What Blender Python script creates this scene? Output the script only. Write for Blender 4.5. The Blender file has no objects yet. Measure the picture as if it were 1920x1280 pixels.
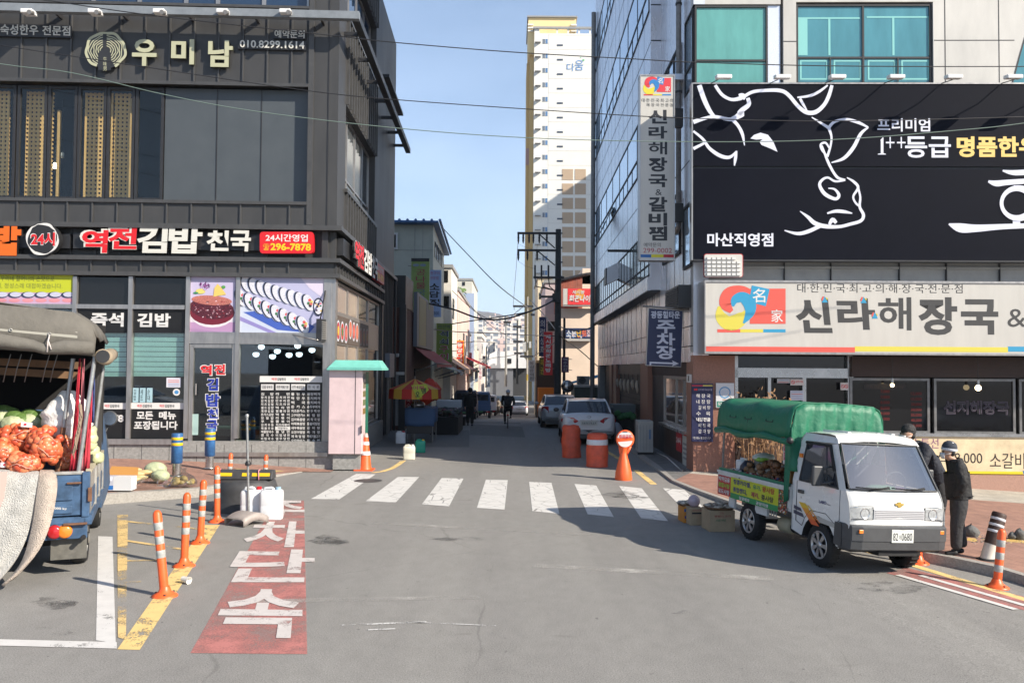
# street corner scene, built from code (Blender 4.5)
import bpy,math,random
from mathutils import Vector,Matrix
R=math.radians
V=Vector
S=bpy.context.scene
COL=S.collection
rnd=random.Random(11)
F,HC=1600.0,2.75
PIT,ROL=math.atan(50/1600),0.0070
_f=V((0,math.cos(PIT),math.sin(PIT)));_u0=V((0,-math.sin(PIT),math.cos(PIT)));_r0=V((1,0,0))
_r=_r0*math.cos(ROL)+_u0*math.sin(ROL);_u=_u0*math.cos(ROL)-_r0*math.sin(ROL)
CAM=V((0,0,HC))
cd=bpy.data.cameras.new('camera');co=bpy.data.objects.new('camera',cd);COL.objects.link(co)
cd.sensor_width=36;cd.lens=36*F/1920;cd.clip_end=9000;cd.clip_start=.1
co.matrix_world=Matrix(((_r.x,_u.x,-_f.x,0),(_r.y,_u.y,-_f.y,0),(_r.z,_u.z,-_f.z,HC),(0,0,0,1)))
S.camera=co
SUN_TO=V((-.857,.515,-.62)).normalized()
elev=math.asin(-SUN_TO.z);azim=math.atan2(-SUN_TO.x,-SUN_TO.y)
W=bpy.data.worlds.new('World');S.world=W;W.use_nodes=True
nt=W.node_tree;nt.nodes.clear()
def wn(t,**k):
 n=nt.nodes.new(t)
 for a,b in k.items():setattr(n,a,b)
 return n
sky=wn('ShaderNodeTexSky',sky_type='NISHITA',sun_disc=False,sun_elevation=elev,sun_rotation=azim)
sky.air_density=1.0;sky.dust_density=.6;sky.ozone_density=2.0
tc=wn('ShaderNodeTexCoord');mp=wn('ShaderNodeMapping');mp.inputs['Scale'].default_value=(1.6,1.6,4.5)
nz=wn('ShaderNodeTexNoise');nz.inputs['Scale'].default_value=2.6;nz.inputs['Detail'].default_value=7;nz.inputs['Roughness'].default_value=.55
cr=wn('ShaderNodeValToRGB');cr.color_ramp.elements[0].position=.40;cr.color_ramp.elements[1].position=.75
cr.color_ramp.elements[0].color=(.62,.62,.62,1);cr.color_ramp.elements[1].color=(1,1,1,1)
mx=wn('ShaderNodeMix',data_type='RGBA');mx.inputs['B'].default_value=(4.3,5.5,7.5,1)
bg=wn('ShaderNodeBackground');bg.inputs['Strength'].default_value=.10;wo=wn('ShaderNodeOutputWorld')
L=nt.links.new
sx=wn('ShaderNodeSeparateXYZ');L(tc.outputs['Generated'],sx.inputs[0]);hz_=wn('ShaderNodeMapRange');hz_.inputs['From Min'].default_value=.02;hz_.inputs['From Max'].default_value=.62;hz_.inputs['To Min'].default_value=1.0;hz_.inputs['To Max'].default_value=.03;L(sx.outputs[2],hz_.inputs['Value'])
mm_=wn('ShaderNodeMath',operation='MULTIPLY')
L(tc.outputs['Generated'],mp.inputs['Vector']);L(mp.outputs['Vector'],nz.inputs['Vector']);L(nz.outputs['Fac'],cr.inputs['Fac'])
L(cr.outputs['Color'],mm_.inputs[0]);L(hz_.outputs[0],mm_.inputs[1]);L(mm_.outputs[0],mx.inputs['Factor']);L(sky.outputs['Color'],mx.inputs['A']);L(mx.outputs['Result'],bg.inputs['Color']);L(bg.outputs['Background'],wo.inputs['Surface'])
sd=bpy.data.lights.new('sun','SUN');sd.energy=5.0;sd.angle=R(.5);sd.color=(1,.91,.78)
so=bpy.data.objects.new('sun',sd);COL.objects.link(so);so.location=(30,-30,60)
so.rotation_euler=SUN_TO.to_track_quat('-Z','Y').to_euler()
vs=S.view_settings;vs.view_transform='Standard';vs.look='None';vs.exposure=.78;vs.gamma=1
def ray(px,py):
 return _r*((px-960)/F)+_u*((640-py)/F)+_f
def gz(x,y):
 s=min(max(0,x-4.0),12)
 return(-.055*s*s/(s+.6)if y<40 else 0.0)-.045*min(max(0,y-42),110)
def G(px,py,h=0.0):
 d=ray(px,py);z=h
 for _ in range(12):
  t=(z-HC)/d.z;p=CAM+d*t;z=gz(p.x,p.y)+h
 return p
def P(px,py,y):
 d=ray(px,py);return CAM+d*(y/d.y)
class Fr:
 def __init__(s,o,u,n):
  s.o=V(o);s.u=V(u).normalized();s.n=V(n).normalized()
 def uz(s,px,py,d=0.0):
  r=ray(px,py);q=s.o+s.n*d
  t=(q-CAM).dot(s.n)/r.dot(s.n);p=CAM+r*t
  return(p-s.o).dot(s.u),p.z
 def P(s,u,z,d=0.0):
  return s.o+s.u*u+s.n*d+V((0,0,z))
 def rect(s,x0,y0,x1,y1,d=0.0):
  u0=s.uz(x0,(y0+y1)/2,d)[0];u1=s.uz(x1,(y0+y1)/2,d)[0]
  z1=s.uz((x0+x1)/2,y0,d)[1];z0=s.uz((x0+x1)/2,y1,d)[1]
  return u0,u1,z0,z1
 def box(s,mb,u0,u1,z0,z1,d0,d1,mat):
  mb.obox(s.P(u0,z0,d0),s.u*(u1-u0),s.n*(d1-d0),V((0,0,z1-z0)),mat)
 def pbox(s,mb,x0,y0,x1,y1,d0,d1,mat):
  u0,u1,z0,z1=s.rect(x0,y0,x1,y1,d1);s.box(mb,u0,u1,z0,z1,d0,d1,mat)
def srgb(c):
 return tuple(((v/255)/12.92 if v/255<=.04045 else((v/255+.055)/1.055)**2.4)for v in c)
_mats={}
def mat(name,c,rough=.6,metal=0.0,noise=0.0,scale=6.0,bump=0.0,bscale=40.0,emit=0.0,spec=.5,alpha=1.0,trans=0.0,coat=0.0,stretch=(1,1,1)):
 """procedural principled material: c = linear base colour, noise = how much dirt and wear varies it"""
 if name in _mats:return _mats[name]
 m=bpy.data.materials.new(name);m.use_nodes=True;n=m.node_tree;b=n.nodes['Principled BSDF']
 b.inputs['Base Color'].default_value=(*c[:3],1);b.inputs['Roughness'].default_value=rough;b.inputs['Metallic'].default_value=metal
 b.inputs['Specular IOR Level'].default_value=spec;b.inputs['Alpha'].default_value=alpha
 b.inputs['Transmission Weight'].default_value=trans;b.inputs['Coat Weight'].default_value=coat
 if emit:b.inputs['Emission Color'].default_value=(*c[:3],1);b.inputs['Emission Strength'].default_value=emit
 if noise or bump:
  t=n.nodes.new('ShaderNodeTexCoord');mpn=n.nodes.new('ShaderNodeMapping');mpn.inputs['Scale'].default_value=stretch
  n.links.new(t.outputs['Object'],mpn.inputs['Vector'])
 if noise:
  z=n.nodes.new('ShaderNodeTexNoise');z.inputs['Scale'].default_value=scale;z.inputs['Detail'].default_value=6;z.inputs['Roughness'].default_value=.65
  n.links.new(mpn.outputs['Vector'],z.inputs['Vector'])
  r=n.nodes.new('ShaderNodeValToRGB');r.color_ramp.elements[0].position=.3;r.color_ramp.elements[1].position=.7
  k0=1-noise;k1=1+noise*.6
  r.color_ramp.elements[0].color=(c[0]*k0,c[1]*k0,c[2]*k0,1);r.color_ramp.elements[1].color=(min(1,c[0]*k1),min(1,c[1]*k1),min(1,c[2]*k1),1)
  n.links.new(z.outputs['Fac'],r.inputs['Fac']);n.links.new(r.outputs['Color'],b.inputs['Base Color'])
  mr=n.nodes.new('ShaderNodeMapRange');mr.inputs['To Min'].default_value=max(.02,rough-.12);mr.inputs['To Max'].default_value=min(1,rough+.12)
  n.links.new(z.outputs['Fac'],mr.inputs['Value']);n.links.new(mr.outputs['Result'],b.inputs['Roughness'])
 if bump:
  z2=n.nodes.new('ShaderNodeTexNoise');z2.inputs['Scale'].default_value=bscale;z2.inputs['Detail'].default_value=4
  n.links.new(mpn.outputs['Vector'],z2.inputs['Vector'])
  bm_=n.nodes.new('ShaderNodeBump');bm_.inputs['Strength'].default_value=bump;bm_.inputs['Distance'].default_value=.05
  n.links.new(z2.outputs['Fac'],bm_.inputs['Height']);n.links.new(bm_.outputs['Normal'],b.inputs['Normal'])
 _mats[name]=m
 return m
def cm(c,rough=.5,**k):
 nm='paint_%d_%d_%d_%d'%(*c,int(rough*100))+('_'+'_'.join(f'{a}{b}' for a,b in k.items())if k else '')
 return mat(nm,tuple(v*.76 for v in srgb(c)),rough,**k)
def glass(name,c,rough=.04,spec=.8,metal=0.0):
 return mat(name,c,rough,spec=spec,metal=metal,coat=0,bump=.03,bscale=1.2)
class MB:
 def __init__(s):s.v=[];s.f=[];s.m=[];s.sm=[];s.mats=[]
 def mi(s,m):
  if m not in s.mats:s.mats.append(m)
  return s.mats.index(m)
 def add(s,vs,fs,m,smooth=False,M=None):
  o=len(s.v);k=s.mi(m)
  s.v+=[(M@V(v)if M else V(v))for v in vs]
  for f in fs:s.f.append([i+o for i in f]);s.m.append(k);s.sm.append(smooth)
 def obox(s,o,a,b,c,m):
  o=V(o);a=V(a);b=V(b);c=V(c)
  vs=[o,o+a,o+a+b,o+b,o+c,o+a+c,o+a+b+c,o+b+c]
  fs=[[0,3,2,1],[4,5,6,7],[0,1,5,4],[1,2,6,5],[2,3,7,6],[3,0,4,7]]
  if a.cross(b).dot(c)<0:fs=[f[::-1]for f in fs]
  s.add(vs,fs,m)
 def box(s,p0,p1,m,M=None):
  x0,y0,z0=[min(a,b)for a,b in zip(p0,p1)];x1,y1,z1=[max(a,b)for a,b in zip(p0,p1)]
  s.add([(x0,y0,z0),(x1,y0,z0),(x1,y1,z0),(x0,y1,z0),(x0,y0,z1),(x1,y0,z1),(x1,y1,z1),(x0,y1,z1)],[[0,3,2,1],[4,5,6,7],[0,1,5,4],[1,2,6,5],[2,3,7,6],[3,0,4,7]],m,False,M)
 def cyl(s,p0,p1,r0,m,r1=None,n=14,caps=True,smooth=True):
  p0=V(p0);p1=V(p1);r1=r0 if r1 is None else r1
  d=(p1-p0).normalized();a=d.orthogonal().normalized();b=d.cross(a)
  vs=[]
  for p,r in((p0,r0),(p1,r1)):
   vs+=[p+(a*math.cos(t)+b*math.sin(t))*r for t in[2*math.pi*i/n for i in range(n)]]
  s.add(vs,[[i,(i+1)%n,n+(i+1)%n,n+i]for i in range(n)],m,smooth)
  if caps:s.add(vs[:n],[list(range(n))[::-1]],m);s.add(vs[n:],[list(range(n))],m)
 def tube(s,pts,r,m,n=6):
  pts=[V(p)for p in pts];vs=[];a=None
  for i,p in enumerate(pts):
   d=(pts[min(i+1,len(pts)-1)]-pts[max(i-1,0)]).normalized()
   a=d.orthogonal().normalized()if a is None else(a-d*a.dot(d)).normalized()
   b=d.cross(a);rr=r[i]if isinstance(r,(list,tuple))else r
   vs+=[p+(a*math.cos(t)+b*math.sin(t))*rr for t in[2*math.pi*k/n for k in range(n)]]
  fs=[[i*n+k,i*n+(k+1)%n,(i+1)*n+(k+1)%n,(i+1)*n+k]for i in range(len(pts)-1)for k in range(n)]
  fs+=[list(range(n))[::-1],[(len(pts)-1)*n+k for k in range(n)]]
  s.add(vs,fs,m,True)
 def lathe(s,prof,m,c=(0,0,0),n=24,ax=None,smooth=True,M=None):
  """prof: (radius, height); ax: axis direction"""
  ax=V(ax or(0,0,1)).normalized();a=ax.orthogonal().normalized();b=ax.cross(a);c=V(c);vs=[]
  for r,h in prof:
   vs+=[c+ax*h+(a*math.cos(t)+b*math.sin(t))*r for t in[2*math.pi*k/n for k in range(n)]]
  s.add(vs,[[i*n+k,i*n+(k+1)%n,(i+1)*n+(k+1)%n,(i+1)*n+k]for i in range(len(prof)-1)for k in range(n)],m,smooth,M)
 def ball(s,c,r,m,n=12,k=8,sc=(1,1,1),jit=0.0,M=None):
  c=V(c);vs=[];fs=[]
  for i in range(k+1):
   t=math.pi*i/k
   for j in range(n):
    p=2*math.pi*j/n;q=r*(1+rnd.uniform(-jit,jit))
    vs.append(c+V((q*sc[0]*math.sin(t)*math.cos(p),q*sc[1]*math.sin(t)*math.sin(p),q*sc[2]*math.cos(t))))
  fs=[[i*n+j,(i+1)*n+j,(i+1)*n+(j+1)%n,i*n+(j+1)%n]for i in range(k)for j in range(n)]
  s.add(vs,fs,m,True,M)
 def grid(s,rows,m,smooth=True,flip=False):
  w=len(rows[0]);vs=[p for r in rows for p in r]
  fs=[[i*w+j,i*w+j+1,(i+1)*w+j+1,(i+1)*w+j]for i in range(len(rows)-1)for j in range(w-1)]
  s.add(vs,[f[::-1]for f in fs]if flip else fs,m,smooth)
 def poly(s,pts,m):s.add(pts,[list(range(len(pts)))],m)
 def prism(s,pts,ext,m):
  pts=[V(p)for p in pts];n=len(pts);e=V(ext)
  s.add(pts+[p+e for p in pts],[list(range(n))[::-1],list(range(n,2*n))]+[[i,(i+1)%n,n+(i+1)%n,n+i]for i in range(n)],m)
 def build(s,name,parent=None,bevel=0.0,local=False,at=None,solid=0.0,sub=0):
  me=bpy.data.meshes.new(name)
  o=bpy.data.objects.new(name,me);COL.objects.link(o)
  off=V((0,0,0))
  if parent is not None:
   o.parent=parent
   if not local:
    r=parent
    while r:off+=r.location;r=r.parent
  elif not local:
   xs=[v.x for v in s.v];ys=[v.y for v in s.v];zs=[v.z for v in s.v]
   off=V(at)if at is not None else V(((min(xs)+max(xs))/2,(min(ys)+max(ys))/2,min(zs)))
   o.location=off
  me.from_pydata([v-off for v in s.v],[],s.f)
  for m in s.mats:me.materials.append(m)
  me.polygons.foreach_set('material_index',s.m);me.polygons.foreach_set('use_smooth',s.sm);me.update()
  if sub:q=o.modifiers.new('sub','SUBSURF');q.levels=q.render_levels=sub
  if solid:q=o.modifiers.new('solid','SOLIDIFY');q.thickness=solid;q.offset=0
  if bevel:q=o.modifiers.new('bevel','BEVEL');q.width=bevel;q.segments=2;q.limit_method='ANGLE';q.angle_limit=R(40)
  return o
def tag(o,label,cat,group=None):
 o['label']=label;o['category']=cat
 if group:o['group']=group
 return o
def struct(o):o['kind']='structure';return o
def stuff(o):o['kind']='stuff';return o
def thing(name,label,cat,loc=(0,0,0),group=None,rotz=0.0):
 o=bpy.data.objects.new(name,None);COL.objects.link(o);o.location=V(loc);o.rotation_euler=(0,0,rotz);o.empty_display_size=.1
 return tag(o,label,cat,group)
def children(o):return[c for c in bpy.data.objects if c.parent==o]
def copy_tree(o,parent=None):
 c=o.copy();COL.objects.link(c)
 if parent is not None:c.parent=parent
 for k in children(o):copy_tree(k,c)
 return c
_txt={}
def glyphs(s,bold):
 k=(s,bold)
 if k not in _txt:
  c=bpy.data.curves.new('t','FONT');c.body=s;c.size=1;c.offset=bold;c.resolution_u=3
  o=bpy.data.objects.new('t',c)
  me=o.to_mesh()
  vs=[(v.co.x,v.co.y)for v in me.vertices];fs=[list(p.vertices)for p in me.polygons]
  o.to_mesh_clear();bpy.data.objects.remove(o);bpy.data.curves.remove(c)
  x0=min(v[0]for v in vs);x1=max(v[0]for v in vs);y0=min(v[1]for v in vs);y1=max(v[1]for v in vs)
  _txt[k]=([((x-x0)/(x1-x0),(y-y0)/(y1-y0))for x,y in vs],fs,(x1-x0)/(y1-y0))
 return _txt[k]
def edges_of(fs):
 cnt={}
 for f in fs:
  for a,b in zip(f,f[1:]+f[:1]):cnt[(a,b)]=1
 return[(a,b)for(a,b)in cnt if(b,a)not in cnt]
def letters(mb,s,fn,m,bold=.02,ext=None,side=None):
 """lettering: fn maps (0..1, 0..1) to the world; ext = thickness vector for raised letters"""
 if .036<bold<.062:bold=.036
 if bold>=.062:bold=.055
 uv,fs,_=glyphs(s,bold)
 vs=[V(fn(a,b))for a,b in uv]
 if ext is None:mb.add(vs,fs,m);return
 e=V(ext);mb.add([v+e for v in vs],fs,m)
 n=len(vs);mb.add(vs+[v+e for v in vs],[[a,b,n+b,n+a]for a,b in edges_of(fs)],side or m)
def ftext(mb,fr,s,x0,y0,x1,y1,d,m,bold=.02,thick=0.0,side=None,slant=0.0):
 """lettering on a facade inside a pixel rectangle"""
 u0,u1,z0,z1=fr.rect(x0,y0,x1,y1,d)
 fn=lambda a,b:fr.P(u0+(u1-u0)*a+slant*(b-.5)*(z1-z0),z0+(z1-z0)*b,d)
 letters(mb,s,fn,m,bold,fr.n*thick if thick else None,side)
def vtext(mb,fr,s,x0,y0,x1,y1,d,m,bold=.02,gap=.12,thick=0.0,side=None):
 n=len(s);h=(y1-y0)/n
 for i,ch in enumerate(s):
  if ch==' ':continue
  k=.3 if ch in '&' else 0
  ftext(mb,fr,ch,x0+(x1-x0)*k,y0+h*(i+gap/2+k*.4),x1-(x1-x0)*k,y0+h*(i+1-gap/2-k*.4),d,m,bold,thick,side)
class Pl(Fr):
 pass
def qtext(mb,s,q,m,bold=.02,ext=None,side=None,lift=V((0,0,0))):
 """lettering in a quad of world points: lower left, lower right, upper right, upper left"""
 q=[V(p)for p in q]
 letters(mb,s,lambda a,b:(q[0]*(1-a)+q[1]*a)*(1-b)+(q[3]*(1-a)+q[2]*a)*b+lift,m,bold,ext,side)
def wrand(n=1):return rnd.uniform(-n,n)
def asphalt_mat():
 m=bpy.data.materials.new('asphalt');m.use_nodes=True;n=m.node_tree;b=n.nodes['Principled BSDF']
 N=n.nodes.new;l=n.links.new
 t=N('ShaderNodeTexCoord')
 def noise(sc,det=5,ro=.6,st=(1,1,1)):
  mm=N('ShaderNodeMapping');mm.inputs['Scale'].default_value=st;l(t.outputs['Object'],mm.inputs['Vector'])
  z=N('ShaderNodeTexNoise');z.inputs['Scale'].default_value=sc;z.inputs['Detail'].default_value=det;z.inputs['Roughness'].default_value=ro
  l(mm.outputs['Vector'],z.inputs['Vector']);return z.outputs['Fac']
 def ramp(src,p0,c0,p1,c1):
  r=N('ShaderNodeValToRGB');r.color_ramp.elements[0].position=p0;r.color_ramp.elements[1].position=p1
  r.color_ramp.elements[0].color=(*c0,1);r.color_ramp.elements[1].color=(*c1,1);l(src,r.inputs['Fac']);return r.outputs['Color']
 def mul(a,bb,f=1.0):
  x=N('ShaderNodeMix');x.data_type='RGBA';x.blend_type='MULTIPLY';x.inputs['Factor'].default_value=f;l(a,x.inputs['A']);l(bb,x.inputs['B']);return x.outputs['Result']
 base=ramp(noise(.35,5,.6),.3,(.252,.243,.228),.7,(.272,.262,.247))
 fine=ramp(noise(70,2,.7),.3,(.62,.62,.62),.7,(1.25,1.25,1.25))
 mid=ramp(noise(5,6,.7,(1,.6,1)),.3,(.90,.90,.90),.7,(1.05,1.05,1.05))
 stain=ramp(noise(1.1,6,.6,(.7,1.6,1)),.66,(1,1,1),.76,(.74,.73,.72))
 spots=ramp(noise(9,2,.5),.72,(1,1,1),.77,(.55,.55,.56))
 tracks=ramp(noise(.5,3,.5,(2.2,.12,1)),.35,(.92,.92,.92),.65,(1.05,1.05,1.04))
 vm=N('ShaderNodeMix');vm.data_type='VECTOR';vm.inputs['Factor'].default_value=.25;nz2=N('ShaderNodeTexNoise');nz2.inputs['Scale'].default_value=1.2;nz2.inputs['Detail'].default_value=5;l(t.outputs['Object'],nz2.inputs['Vector']);l(t.outputs['Object'],vm.inputs['A']);l(nz2.outputs['Color'],vm.inputs['B'])
 vo=N('ShaderNodeTexVoronoi');vo.feature='DISTANCE_TO_EDGE';vo.inputs['Scale'].default_value=.31;l(vm.outputs['Result'],vo.inputs['Vector'])
 ck=N('ShaderNodeMath');ck.operation='ADD';msk=noise(.6,3,.5);mx_=N('ShaderNodeMath');mx_.operation='MULTIPLY';mx_.inputs[1].default_value=.018;l(msk,mx_.inputs[0]);l(vo.outputs['Distance'],ck.inputs[0]);l(mx_.outputs[0],ck.inputs[1])
 crack=ramp(ck.outputs[0],.0078,(.80,.80,.80),.0105,(1,1,1))
 pits=ramp(noise(160,1,.5),.66,(1,1,1),.72,(1.35,1.33,1.28))
 c=mul(mul(mul(mul(mul(mul(mul(base,fine),mid),stain),spots),tracks),crack),pits)
 l(c,b.inputs['Base Color']);b.inputs['Roughness'].default_value=.85;b.inputs['Specular IOR Level'].default_value=.25
 bp=N('ShaderNodeBump');bp.inputs['Strength'].default_value=.5;bp.inputs['Distance'].default_value=.012
 l(noise(120,2),bp.inputs['Height']);l(bp.outputs['Normal'],b.inputs['Normal'])
 return m
ASPH=asphalt_mat()
xs=[-2300,-600,-120,-50]+[-30+i*2 for i in range(17)]+[4+i*.5 for i in range(25)]+[17,20,26,34,60,140,700,2300]
ys=[-300,-60,-20]+[-10+2*i for i in range(25)]+[39.9,40.1,42,46,52,60,75,100,152,200,500,1500,2350]
mb=MB();mb.grid([[(x,y,gz(x,y))for x in xs]for y in ys],ASPH,True)
struct(mb.build('road',local=True))
mb=MB()
def gquad(mb,c,m,n=6,k=6,h=.004):
 q=[G(*p)for p in c]
 rows=[]
 for j in range(k+1):
  b=j/k;row=[]
  for i in range(n+1):
   a=i/n;p=(q[0]*(1-a)+q[1]*a)*(1-b)+(q[3]*(1-a)+q[2]*a)*b
   row.append((p.x,p.y,gz(p.x,p.y)+h))
  rows.append(row)
 mb.grid(rows,m,False)
def paint(name,c,wear=.5,sc=2.2,edge=.04,vary=.15,lines=0.0):
 """road paint that has worn through to the asphalt in places"""
 m=bpy.data.materials.new(name);m.use_nodes=True;n=m.node_tree;b=n.nodes['Principled BSDF'];N=n.nodes.new;l=n.links.new
 t=N('ShaderNodeTexCoord')
 z=N('ShaderNodeTexNoise');z.inputs['Scale'].default_value=sc;z.inputs['Detail'].default_value=8;z.inputs['Roughness'].default_value=.72;l(t.outputs['Object'],z.inputs['Vector'])
 z2=N('ShaderNodeTexNoise');z2.inputs['Scale'].default_value=55;z2.inputs['Detail'].default_value=3;l(t.outputs['Object'],z2.inputs['Vector'])
 ad=N('ShaderNodeMath');ad.operation='MULTIPLY_ADD';ad.inputs[1].default_value=.35;l(z2.outputs['Fac'],ad.inputs[0]);l(z.outputs['Fac'],ad.inputs[2])
 r=N('ShaderNodeValToRGB');r.color_ramp.elements[0].position=wear;r.color_ramp.elements[1].position=wear+edge;l(ad.outputs[0],r.inputs['Fac'])
 cr_=N('ShaderNodeValToRGB');cr_.color_ramp.elements[0].color=tuple(v*(1-vary)for v in c)+(1,);cr_.color_ramp.elements[1].color=tuple(min(1,v*(1+vary))for v in c)+(1,)
 z3=N('ShaderNodeTexNoise');z3.inputs['Scale'].default_value=6;z3.inputs['Detail'].default_value=5;l(t.outputs['Object'],z3.inputs['Vector']);l(z3.outputs['Fac'],cr_.inputs['Fac'])
 l(cr_.outputs['Color'],b.inputs['Base Color']);b.inputs['Roughness'].default_value=.75
 fac=r.outputs['Color']
 if lines:
  vo=N('ShaderNodeTexVoronoi');vo.feature='DISTANCE_TO_EDGE';vo.inputs['Scale'].default_value=lines;l(t.outputs['Object'],vo.inputs['Vector'])
  rr=N('ShaderNodeValToRGB');rr.color_ramp.elements[0].position=.004;rr.color_ramp.elements[1].position=.014;l(vo.outputs['Distance'],rr.inputs['Fac'])
  mm=N('ShaderNodeMath');mm.operation='MULTIPLY';l(fac,mm.inputs[0]);l(rr.outputs['Color'],mm.inputs[1]);fac=mm.outputs[0]
 tr=N('ShaderNodeBsdfTransparent');ms=N('ShaderNodeMixShader');out=n.nodes['Material Output']
 l(fac,ms.inputs['Fac']);l(tr.outputs[0],ms.inputs[1]);l(b.outputs[0],ms.inputs[2]);l(ms.outputs[0],out.inputs['Surface'])
 return m
WHITE=paint('crossing_paint',(.58,.565,.535),.46,2.4,.05,.12,2.6)
WHITE2=paint('line_paint',(.58,.565,.54),.52,2.8,.05)
YEL=paint('yellow_paint',(.70,.50,.20),.56,2.6,.06)
YEL2=paint('faded_yellow_paint',(.66,.47,.2),.60,1.3,.12)
RED=paint('red_lane_paint',(.46,.175,.155),.46,1.4,.34,.2)
LETP=paint('lettering_paint',(.54,.50,.475),.50,3.2,.14)
mb=MB()
for c in[((583,935),(636,936),(704,889),(668,888)),((686,939),(742,942),(786,894),(746,894)),((791,945),(842,949),(869,897),(828,896)),((894,952),(946,955),(952,900),(911,899)),((998,958),(1049,963),(1034,905),(992,903)),((1102,964),(1151,969),(1118,910),(1077,907)),((1202,971),(1253,977),(1203,915),(1161,911)),((1298,972),(1338,968),(1283,918),(1243,915))]:
 gquad(mb,c,WHITE,3,4)
struct(mb.build('crosswalk'))
mb=MB();gquad(mb,((357,1224),(576,1226),(570,938),(517,938)),RED,6,12)
gquad(mb,((1662,1074),(2080,1187),(2080,1158),(1700,1064)),RED,20,3)
struct(mb.build('red_lane'))
mb=MB()
for s,q in[('속',((388,1196),(566,1197),(568,1106),(432,1104))),('단',((412,1092),(590,1092),(590,1031),(452,1029))),('차',((447,1026),(571,1026),(571,978),(478,977))),('주',((474,973),(571,974),(571,939),(500,938)))]:
 w=[G(*p)for p in q]
 qtext(mb,s,w,LETP,.026,lift=V((0,0,.009)))
struct(mb.build('road_lettering'))
mb=MB()
gquad(mb,((180,1200),(217,1206),(211,1006),(184,1005)),WHITE2,3,10)
gquad(mb,((-60,1209),(219,1216),(219,1204),(-60,1197)),WHITE2,6,3,.006)
def gline(mb,p0,p1,w,m,n=14,h=.005):
 a=G(*p0);b=G(*p1);d=(b-a);d.z=0;t=V((-d.y,d.x,0)).normalized()*w/2
 mb.grid([[((a+(b-a)*(i/n)+t*s_).x,(a+(b-a)*(i/n)+t*s_).y,gz((a+(b-a)*(i/n)+t*s_).x,(a+(b-a)*(i/n)+t*s_).y)+h)for i in range(n+1)]for s_ in(-1,1)],m,False)
struct(mb.build('parking_line'))
mb=MB()
gquad(mb,((220,1217),(262,1218),(412,984),(384,984)),YEL,3,12)
gquad(mb,((221,1195),(236,1200),(240,965),(220,965)),YEL2,3,10,.007)
for p0,p1 in[((222,976),(375,992)),((225,1012),(350,1031)),((222,1052),(300,1050)),((225,1092),(265,1090))]:
 gline(mb,p0,p1,.09,YEL2,8,.009)
gline(mb,(1690,1053),(1975,1140),.17,YEL,20);gline(mb,(1560,1018),(1650,1040),.15,YEL,10)
gline(mb,(1192,881),(1226,908),.16,YEL,4);gline(mb,(1136,845),(1164,862),.15,YEL,4)
for a,b in zip([(698,886),(716,884),(735,878),(748,870)],[(716,884),(735,878),(748,870),(757,863)]):gline(mb,a,b,.15,YEL,3)
struct(mb.build('yellow_line'))
mb=MB()
gline(mb,(1683,1078),(1905,1143),.11,WHITE2,16,.009);gline(mb,(1726,1079),(2000,1158),.11,WHITE2,16,.009)
struct(mb.build('lane_line'))
PATCH=mat('dark_asphalt_patch',(.16,.155,.148),.9,noise=.2,scale=3,bump=.4,bscale=90);OIL=paint('oil_stain',(.10,.097,.093),.60,2.2,.45);SCR_=paint('scrape_mark',(.55,.54,.52),.62,5,.1);PALE_=paint('pale_dust',(.40,.385,.355),.58,.9,.3)
mb=MB();gquad(mb,((690,838),(880,838),(880,806),(720,806)),PATCH,4,4,.003);gquad(mb,((880,815),(985,820),(975,792),(885,790)),PATCH,4,4,.0035);struct(mb.build('asphalt_patch'))
mb=MB()
for x,y,rx,ry,n_ in((615,1012,45,14,3),(1665,1100,60,10,3),(110,1130,50,12,3),(90,1180,40,8,2),(1150,928,60,9,2),(860,1010,50,5,2),(1300,1150,30,6,2)):
 for q in range(n_):
  cx_,cy_=x+rnd.uniform(-.5,.5)*rx,y+rnd.uniform(-.5,.5)*ry;ph=rnd.uniform(0,6);k_=rnd.uniform(.45,.85)
  pts=[G(cx_+rx*k_*(1+.3*math.sin(3*a+ph)+.15*math.sin(7*a))*math.cos(a),cy_+ry*k_*(1+.3*math.sin(2*a+ph))*math.sin(a))for a in[2*math.pi*i/26 for i in range(26)]]
  mb.poly([p+V((0,0,.005+.0006*q))for p in pts][::-1],OIL)
struct(mb.build('oil_stain'))
mb=MB();gline(mb,(640,1172),(800,1166),.05,SCR_,8,.006);gline(mb,(690,1181),(760,1178),.04,SCR_,8,.0065);gline(mb,(760,1166),(930,1173),.025,SCR_,8,.006);gline(mb,(1000,1060),(1450,1085),.22,PALE_,12,.004);gline(mb,(700,980),(1110,1003),.2,PALE_,12,.004);gline(mb,(430,1128),(900,1120),.16,PALE_,12,.0045);struct(mb.build('scrape_mark'))
mb=MB();c=G(690,901);mb.lathe([(.34,.006),(.30,.009),(.001,.009)],mat('iron_cover',(.09,.085,.08),.6,metal=.4,noise=.3,scale=20),c,24);c=G(855,812);mb.lathe([(.36,.006),(.001,.008)],mat('iron_cover',(.09,.085,.08)),c,24);struct(mb.build('manhole_cover'))
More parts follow.
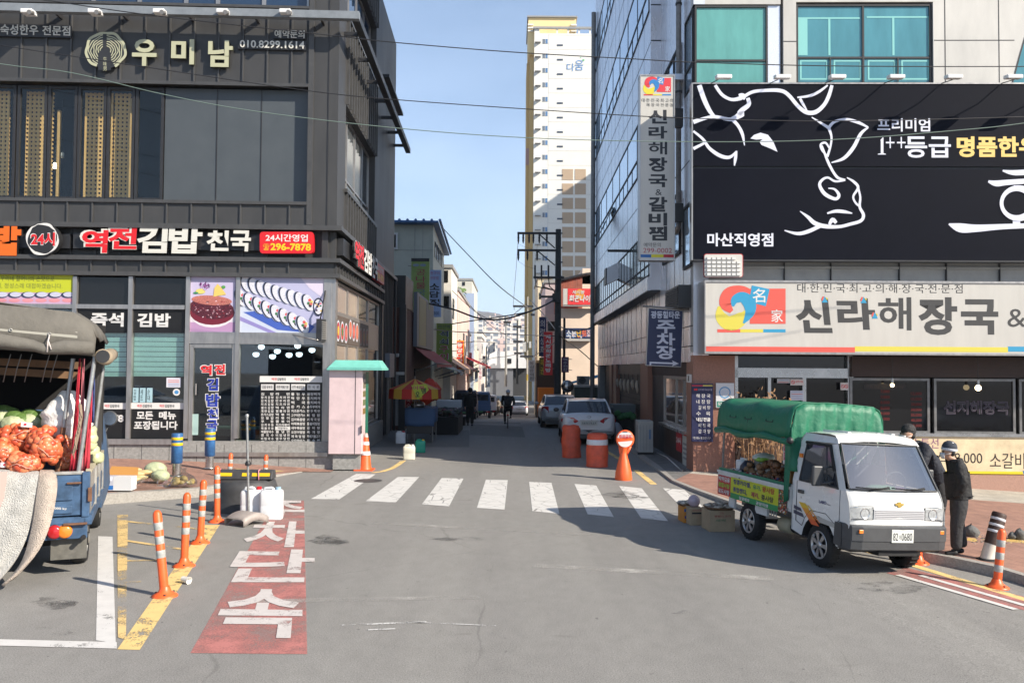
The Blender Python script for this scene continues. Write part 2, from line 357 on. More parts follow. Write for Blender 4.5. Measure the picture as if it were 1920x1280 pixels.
def brick_mat(name,c1,c2,mortar,sc,rough=.8):
 m=bpy.data.materials.new(name);m.use_nodes=True;n=m.node_tree;b=n.nodes['Principled BSDF'];N=n.nodes.new;l=n.links.new
 t=N('ShaderNodeTexCoord');br=N('ShaderNodeTexBrick');br.inputs['Scale'].default_value=sc;br.inputs['Mortar Size'].default_value=.012
 mp_=N('ShaderNodeMapping');mp_.inputs['Rotation'].default_value=(0,0,R(41));l(t.outputs['Object'],mp_.inputs['Vector']);l(mp_.outputs['Vector'],br.inputs['Vector'])
 br.inputs['Color1'].default_value=(*c1,1);br.inputs['Color2'].default_value=(*c2,1);br.inputs['Mortar'].default_value=(*mortar,1)
 z=N('ShaderNodeTexNoise');z.inputs['Scale'].default_value=3;z.inputs['Detail'].default_value=8;z.inputs['Roughness'].default_value=.7;l(t.outputs['Object'],z.inputs['Vector'])
 r=N('ShaderNodeValToRGB');r.color_ramp.elements[0].position=.3;r.color_ramp.elements[0].color=(.66,.66,.66,1);r.color_ramp.elements[1].position=.7;r.color_ramp.elements[1].color=(1.15,1.15,1.15,1)
 l(z.outputs['Fac'],r.inputs['Fac'])
 x=N('ShaderNodeMix');x.data_type='RGBA';x.blend_type='MULTIPLY';x.inputs['Factor'].default_value=1;l(br.outputs['Color'],x.inputs['A']);l(r.outputs['Color'],x.inputs['B'])
 l(x.outputs['Result'],b.inputs['Base Color']);b.inputs['Roughness'].default_value=rough
 bp=N('ShaderNodeBump');bp.inputs['Strength'].default_value=.4;bp.inputs['Distance'].default_value=.01;l(br.outputs['Fac'],bp.inputs['Height']);bp.invert=True;l(bp.outputs['Normal'],b.inputs['Normal'])
 return m
PAVE=brick_mat('red_pavers',(.37,.20,.145),(.30,.165,.125),(.21,.13,.105),4.2)
TAN=brick_mat('tan_pavers',(.48,.44,.37),(.42,.385,.325),(.27,.25,.22),3.2)
GRAYP=brick_mat('grey_pavers',(.20,.195,.185),(.17,.165,.16),(.10,.10,.10),2.6)
KERB=mat('kerb_granite',(.33,.31,.28),.85,noise=.3,scale=30,bump=.3,bscale=60)
YPAVE=mat('yellow_tactile_paving',(.50,.36,.15),.8,noise=.3,scale=6)
FL=Fr((-4.77,23,0),(1,.041,0),(.041,-1,0));FLS=Fr((-4.77,23,0),(-.0219,1,0),(1,.0219,0))
FR_=Fr((4.74,22.3,0),(1,-.02,0),(-.02,-1,0));FRS=Fr((4.74,22.3,0),(.01,1,0),(-1,.01,0))
Lf=[(-14.5,16.2,.2),(-11,16.6,.2)]
for px,py,h in[(60,936,.2),(184,927,.2),(280,921,.19),(375,915,.18),(440,905,.13),(500,893,.06),(560,884,.012)]:
 p=G(px,py,h);Lf.append((p.x,p.y,h))
Lb=[]
for i,(x,y,h)in enumerate(Lf):
 u=-18+18.2*(i/(len(Lf)-1))**.8;p=FL.P(u,0,-.1);Lb.append((p.x,p.y,.30-.29*max(0,(u+6)/6.2)**1.3 if u>-6 else .30))
Lf.append((-4.72,22.4,.012));Lb.append((-4.70,22.95,.012))
mb=MB();n=10
mb.grid([[V(a)+(V(b)-V(a))*(j/n)for a,b in zip(Lf,Lb)]for j in range(n+1)],PAVE,True)
struct(mb.build('sidewalk',local=True))
mb=MB()
rows=[[],[],[],[]]
for a,b in zip(Lf[:-1],Lb[:-1]):
 a=V(a);b=V(b);d=(b-a).normalized()
 rows[0].append(V((a.x,a.y,-.02))-d*.02);rows[1].append(a+V((0,0,.004))-d*.01);rows[2].append(a+d*.17+V((0,0,.004)));rows[3].append(a+d*.172-V((0,0,.05)))
mb.grid(rows,KERB,False)
struct(mb.build('kerb',local=True))
mb=MB()
q=[G(*p)for p in((470,893,.09),(545,883,.02),(520,874,.05),(440,880,.12))]
mb.poly([p+V((0,0,.03))for p in q],YPAVE);struct(mb.build('tactile_paving'))
Rk=[(5.75,40,.02)]
for px,py,h in[(1138,812,.02),(1182,842,.05),(1225,873,.05),(1262,901,.05),(1300,916,.06),(1360,937,.08),(1500,983,.12),(1640,1014,.13),(1725,1034,.14),(1780,1044,.14),(1862,1061,.14),(1897,1072,.12),(1990,1100,.12),(2100,1135,.12)]:
 p=G(px,py,h);Rk.append((p.x,p.y,p.z))
Rk[0]=(Rk[1][0]+.1,41,.02)
Rb=[]
for i,(x,y,z)in enumerate(Rk):
 if y>21.5:p=FRS.P(y-22.3,0,-.1);Rb.append((p.x,p.y,max(z,.03)+.03))
 else:
  t=(i-4)/(len(Rk)-5);p=FR_.P(max(.05,14*t),0,-.1);Rb.append((p.x,p.y,gz(p.x,p.y)+.13))
mb=MB()
def band(t0,t1,i0,i1,m,k=6,dz=0.0):
 mb.grid([[V(a)+(V(b)-V(a))*(t0+(t1-t0)*j/k)+V((0,0,dz))for a,b in list(zip(Rk,Rb))[i0:i1]]for j in range(k+1)],m,True,True)
k5=next(i for i,p in enumerate(Rk)if p[1]<=21.5)
band(0,1,0,k5+1,GRAYP);band(0,.74,k5,len(Rk),PAVE);band(.74,1,k5,len(Rk),TAN)
struct(mb.build('sidewalk',local=True))
mb=MB();rows=[[],[],[],[]]
for a,b in zip(Rk,Rb):
 a=V(a);b=V(b);d=(b-a).normalized()
 rows[0].append(V((a.x,a.y,gz(a.x,a.y)-.03))-d*.02);rows[1].append(a+V((0,0,.005))-d*.012);rows[2].append(a+d*.17+V((0,0,.006)));rows[3].append(a+d*.172-V((0,0,.05)))
mb.grid(rows,KERB,False,True)
struct(mb.build('kerb',local=True))
CLAD=mat('dark_metal_cladding',(.046,.0455,.0455),.5,noise=.22,scale=1.4,stretch=(1,1,.35),spec=.45)
CLADB=mat('black_metal',(.022,.022,.024),.45,noise=.2,scale=4)
TRIM=mat('dark_metal_trim',(.057,.056,.055),.42,noise=.2,scale=5)
FLAT=mat('smooth_grey_panel',(.062,.072,.080),.45,noise=.1,scale=2)
ALU=mat('brushed_aluminium',(.40,.38,.36),.38,metal=.75,noise=.2,scale=9,stretch=(1,1,.2))
STONE=mat('granite_plinth',(.27,.265,.25),.7,noise=.3,scale=14)
DARKG=glass('dark_glass',(.008,.008,.009),.05,.45)
BLUEG=glass('blue_tinted_glass',(.015,.035,.075),.03,.9)
BLACK=cm((18,18,18),.55)
WHT=cm((232,230,226),.5)
REDP=cm((226,30,38),.4);ORG=cm((240,110,20),.45);CREAM=cm((226,224,214),.45)
YLW=cm((250,205,30),.45)
def clear_glass(name,tint=.8,refl=.06):
 m=bpy.data.materials.new(name);m.use_nodes=True;n=m.node_tree;n.nodes.remove(n.nodes['Principled BSDF'])
 N=n.nodes.new;l=n.links.new
 t=N('ShaderNodeBsdfTransparent');t.inputs[0].default_value=(tint*.96,tint,tint*.99,1)
 g=N('ShaderNodeBsdfGlossy');g.inputs['Roughness'].default_value=.02
 fr=N('ShaderNodeLayerWeight');p_=N('ShaderNodeMath');p_.operation='POWER';p_.inputs[1].default_value=3.5;l(fr.outputs['Facing'],p_.inputs[0])
 a=N('ShaderNodeMath');a.operation='MULTIPLY_ADD';a.inputs[1].default_value=.8;a.inputs[2].default_value=.03+refl;l(p_.outputs[0],a.inputs[0])
 x=N('ShaderNodeMixShader');l(a.outputs[0],x.inputs[0]);l(t.outputs[0],x.inputs[1]);l(g.outputs[0],x.inputs[2]);l(x.outputs[0],n.nodes['Material Output'].inputs['Surface'])
 return m
CLEAR=clear_glass('window_glass',.985,.0)
CLEARD=clear_glass('shop_glass',.92,.05)
def fpoly(mb,fr,pts,d,m):
 q=[fr.P(*fr.uz(x,y,d),d)for x,y in pts]
 nn=V((0,0,0))
 for a,b in zip(q,q[1:]+q[:1]):nn+=a.cross(b)
 if nn.dot(fr.n)<0:q=q[::-1]
 mb.poly(q,m)
def fell(mb,fr,cx,cy,rx,ry,d,m,rot=0.0,n=20,a0=0,a1=360):
 pts=[]
 for i in range(n+(1 if a1-a0<360 else 0)):
  t=R(a0+(a1-a0)*i/n);x=rx*math.cos(t);y=ry*math.sin(t)
  pts.append((cx+x*math.cos(R(rot))-y*math.sin(R(rot)),cy+x*math.sin(R(rot))+y*math.cos(R(rot))))
 fpoly(mb,fr,pts,d,m)
def stroke(mb,fr,pts,w,d,m,close=False):
 """a brush stroke of varying width through pixel points (x, y) or (x, y, width)"""
 q=[]
 for p in pts:q.append((p[0],p[1],p[2]if len(p)>2 else w))
 out=[]
 for i in range(len(q)-1):
  p0,p1,p2,p3=q[max(0,i-1)],q[i],q[i+1],q[min(len(q)-1,i+2)]
  for k in range(5):
   t=k/5;out.append(tuple(.5*((2*b)+(c-a)*t+(2*a-5*b+4*c-e)*t*t+(3*b-a-3*c+e)*t**3)for a,b,c,e in zip(p0,p1,p2,p3)))
 out.append(q[-1]);L_=[];R2=[]
 for i,p in enumerate(out):
  a=out[max(0,i-1)];b=out[min(len(out)-1,i+1)];dx,dy=b[0]-a[0],b[1]-a[1];l=math.hypot(dx,dy)or 1
  h=max(.3,p[2])/2;L_.append((p[0]-dy/l*h,p[1]+dx/l*h));R2.append((p[0]+dy/l*h,p[1]-dx/l*h))
 w3=lambda p:fr.P(*fr.uz(p[0],p[1],d),d)
 mb.grid([[w3(p)for p in L_],[w3(p)for p in R2]],m,False)
def zf(y):return FL.uz(300,y)[1]
def uf(x,y=400):return FL.uz(x,y)[0]
LB=thing('corner_building','dark metal clad corner building with standing seams above a glass shop front','building',(-4.77,23,0))
ZR=16.6;UL=-17.0;DEP=13.3
u578,u303,u575=uf(578,200),uf(303,270),uf(574,270)
mb=MB()
def fb(u0,u1,z0,z1,d0,d1,m):FL.box(mb,u0,u1,z0,z1,d0,d1,m)
def sb(u0,u1,z0,z1,d0,d1,m):FLS.box(mb,u0,u1,z0,z1,d0,d1,m)
fb(UL,u578,14.9,ZR,-.4,0,CLAD)
fb(UL,u578,zf(155),zf(8),-.4,0,CLAD)
fb(u303,u575,zf(375)+.002,zf(160)-.002,-.4,-.22,FLAT)
fb(UL,u578,zf(420),zf(376),-.4,0,CLAD)
fb(UL,-.06,zf(484),zf(428),-.4,-.24,CLAD)
fb(UL,-.06,zf(515),zf(488),-.4,0,CLAD)
fb(u578,-.02,zf(420),ZR-.003,-.4,-.003,CLAD)
fb(u578+.002,uf(585),zf(418),ZR-.01,0,.05,TRIM);fb(uf(612),uf(614),zf(418),ZR-.01,0,.012,CLADB)
fb(uf(401,270),uf(402.6,270),zf(375),zf(160),-.219,-.205,CLADB);fb(uf(485,270),uf(486.6,270),zf(375),zf(160),-.219,-.205,CLADB)
us0,us1=FLS.uz(648,270)[0],FLS.uz(703,330)[0]
z2a,z2b=FLS.uz(647,355)[1],FLS.uz(647,192)[1]
z3a,z3b=FLS.uz(651,30)[1],14.9
for z0,z1 in((zf(420),z2a),(z2b,z3a),(z3b,ZR-.002)):sb(.0,DEP,z0,z1,-.4,0,CLAD)
for z0,z1 in((z2a,z2b),(z3a,z3b)):
 sb(.0,us0,z0,z1,-.4,-.001,CLAD);sb(us1,DEP,z0,z1,-.4,-.001,CLAD)
sb(.05,9.2,zf(484),zf(428),-.4,-.24,CLAD);sb(.05,9.2,zf(515),zf(488),-.4,-.001,CLAD)
sb(9.2,DEP,.1,zf(420)-.002,-.4,-.02,CLADB)
FL.box(mb,UL,-.45,ZR-.3,ZR-.02,-DEP,-.41,CLADB)
FL.box(mb,UL,-.45,zf(400),zf(400)+.25,-DEP,-.41,CLADB);FL.box(mb,UL,-.45,12.0,12.2,-DEP,-.41,CLADB)
FL.box(mb,UL,UL+.3,.1,ZR-.31,-DEP,-.41,CLADB);FL.box(mb,UL,-.5,.1,ZR-.31,-DEP-.3,-DEP-.001,CLADB)
for y0,y1,d in((420,429,.16),(481,489,.13),(510.5,518,.13)):
 fb(UL,d,zf(y1),zf(y0),-.05,d,TRIM);sb(.0,9.4 if y0>430 else DEP,zf(y1)+.002,zf(y0)-.002,.0,d-.002,TRIM)
for y0,y1,d in((375,381,.07),(153,159,.07),(7,12,.07)):fb(UL,u578,zf(y1),zf(y0),-.001,d,TRIM)
for z in(z2a,z3a):sb(us0-.1,us1+.1,z-.1,z,.0,.09,TRIM)
pitch=uf(346,100)-uf(300,100)
u=uf(41,100)-pitch*14
while u<u578-.1:
 if u>UL:
  for z0,z1 in((zf(153),zf(13)),(zf(420),zf(381)),(zf(510),zf(489)),(14.9,ZR)):fb(u-.018,u+.018,z0,z1,0,.045,TRIM)
  fb(u-.018,u+.018,zf(481),zf(429),-.239,-.2,TRIM)
 u+=pitch
u=.35
while u<DEP-.1:
 for z0,z1 in((zf(420),z2a-.1 if us0-.1<u<us1+.1 else ZR),(z2b,z3a-.1),(z3b,ZR)):
  if z0>zf(421)and not(us0-.1<u<us1+.1):continue
  sb(u-.025,u+.025,z0,z1,0,.085,TRIM)
 if u<9.2:sb(u-.018,u+.018,zf(510),zf(489),0,.04,CLAD)
 else:sb(u-.018,u+.018,.1,zf(420),-.019,.03,CLADB)
 u+=.46
for zz in(13.6,):sb(8.6,DEP+.25,zz,zz+.1,0,.3,CLADB)
mb.build('wall',LB)
mb=MB()
fb(UL,.62,zf(44),zf(30),.42,.62,mat('grey_lamp_rail',(.19,.21,.23),.45,noise=.15))
sb(-.42,DEP+.35,zf(44)+.003,zf(30)-.003,.42,.619,CLADB)
for i in range(10):fb(UL+.8+i*1.75,UL+.86+i*1.75,zf(41),zf(33),0,.42,CLADB)
for i in range(7):sb(.7+i*2,.76+i*2,zf(41),zf(33),0,.42,CLADB)
mb.build('lamp_rail',LB)
def window(parent,fr,u0,u1,z0,z1,d,gm,fm,bars=(),w=.06,rails=(),name='window'):
 m1=MB()
 for a,b in((u0,u0+w),(u1-w,u1)):fr.box(m1,a,b,z0,z1,d-.05,d+.04,fm)
 for a,b in((z0,z0+w),(z1-w,z1)):fr.box(m1,u0+w,u1-w,a,b,d-.05,d+.04,fm)
 for b in bars:fr.box(m1,b-w/2,b+w/2,z0+w,z1-w,d-.045,d+.035,fm)
 for b in rails:fr.box(m1,u0+w,u1-w,b-w/2,b+w/2,d-.04,d+.03,fm)
 o=m1.build(name,parent)
 m2=MB();fr.box(m2,u0+w*.5,u1-w*.5,z0+w*.5,z1-w*.5,d-.012,d,gm);m2.build('pane',o)
 return o
px=[-170,-88,-2,82,170,257,345,405,492,577]
for a,b in zip(px[:-1],px[1:]):window(LB,FL,uf(a,5),uf(b,5)-.002,zf(8),14.9,-.2,BLUEG,ALU,(),.05)
WOOD=mat('lattice_wood',(.50,.30,.12),.6,noise=.15,scale=5)
def lattice_mat():
 m=bpy.data.materials.new('wooden_lattice');m.use_nodes=True;n=m.node_tree;b=n.nodes['Principled BSDF'];N=n.nodes.new;l=n.links.new
 t=N('ShaderNodeTexCoord');sp=N('ShaderNodeSeparateXYZ');l(t.outputs['Object'],sp.inputs[0])
 outs=[]
 for ax in(0,2):
  a=N('ShaderNodeMath');a.operation='MULTIPLY';a.inputs[1].default_value=8.6;l(sp.outputs[ax],a.inputs[0])
  f=N('ShaderNodeMath');f.operation='FRACT';l(a.outputs[0],f.inputs[0])
  g=N('ShaderNodeMath');g.operation='LESS_THAN';g.inputs[1].default_value=.5;l(f.outputs[0],g.inputs[0]);outs.append(g.outputs[0])
 x=N('ShaderNodeMath');x.operation='MULTIPLY';l(outs[0],x.inputs[0]);l(outs[1],x.inputs[1])
 b.inputs['Base Color'].default_value=(.62,.36,.13,1);b.inputs['Roughness'].default_value=.55
 tr=N('ShaderNodeBsdfTransparent');ms=N('ShaderNodeMixShader');l(x.outputs[0],ms.inputs[0]);l(b.outputs[0],ms.inputs[1]);l(tr.outputs[0],ms.inputs[2]);l(ms.outputs[0],n.nodes['Material Output'].inputs['Surface'])
 return m
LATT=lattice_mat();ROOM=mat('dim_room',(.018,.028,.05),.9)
xw=[-220,-165,-110,-55,0,23,81,138,193,247,302]
for i,(a,b)in enumerate(zip(xw[:-1],xw[1:])):
 if a==0:continue
 if a==-55:b=22
 o=window(LB,FL,uf(a,270)+.01,uf(b,270)-.01,zf(374),zf(161),-.22,CLEAR,CLADB,(),.075,name='folding_window')
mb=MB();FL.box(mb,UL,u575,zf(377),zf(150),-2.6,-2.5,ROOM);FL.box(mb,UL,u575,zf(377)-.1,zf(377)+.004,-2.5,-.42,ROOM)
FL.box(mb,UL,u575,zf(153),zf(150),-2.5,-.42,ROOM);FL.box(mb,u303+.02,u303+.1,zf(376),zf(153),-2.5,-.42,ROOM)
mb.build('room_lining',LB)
for a,b in((-160,-112),(-60,-6),(26,79),(139,193),(196,228)):
 mb=MB();FL.box(mb,uf(a,270),uf(b,270),zf(372),zf(164),-.62,-.58,LATT);mb.build('lattice_screen',LB)
for a,y in((89,200),(227,175)):mb=MB();FL.box(mb,uf(a,270),uf(a+4,270),zf(372),zf(y),-.62,-.5,WOOD);mb.build('wooden_post',LB)
LAMPW=mat('lamp_glow',(1,.82,.6),.5,emit=6)
for x,y in((117,292),(103,312)):
 mb=MB();p=FL.P(*FL.uz(x,y,-1.2),-1.2);mb.cyl(p,p+V((0,0,1.6)),.008,CLADB,n=5);mb.lathe([(.02,.1),(.05,.06),(.05,-.06),(0,-.07)],WHT if y<300 else LAMPW,p,10);mb.build('pendant_lamp',LB)
window(LB,FLS,us0,us1,z2a,z2b,-.25,glass('grey_reflecting_glass',(.09,.10,.105),.06),ALU,[us0+(us1-us0)*k/4 for k in(1,2,3)],.06,[z2a+.55])
window(LB,FLS,us0,us1,z3a,z3b,-.25,BLUEG,ALU,[us0+(us1-us0)*k/4 for k in(1,2,3)],.06)
zt,zb=zf(518),zf(826)
mb=MB()
FL.pbox(mb,605,519,620,846,-.3,.02,ALU)
FL.box(mb,UL,.0,zf(882),zf(826),-.4,.1,STONE);FL.box(mb,uf(353),uf(622),zf(854),zf(846),.1,.16,ALU)
FL.box(mb,UL,uf(347),zf(832),zf(822),.08,.17,ALU)
FLS.box(mb,.102,9.6,.02,zf(826),-.4,.08,STONE)
FLS.box(mb,9.4,9.75,.1,zt,-.4,.04,CLADB)
for k in range(-24,0):FL.box(mb,k*.72,k*.72+.012,zf(880),zf(832),.1,.102,CLADB)
mb.build('plinth',LB)
mb=MB()
for x in(137,242,350,444):FL.pbox(mb,x-4,518,x+4,822,-.12,.06,ALU)
FL.pbox(mb,-60,570,346,578,-.1,.05,ALU);FL.pbox(mb,354,623,606,645,-.1,.05,ALU)
for x in(-60,-170):FL.pbox(mb,x-4,518,x+4,822,-.12,.06,ALU)
mb.build('shop_frame',LB)
mb=MB()
FL.pbox(mb,-400,519,605,570,-.06,-.04,DARKG)
for a,b,y0,y1 in((-400,346,578,822),(448,605,645,846)):FL.pbox(mb,a,y0,b,y1,-.06,-.045,CLEARD)
mb.build('shop_glazing',LB)
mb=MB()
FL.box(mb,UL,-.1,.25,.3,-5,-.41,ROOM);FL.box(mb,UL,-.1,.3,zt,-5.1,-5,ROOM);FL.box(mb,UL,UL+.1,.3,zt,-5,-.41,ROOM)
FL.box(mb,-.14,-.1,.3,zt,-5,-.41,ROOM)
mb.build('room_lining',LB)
for x,y in((490,650),(520,658),(511,668),(542,665),(558,648),(561,664),(480,664),(585,656)):
 p=FL.P(*FL.uz(x,y,-2.2),-2.2);mb=MB();mb.cyl(p,p+V((0,0,.9)),.008,CLADB,n=5)
 mb.lathe([(0,.06),(.08,.05),(.1,0),(.075,-.06),(0,-.09)],mat('shop_lamp',(.75,.9,1),.4,emit=1.6),p,10);mb.build('ceiling_lamp',LB)
for x,w in((470,.5),(430,.6),(300,.7)):
 p=FL.P(*FL.uz(x,800,-1.6),-1.6);mb=MB();mb.box((p.x-w,p.y-.3,.98),(p.x+w,p.y+.3,1.03),cm((60,110,100),.5))
 for a in(-1,1):mb.box((p.x+a*w*.8-.03,p.y-.03,.3),(p.x+a*w*.8+.03,p.y+.03,.98),CLADB)
 mb.build('table',LB)
BLIND=mat('teal_blind',(.30,.52,.48),.6,noise=.1)
for a,b in((145,236),(248,344)):
 mb=MB()
 for k in range(9):FL.pbox(mb,a,622+k*9.4,b,622+k*9.4+8.2,-.16,-.13+.006*(k%2),BLIND)
 mb.build('roller_blind',LB)
mb=MB()
for q in((354,645,361,848),(434,645,441,848),(361,645,434,652),(361,838,434,848)):FL.pbox(mb,*q,-.1,.03,ALU)
dr=mb.build('door',LB)
mb=MB();FL.pbox(mb,361,652,434,838,-.05,-.04,CLEARD);FL.pbox(mb,361,817,434,838,-.04,-.034,BLACK);mb.build('pane',dr)
mb=MB();p=FL.P(*FL.uz(367,740,.04),.04);mb.cyl(p,p+V((0,0,.3)),.018,ALU,n=8);mb.build('handle',dr)
REFL=glass('bright_reflecting_glass',(.32,.26,.21),.08,.6)
sg0=.3;sg1=9.2
cols=[.3,2.3,4.3,6.5,9.2]
for i,(a,b)in enumerate(zip(cols[:-1],cols[1:])):
 zA=FLS.uz(619,582)[1]
 window(LB,FLS,a,b-.002,zA,zt-.02,-.1,REFL if i<2 else DARKG,ALU,(),.07)
 window(LB,FLS,a,b-.002,zb+.02,FLS.uz(619,638)[1],-.1,REFL if i<2 else DARKG,ALU,(),.07)
mb=MB();FLS.box(mb,.3,9.2,FLS.uz(619,638)[1],FLS.uz(619,582)[1],-.14,-.06,ALU);mb.build('transom_panel',LB)
mb=MB();FLS.box(mb,.0,.298,zb,zt,-.3,.0,ALU);mb.build('corner_post',LB)
mb=MB()
p=FLS.P(DEP-.3,.1,.12);mb.cyl(p,p+V((0,0,6.4)),.05,CLADB,n=8);mb.build('downpipe',LB)
def board(name,label,fr,x0,y0,x1,y1,d0,d1,m,bevel=0.0,group=None,cat='sign'):
 mb=MB();fr.pbox(mb,x0,y0,x1,y1,d0,d1,m);return tag(mb.build(name,bevel=bevel),label,cat,group)
def lettering(par,fn,name='lettering'):
 mb=MB();fn(mb);o=mb.build(name,par);return o
KHA=mat('khaki_letters',(.40,.40,.27),.5);KHS=cm((70,72,58),.5)
t=thing('letter_sign','large khaki 우미남 letters beside a tree ring emblem on dark cladding','sign',FL.P(uf(300,100),zf(135),.06))
for ch,q in(('우',(250,76,296,126)),('미',(323,76,366,123)),('남',(392,78,438,128))):
 lettering(t,lambda mb:ftext(mb,FL,ch,*q,.07,KHA,.035,.09,KHS),'letter')
def emblem(mb):
 import math as M_
 def ring(rx,ry,w,dd,m,seed):
  r2=random.Random(seed);ph=[r2.uniform(0,6.28)for _ in range(4)]
  pts=[]
  for k in range(45):
   a=R(118+304*k/44);wob=1+.025*M_.sin(5*a+ph[0])+.02*M_.sin(9*a+ph[1])
   pts.append((198+rx*wob*M_.cos(a),95+ry*wob*M_.sin(a)))
  stroke(mb,FL,pts,w,dd,m)
 ring(36.5,33,5,.13,KHA,1)
 for k in range(6):ring(31-k*4.2,28-k*3.8,1.7,.13+.001*k,KHA,5+k)
 fpoly(mb,FL,[(193,64),(200,64),(200,90),(208,100),(208,132),(184,132),(184,100),(193,90)],.139,CLADB)
 for k,ch in enumerate('牛味男'):ftext(mb,FL,ch,193.5,107+k*9,200,115+k*9,.145,KHA,.0)
lettering(t,emblem,'emblem')
mb=MB();fell(mb,FL,198,95,36,34,.128,CLADB,n=30);p=[FL.P(*FL.uz(198+35*math.cos(R(a)),95+33*math.sin(R(a)),.12),.04)for a in range(0,360,12)]
mb.prism(p,FL.n*.08,CLADB);mb.build('backing',t)
t=thing('letter_sign','small pale 숙성한우 전문점 letters on a black outline at the top left','sign',FL.P(uf(60,55),zf(70),.06))
mb=MB();FL.pbox(mb,-60,45,134,69,.05,.09,CLADB);mb.build('backing',t)
lettering(t,lambda mb:(ftext(mb,FL,'숙성한우',1,47,72,66,.093,CREAM,.012,.02),ftext(mb,FL,'전문점',80,49,132,67,.093,CREAM,.012,.02)))
t=thing('letter_sign','pale phone number 010.8299.1614 under 예약문의 on dark cladding','sign',FL.P(uf(510,75),zf(92),.06))
mb=MB();FL.pbox(mb,446,76,574,93,.05,.09,CLADB);FL.pbox(mb,512,55,573,73,.05,.09,CLADB);mb.build('backing',t)
lettering(t,lambda mb:(ftext(mb,FL,'010.8299.1614',450,77,571,91,.093,CREAM,.012,.02),ftext(mb,FL,'예약문의',515,57,571,72,.093,CREAM,.008,.02)))
for x in(-60,57,182,303,421,538):
 p=FL.P(*FL.uz(x,28,.6),.58);zz=p.z
 t=thing('sign_lamp','white floodlight on the grey rail above the 우미남 letters','lamp',p,'floodlights on the lamp rail')
 mb=MB();mb.obox(p+V((-.16,-.22,-.02)),(.3,0,0),(0,.3,.0),(0,0,.11),mat('white_lamp_housing',(.75,.74,.72),.35));mb.build('housing',t,bevel=.02)
 mb=MB();mb.cyl(p+V((.1,-.1,.02)),p+V((.1,-.26,-.03)),.06,ALU,n=10);mb.build('lamp_head',t)
board('sign_backing','long black box behind the red and white 역전김밥천국 letters',FL,137,439,545,468,-.2,.0,CLADB)
board('sign_backing','short black box behind the round 24시 sign',FL,-80,437,131,464,-.2,.0,CLADB)
WEDGE=cm((40,40,42),.5)
t=thing('letter_sign','red and white 역전김밥천국 letters on the front over the shop windows','sign',FL.P(uf(310,455),zf(475),.05))
for ch,q,m in(('역',(153,431,202,474),'r'),('전',(203,426,257,467),'r'),('김',(259,425,316,475),'w'),('밥',(318,425,381,476),'w'),('천',(389,433,431,471),'w'),('국',(434,433,472,472),'w')):
 def fn(mb,ch=ch,q=q,m=m):
  if m=='r':
   ftext(mb,FL,ch,q[0]-1.5,q[1]-1.5,q[2]+1.5,q[3]+1.5,.05,CREAM,.075,.08,WEDGE);ftext(mb,FL,ch,*q,.132,REDP,.055,0,None,.06)
  else:ftext(mb,FL,ch,*q,.05,CREAM,.06 if ch in '김밥' else .05,.085,WEDGE,.04)
 lettering(t,fn,'letter')
t=thing('letter_sign','orange 밥 letter cut by the left picture edge','sign',FL.P(uf(10,450),zf(480),.05))
lettering(t,lambda mb:ftext(mb,FL,'밥',-10,418,43,480,.06,ORG,.07,.09,WEDGE),'letter')
t=thing('round_sign','round black 24시 sign with a rough white ring','sign',FL.P(uf(80,450),zf(478),.05))
mb=MB();p=[FL.P(*FL.uz(81+31*math.cos(R(a)),448+31*math.sin(R(a)),.2),.04)for a in range(0,360,10)];mb.prism(p,FL.n*.16,WEDGE);mb.build('disc',t)
def ring24(mb):
 pts=[(79.5+29*math.cos(R(a))+wrand(.5),448+28.5*math.sin(R(a))+wrand(.5),3.2+2*math.sin(a*.07))for a in range(0,361,12)];stroke(mb,FL,pts,3,.205,WHT)
 ftext(mb,FL,'24시',56.5,434,104.5,462,.205,WHT,.075);ftext(mb,FL,'24시',58,435.5,103,460.5,.209,REDP,.035)
lettering(t,ring24)
def round_board(fr,x0,y0,x1,y1,d0,d1,m,mb,r=9):
 pts=[]
 for cx,cy,a0 in((x1-r,y0+r,-90),(x1-r,y1-r,0),(x0+r,y1-r,90),(x0+r,y0+r,180)):
  for k in range(5):a=R(a0+90*k/4);pts.append(fr.P(*fr.uz(cx+r*math.cos(a),cy+r*math.sin(a),d1),d0))
 mb.prism(pts,fr.n*(d1-d0),m)
t=thing('phone_sign','rounded red board with 24시간영업 and yellow number 296-7878 on the front','sign',FL.P(uf(537,455),zf(475),.0))
mb=MB();round_board(FL,487,434.5,588,475,-.05,.12,REDP,mb,6);mb.build('board',t)
lettering(t,lambda mb:(ftext(mb,FL,'24시간영업',498,439,577,453,.123,WHT,.02),ftext(mb,FL,'296-7878',507,456,583,470,.123,YLW,.035),ftext(mb,FL,'☎',493,457,505,469,.123,YLW,.0)))
mb=MB();FLS.box(mb,.5,8.3,zf(470),zf(437),-.2,.1,CLADB);tag(mb.build('sign_backing'),'black box on the alley face behind foreshortened 역전김밥천국 letters','sign')
t=thing('letter_sign','foreshortened 역전김밥천국 letters on the alley face of the dark building','sign',FLS.P(4,zf(480),.1))
u=1.4
for ch,m,w in(('역',REDP,.8),('전',REDP,.8),('김',WHT,.85),('밥',WHT,.85),('천',WHT,.65),('국',WHT,.65)):
 def fn(mb,ch=ch,m=m,u=u,w=w):
  f2=lambda a,b:FLS.P(u+w*a,zf(478)+(zf(428)-zf(478))*b,.22)
  letters(mb,ch,f2,m,.06,FLS.n*.06,WEDGE)
  if m is REDP:letters(mb,ch,lambda a,b:FLS.P(u-.02+(w+.04)*a,zf(479)+(zf(427)-zf(479))*b,.2),WHT,.085,FLS.n*.06,WEDGE)
 lettering(t,fn,'letter');u+=w+.05
t=thing('phone_sign','red phone number board foreshortened on the alley face','sign',FLS.P(7,zf(470),.1))
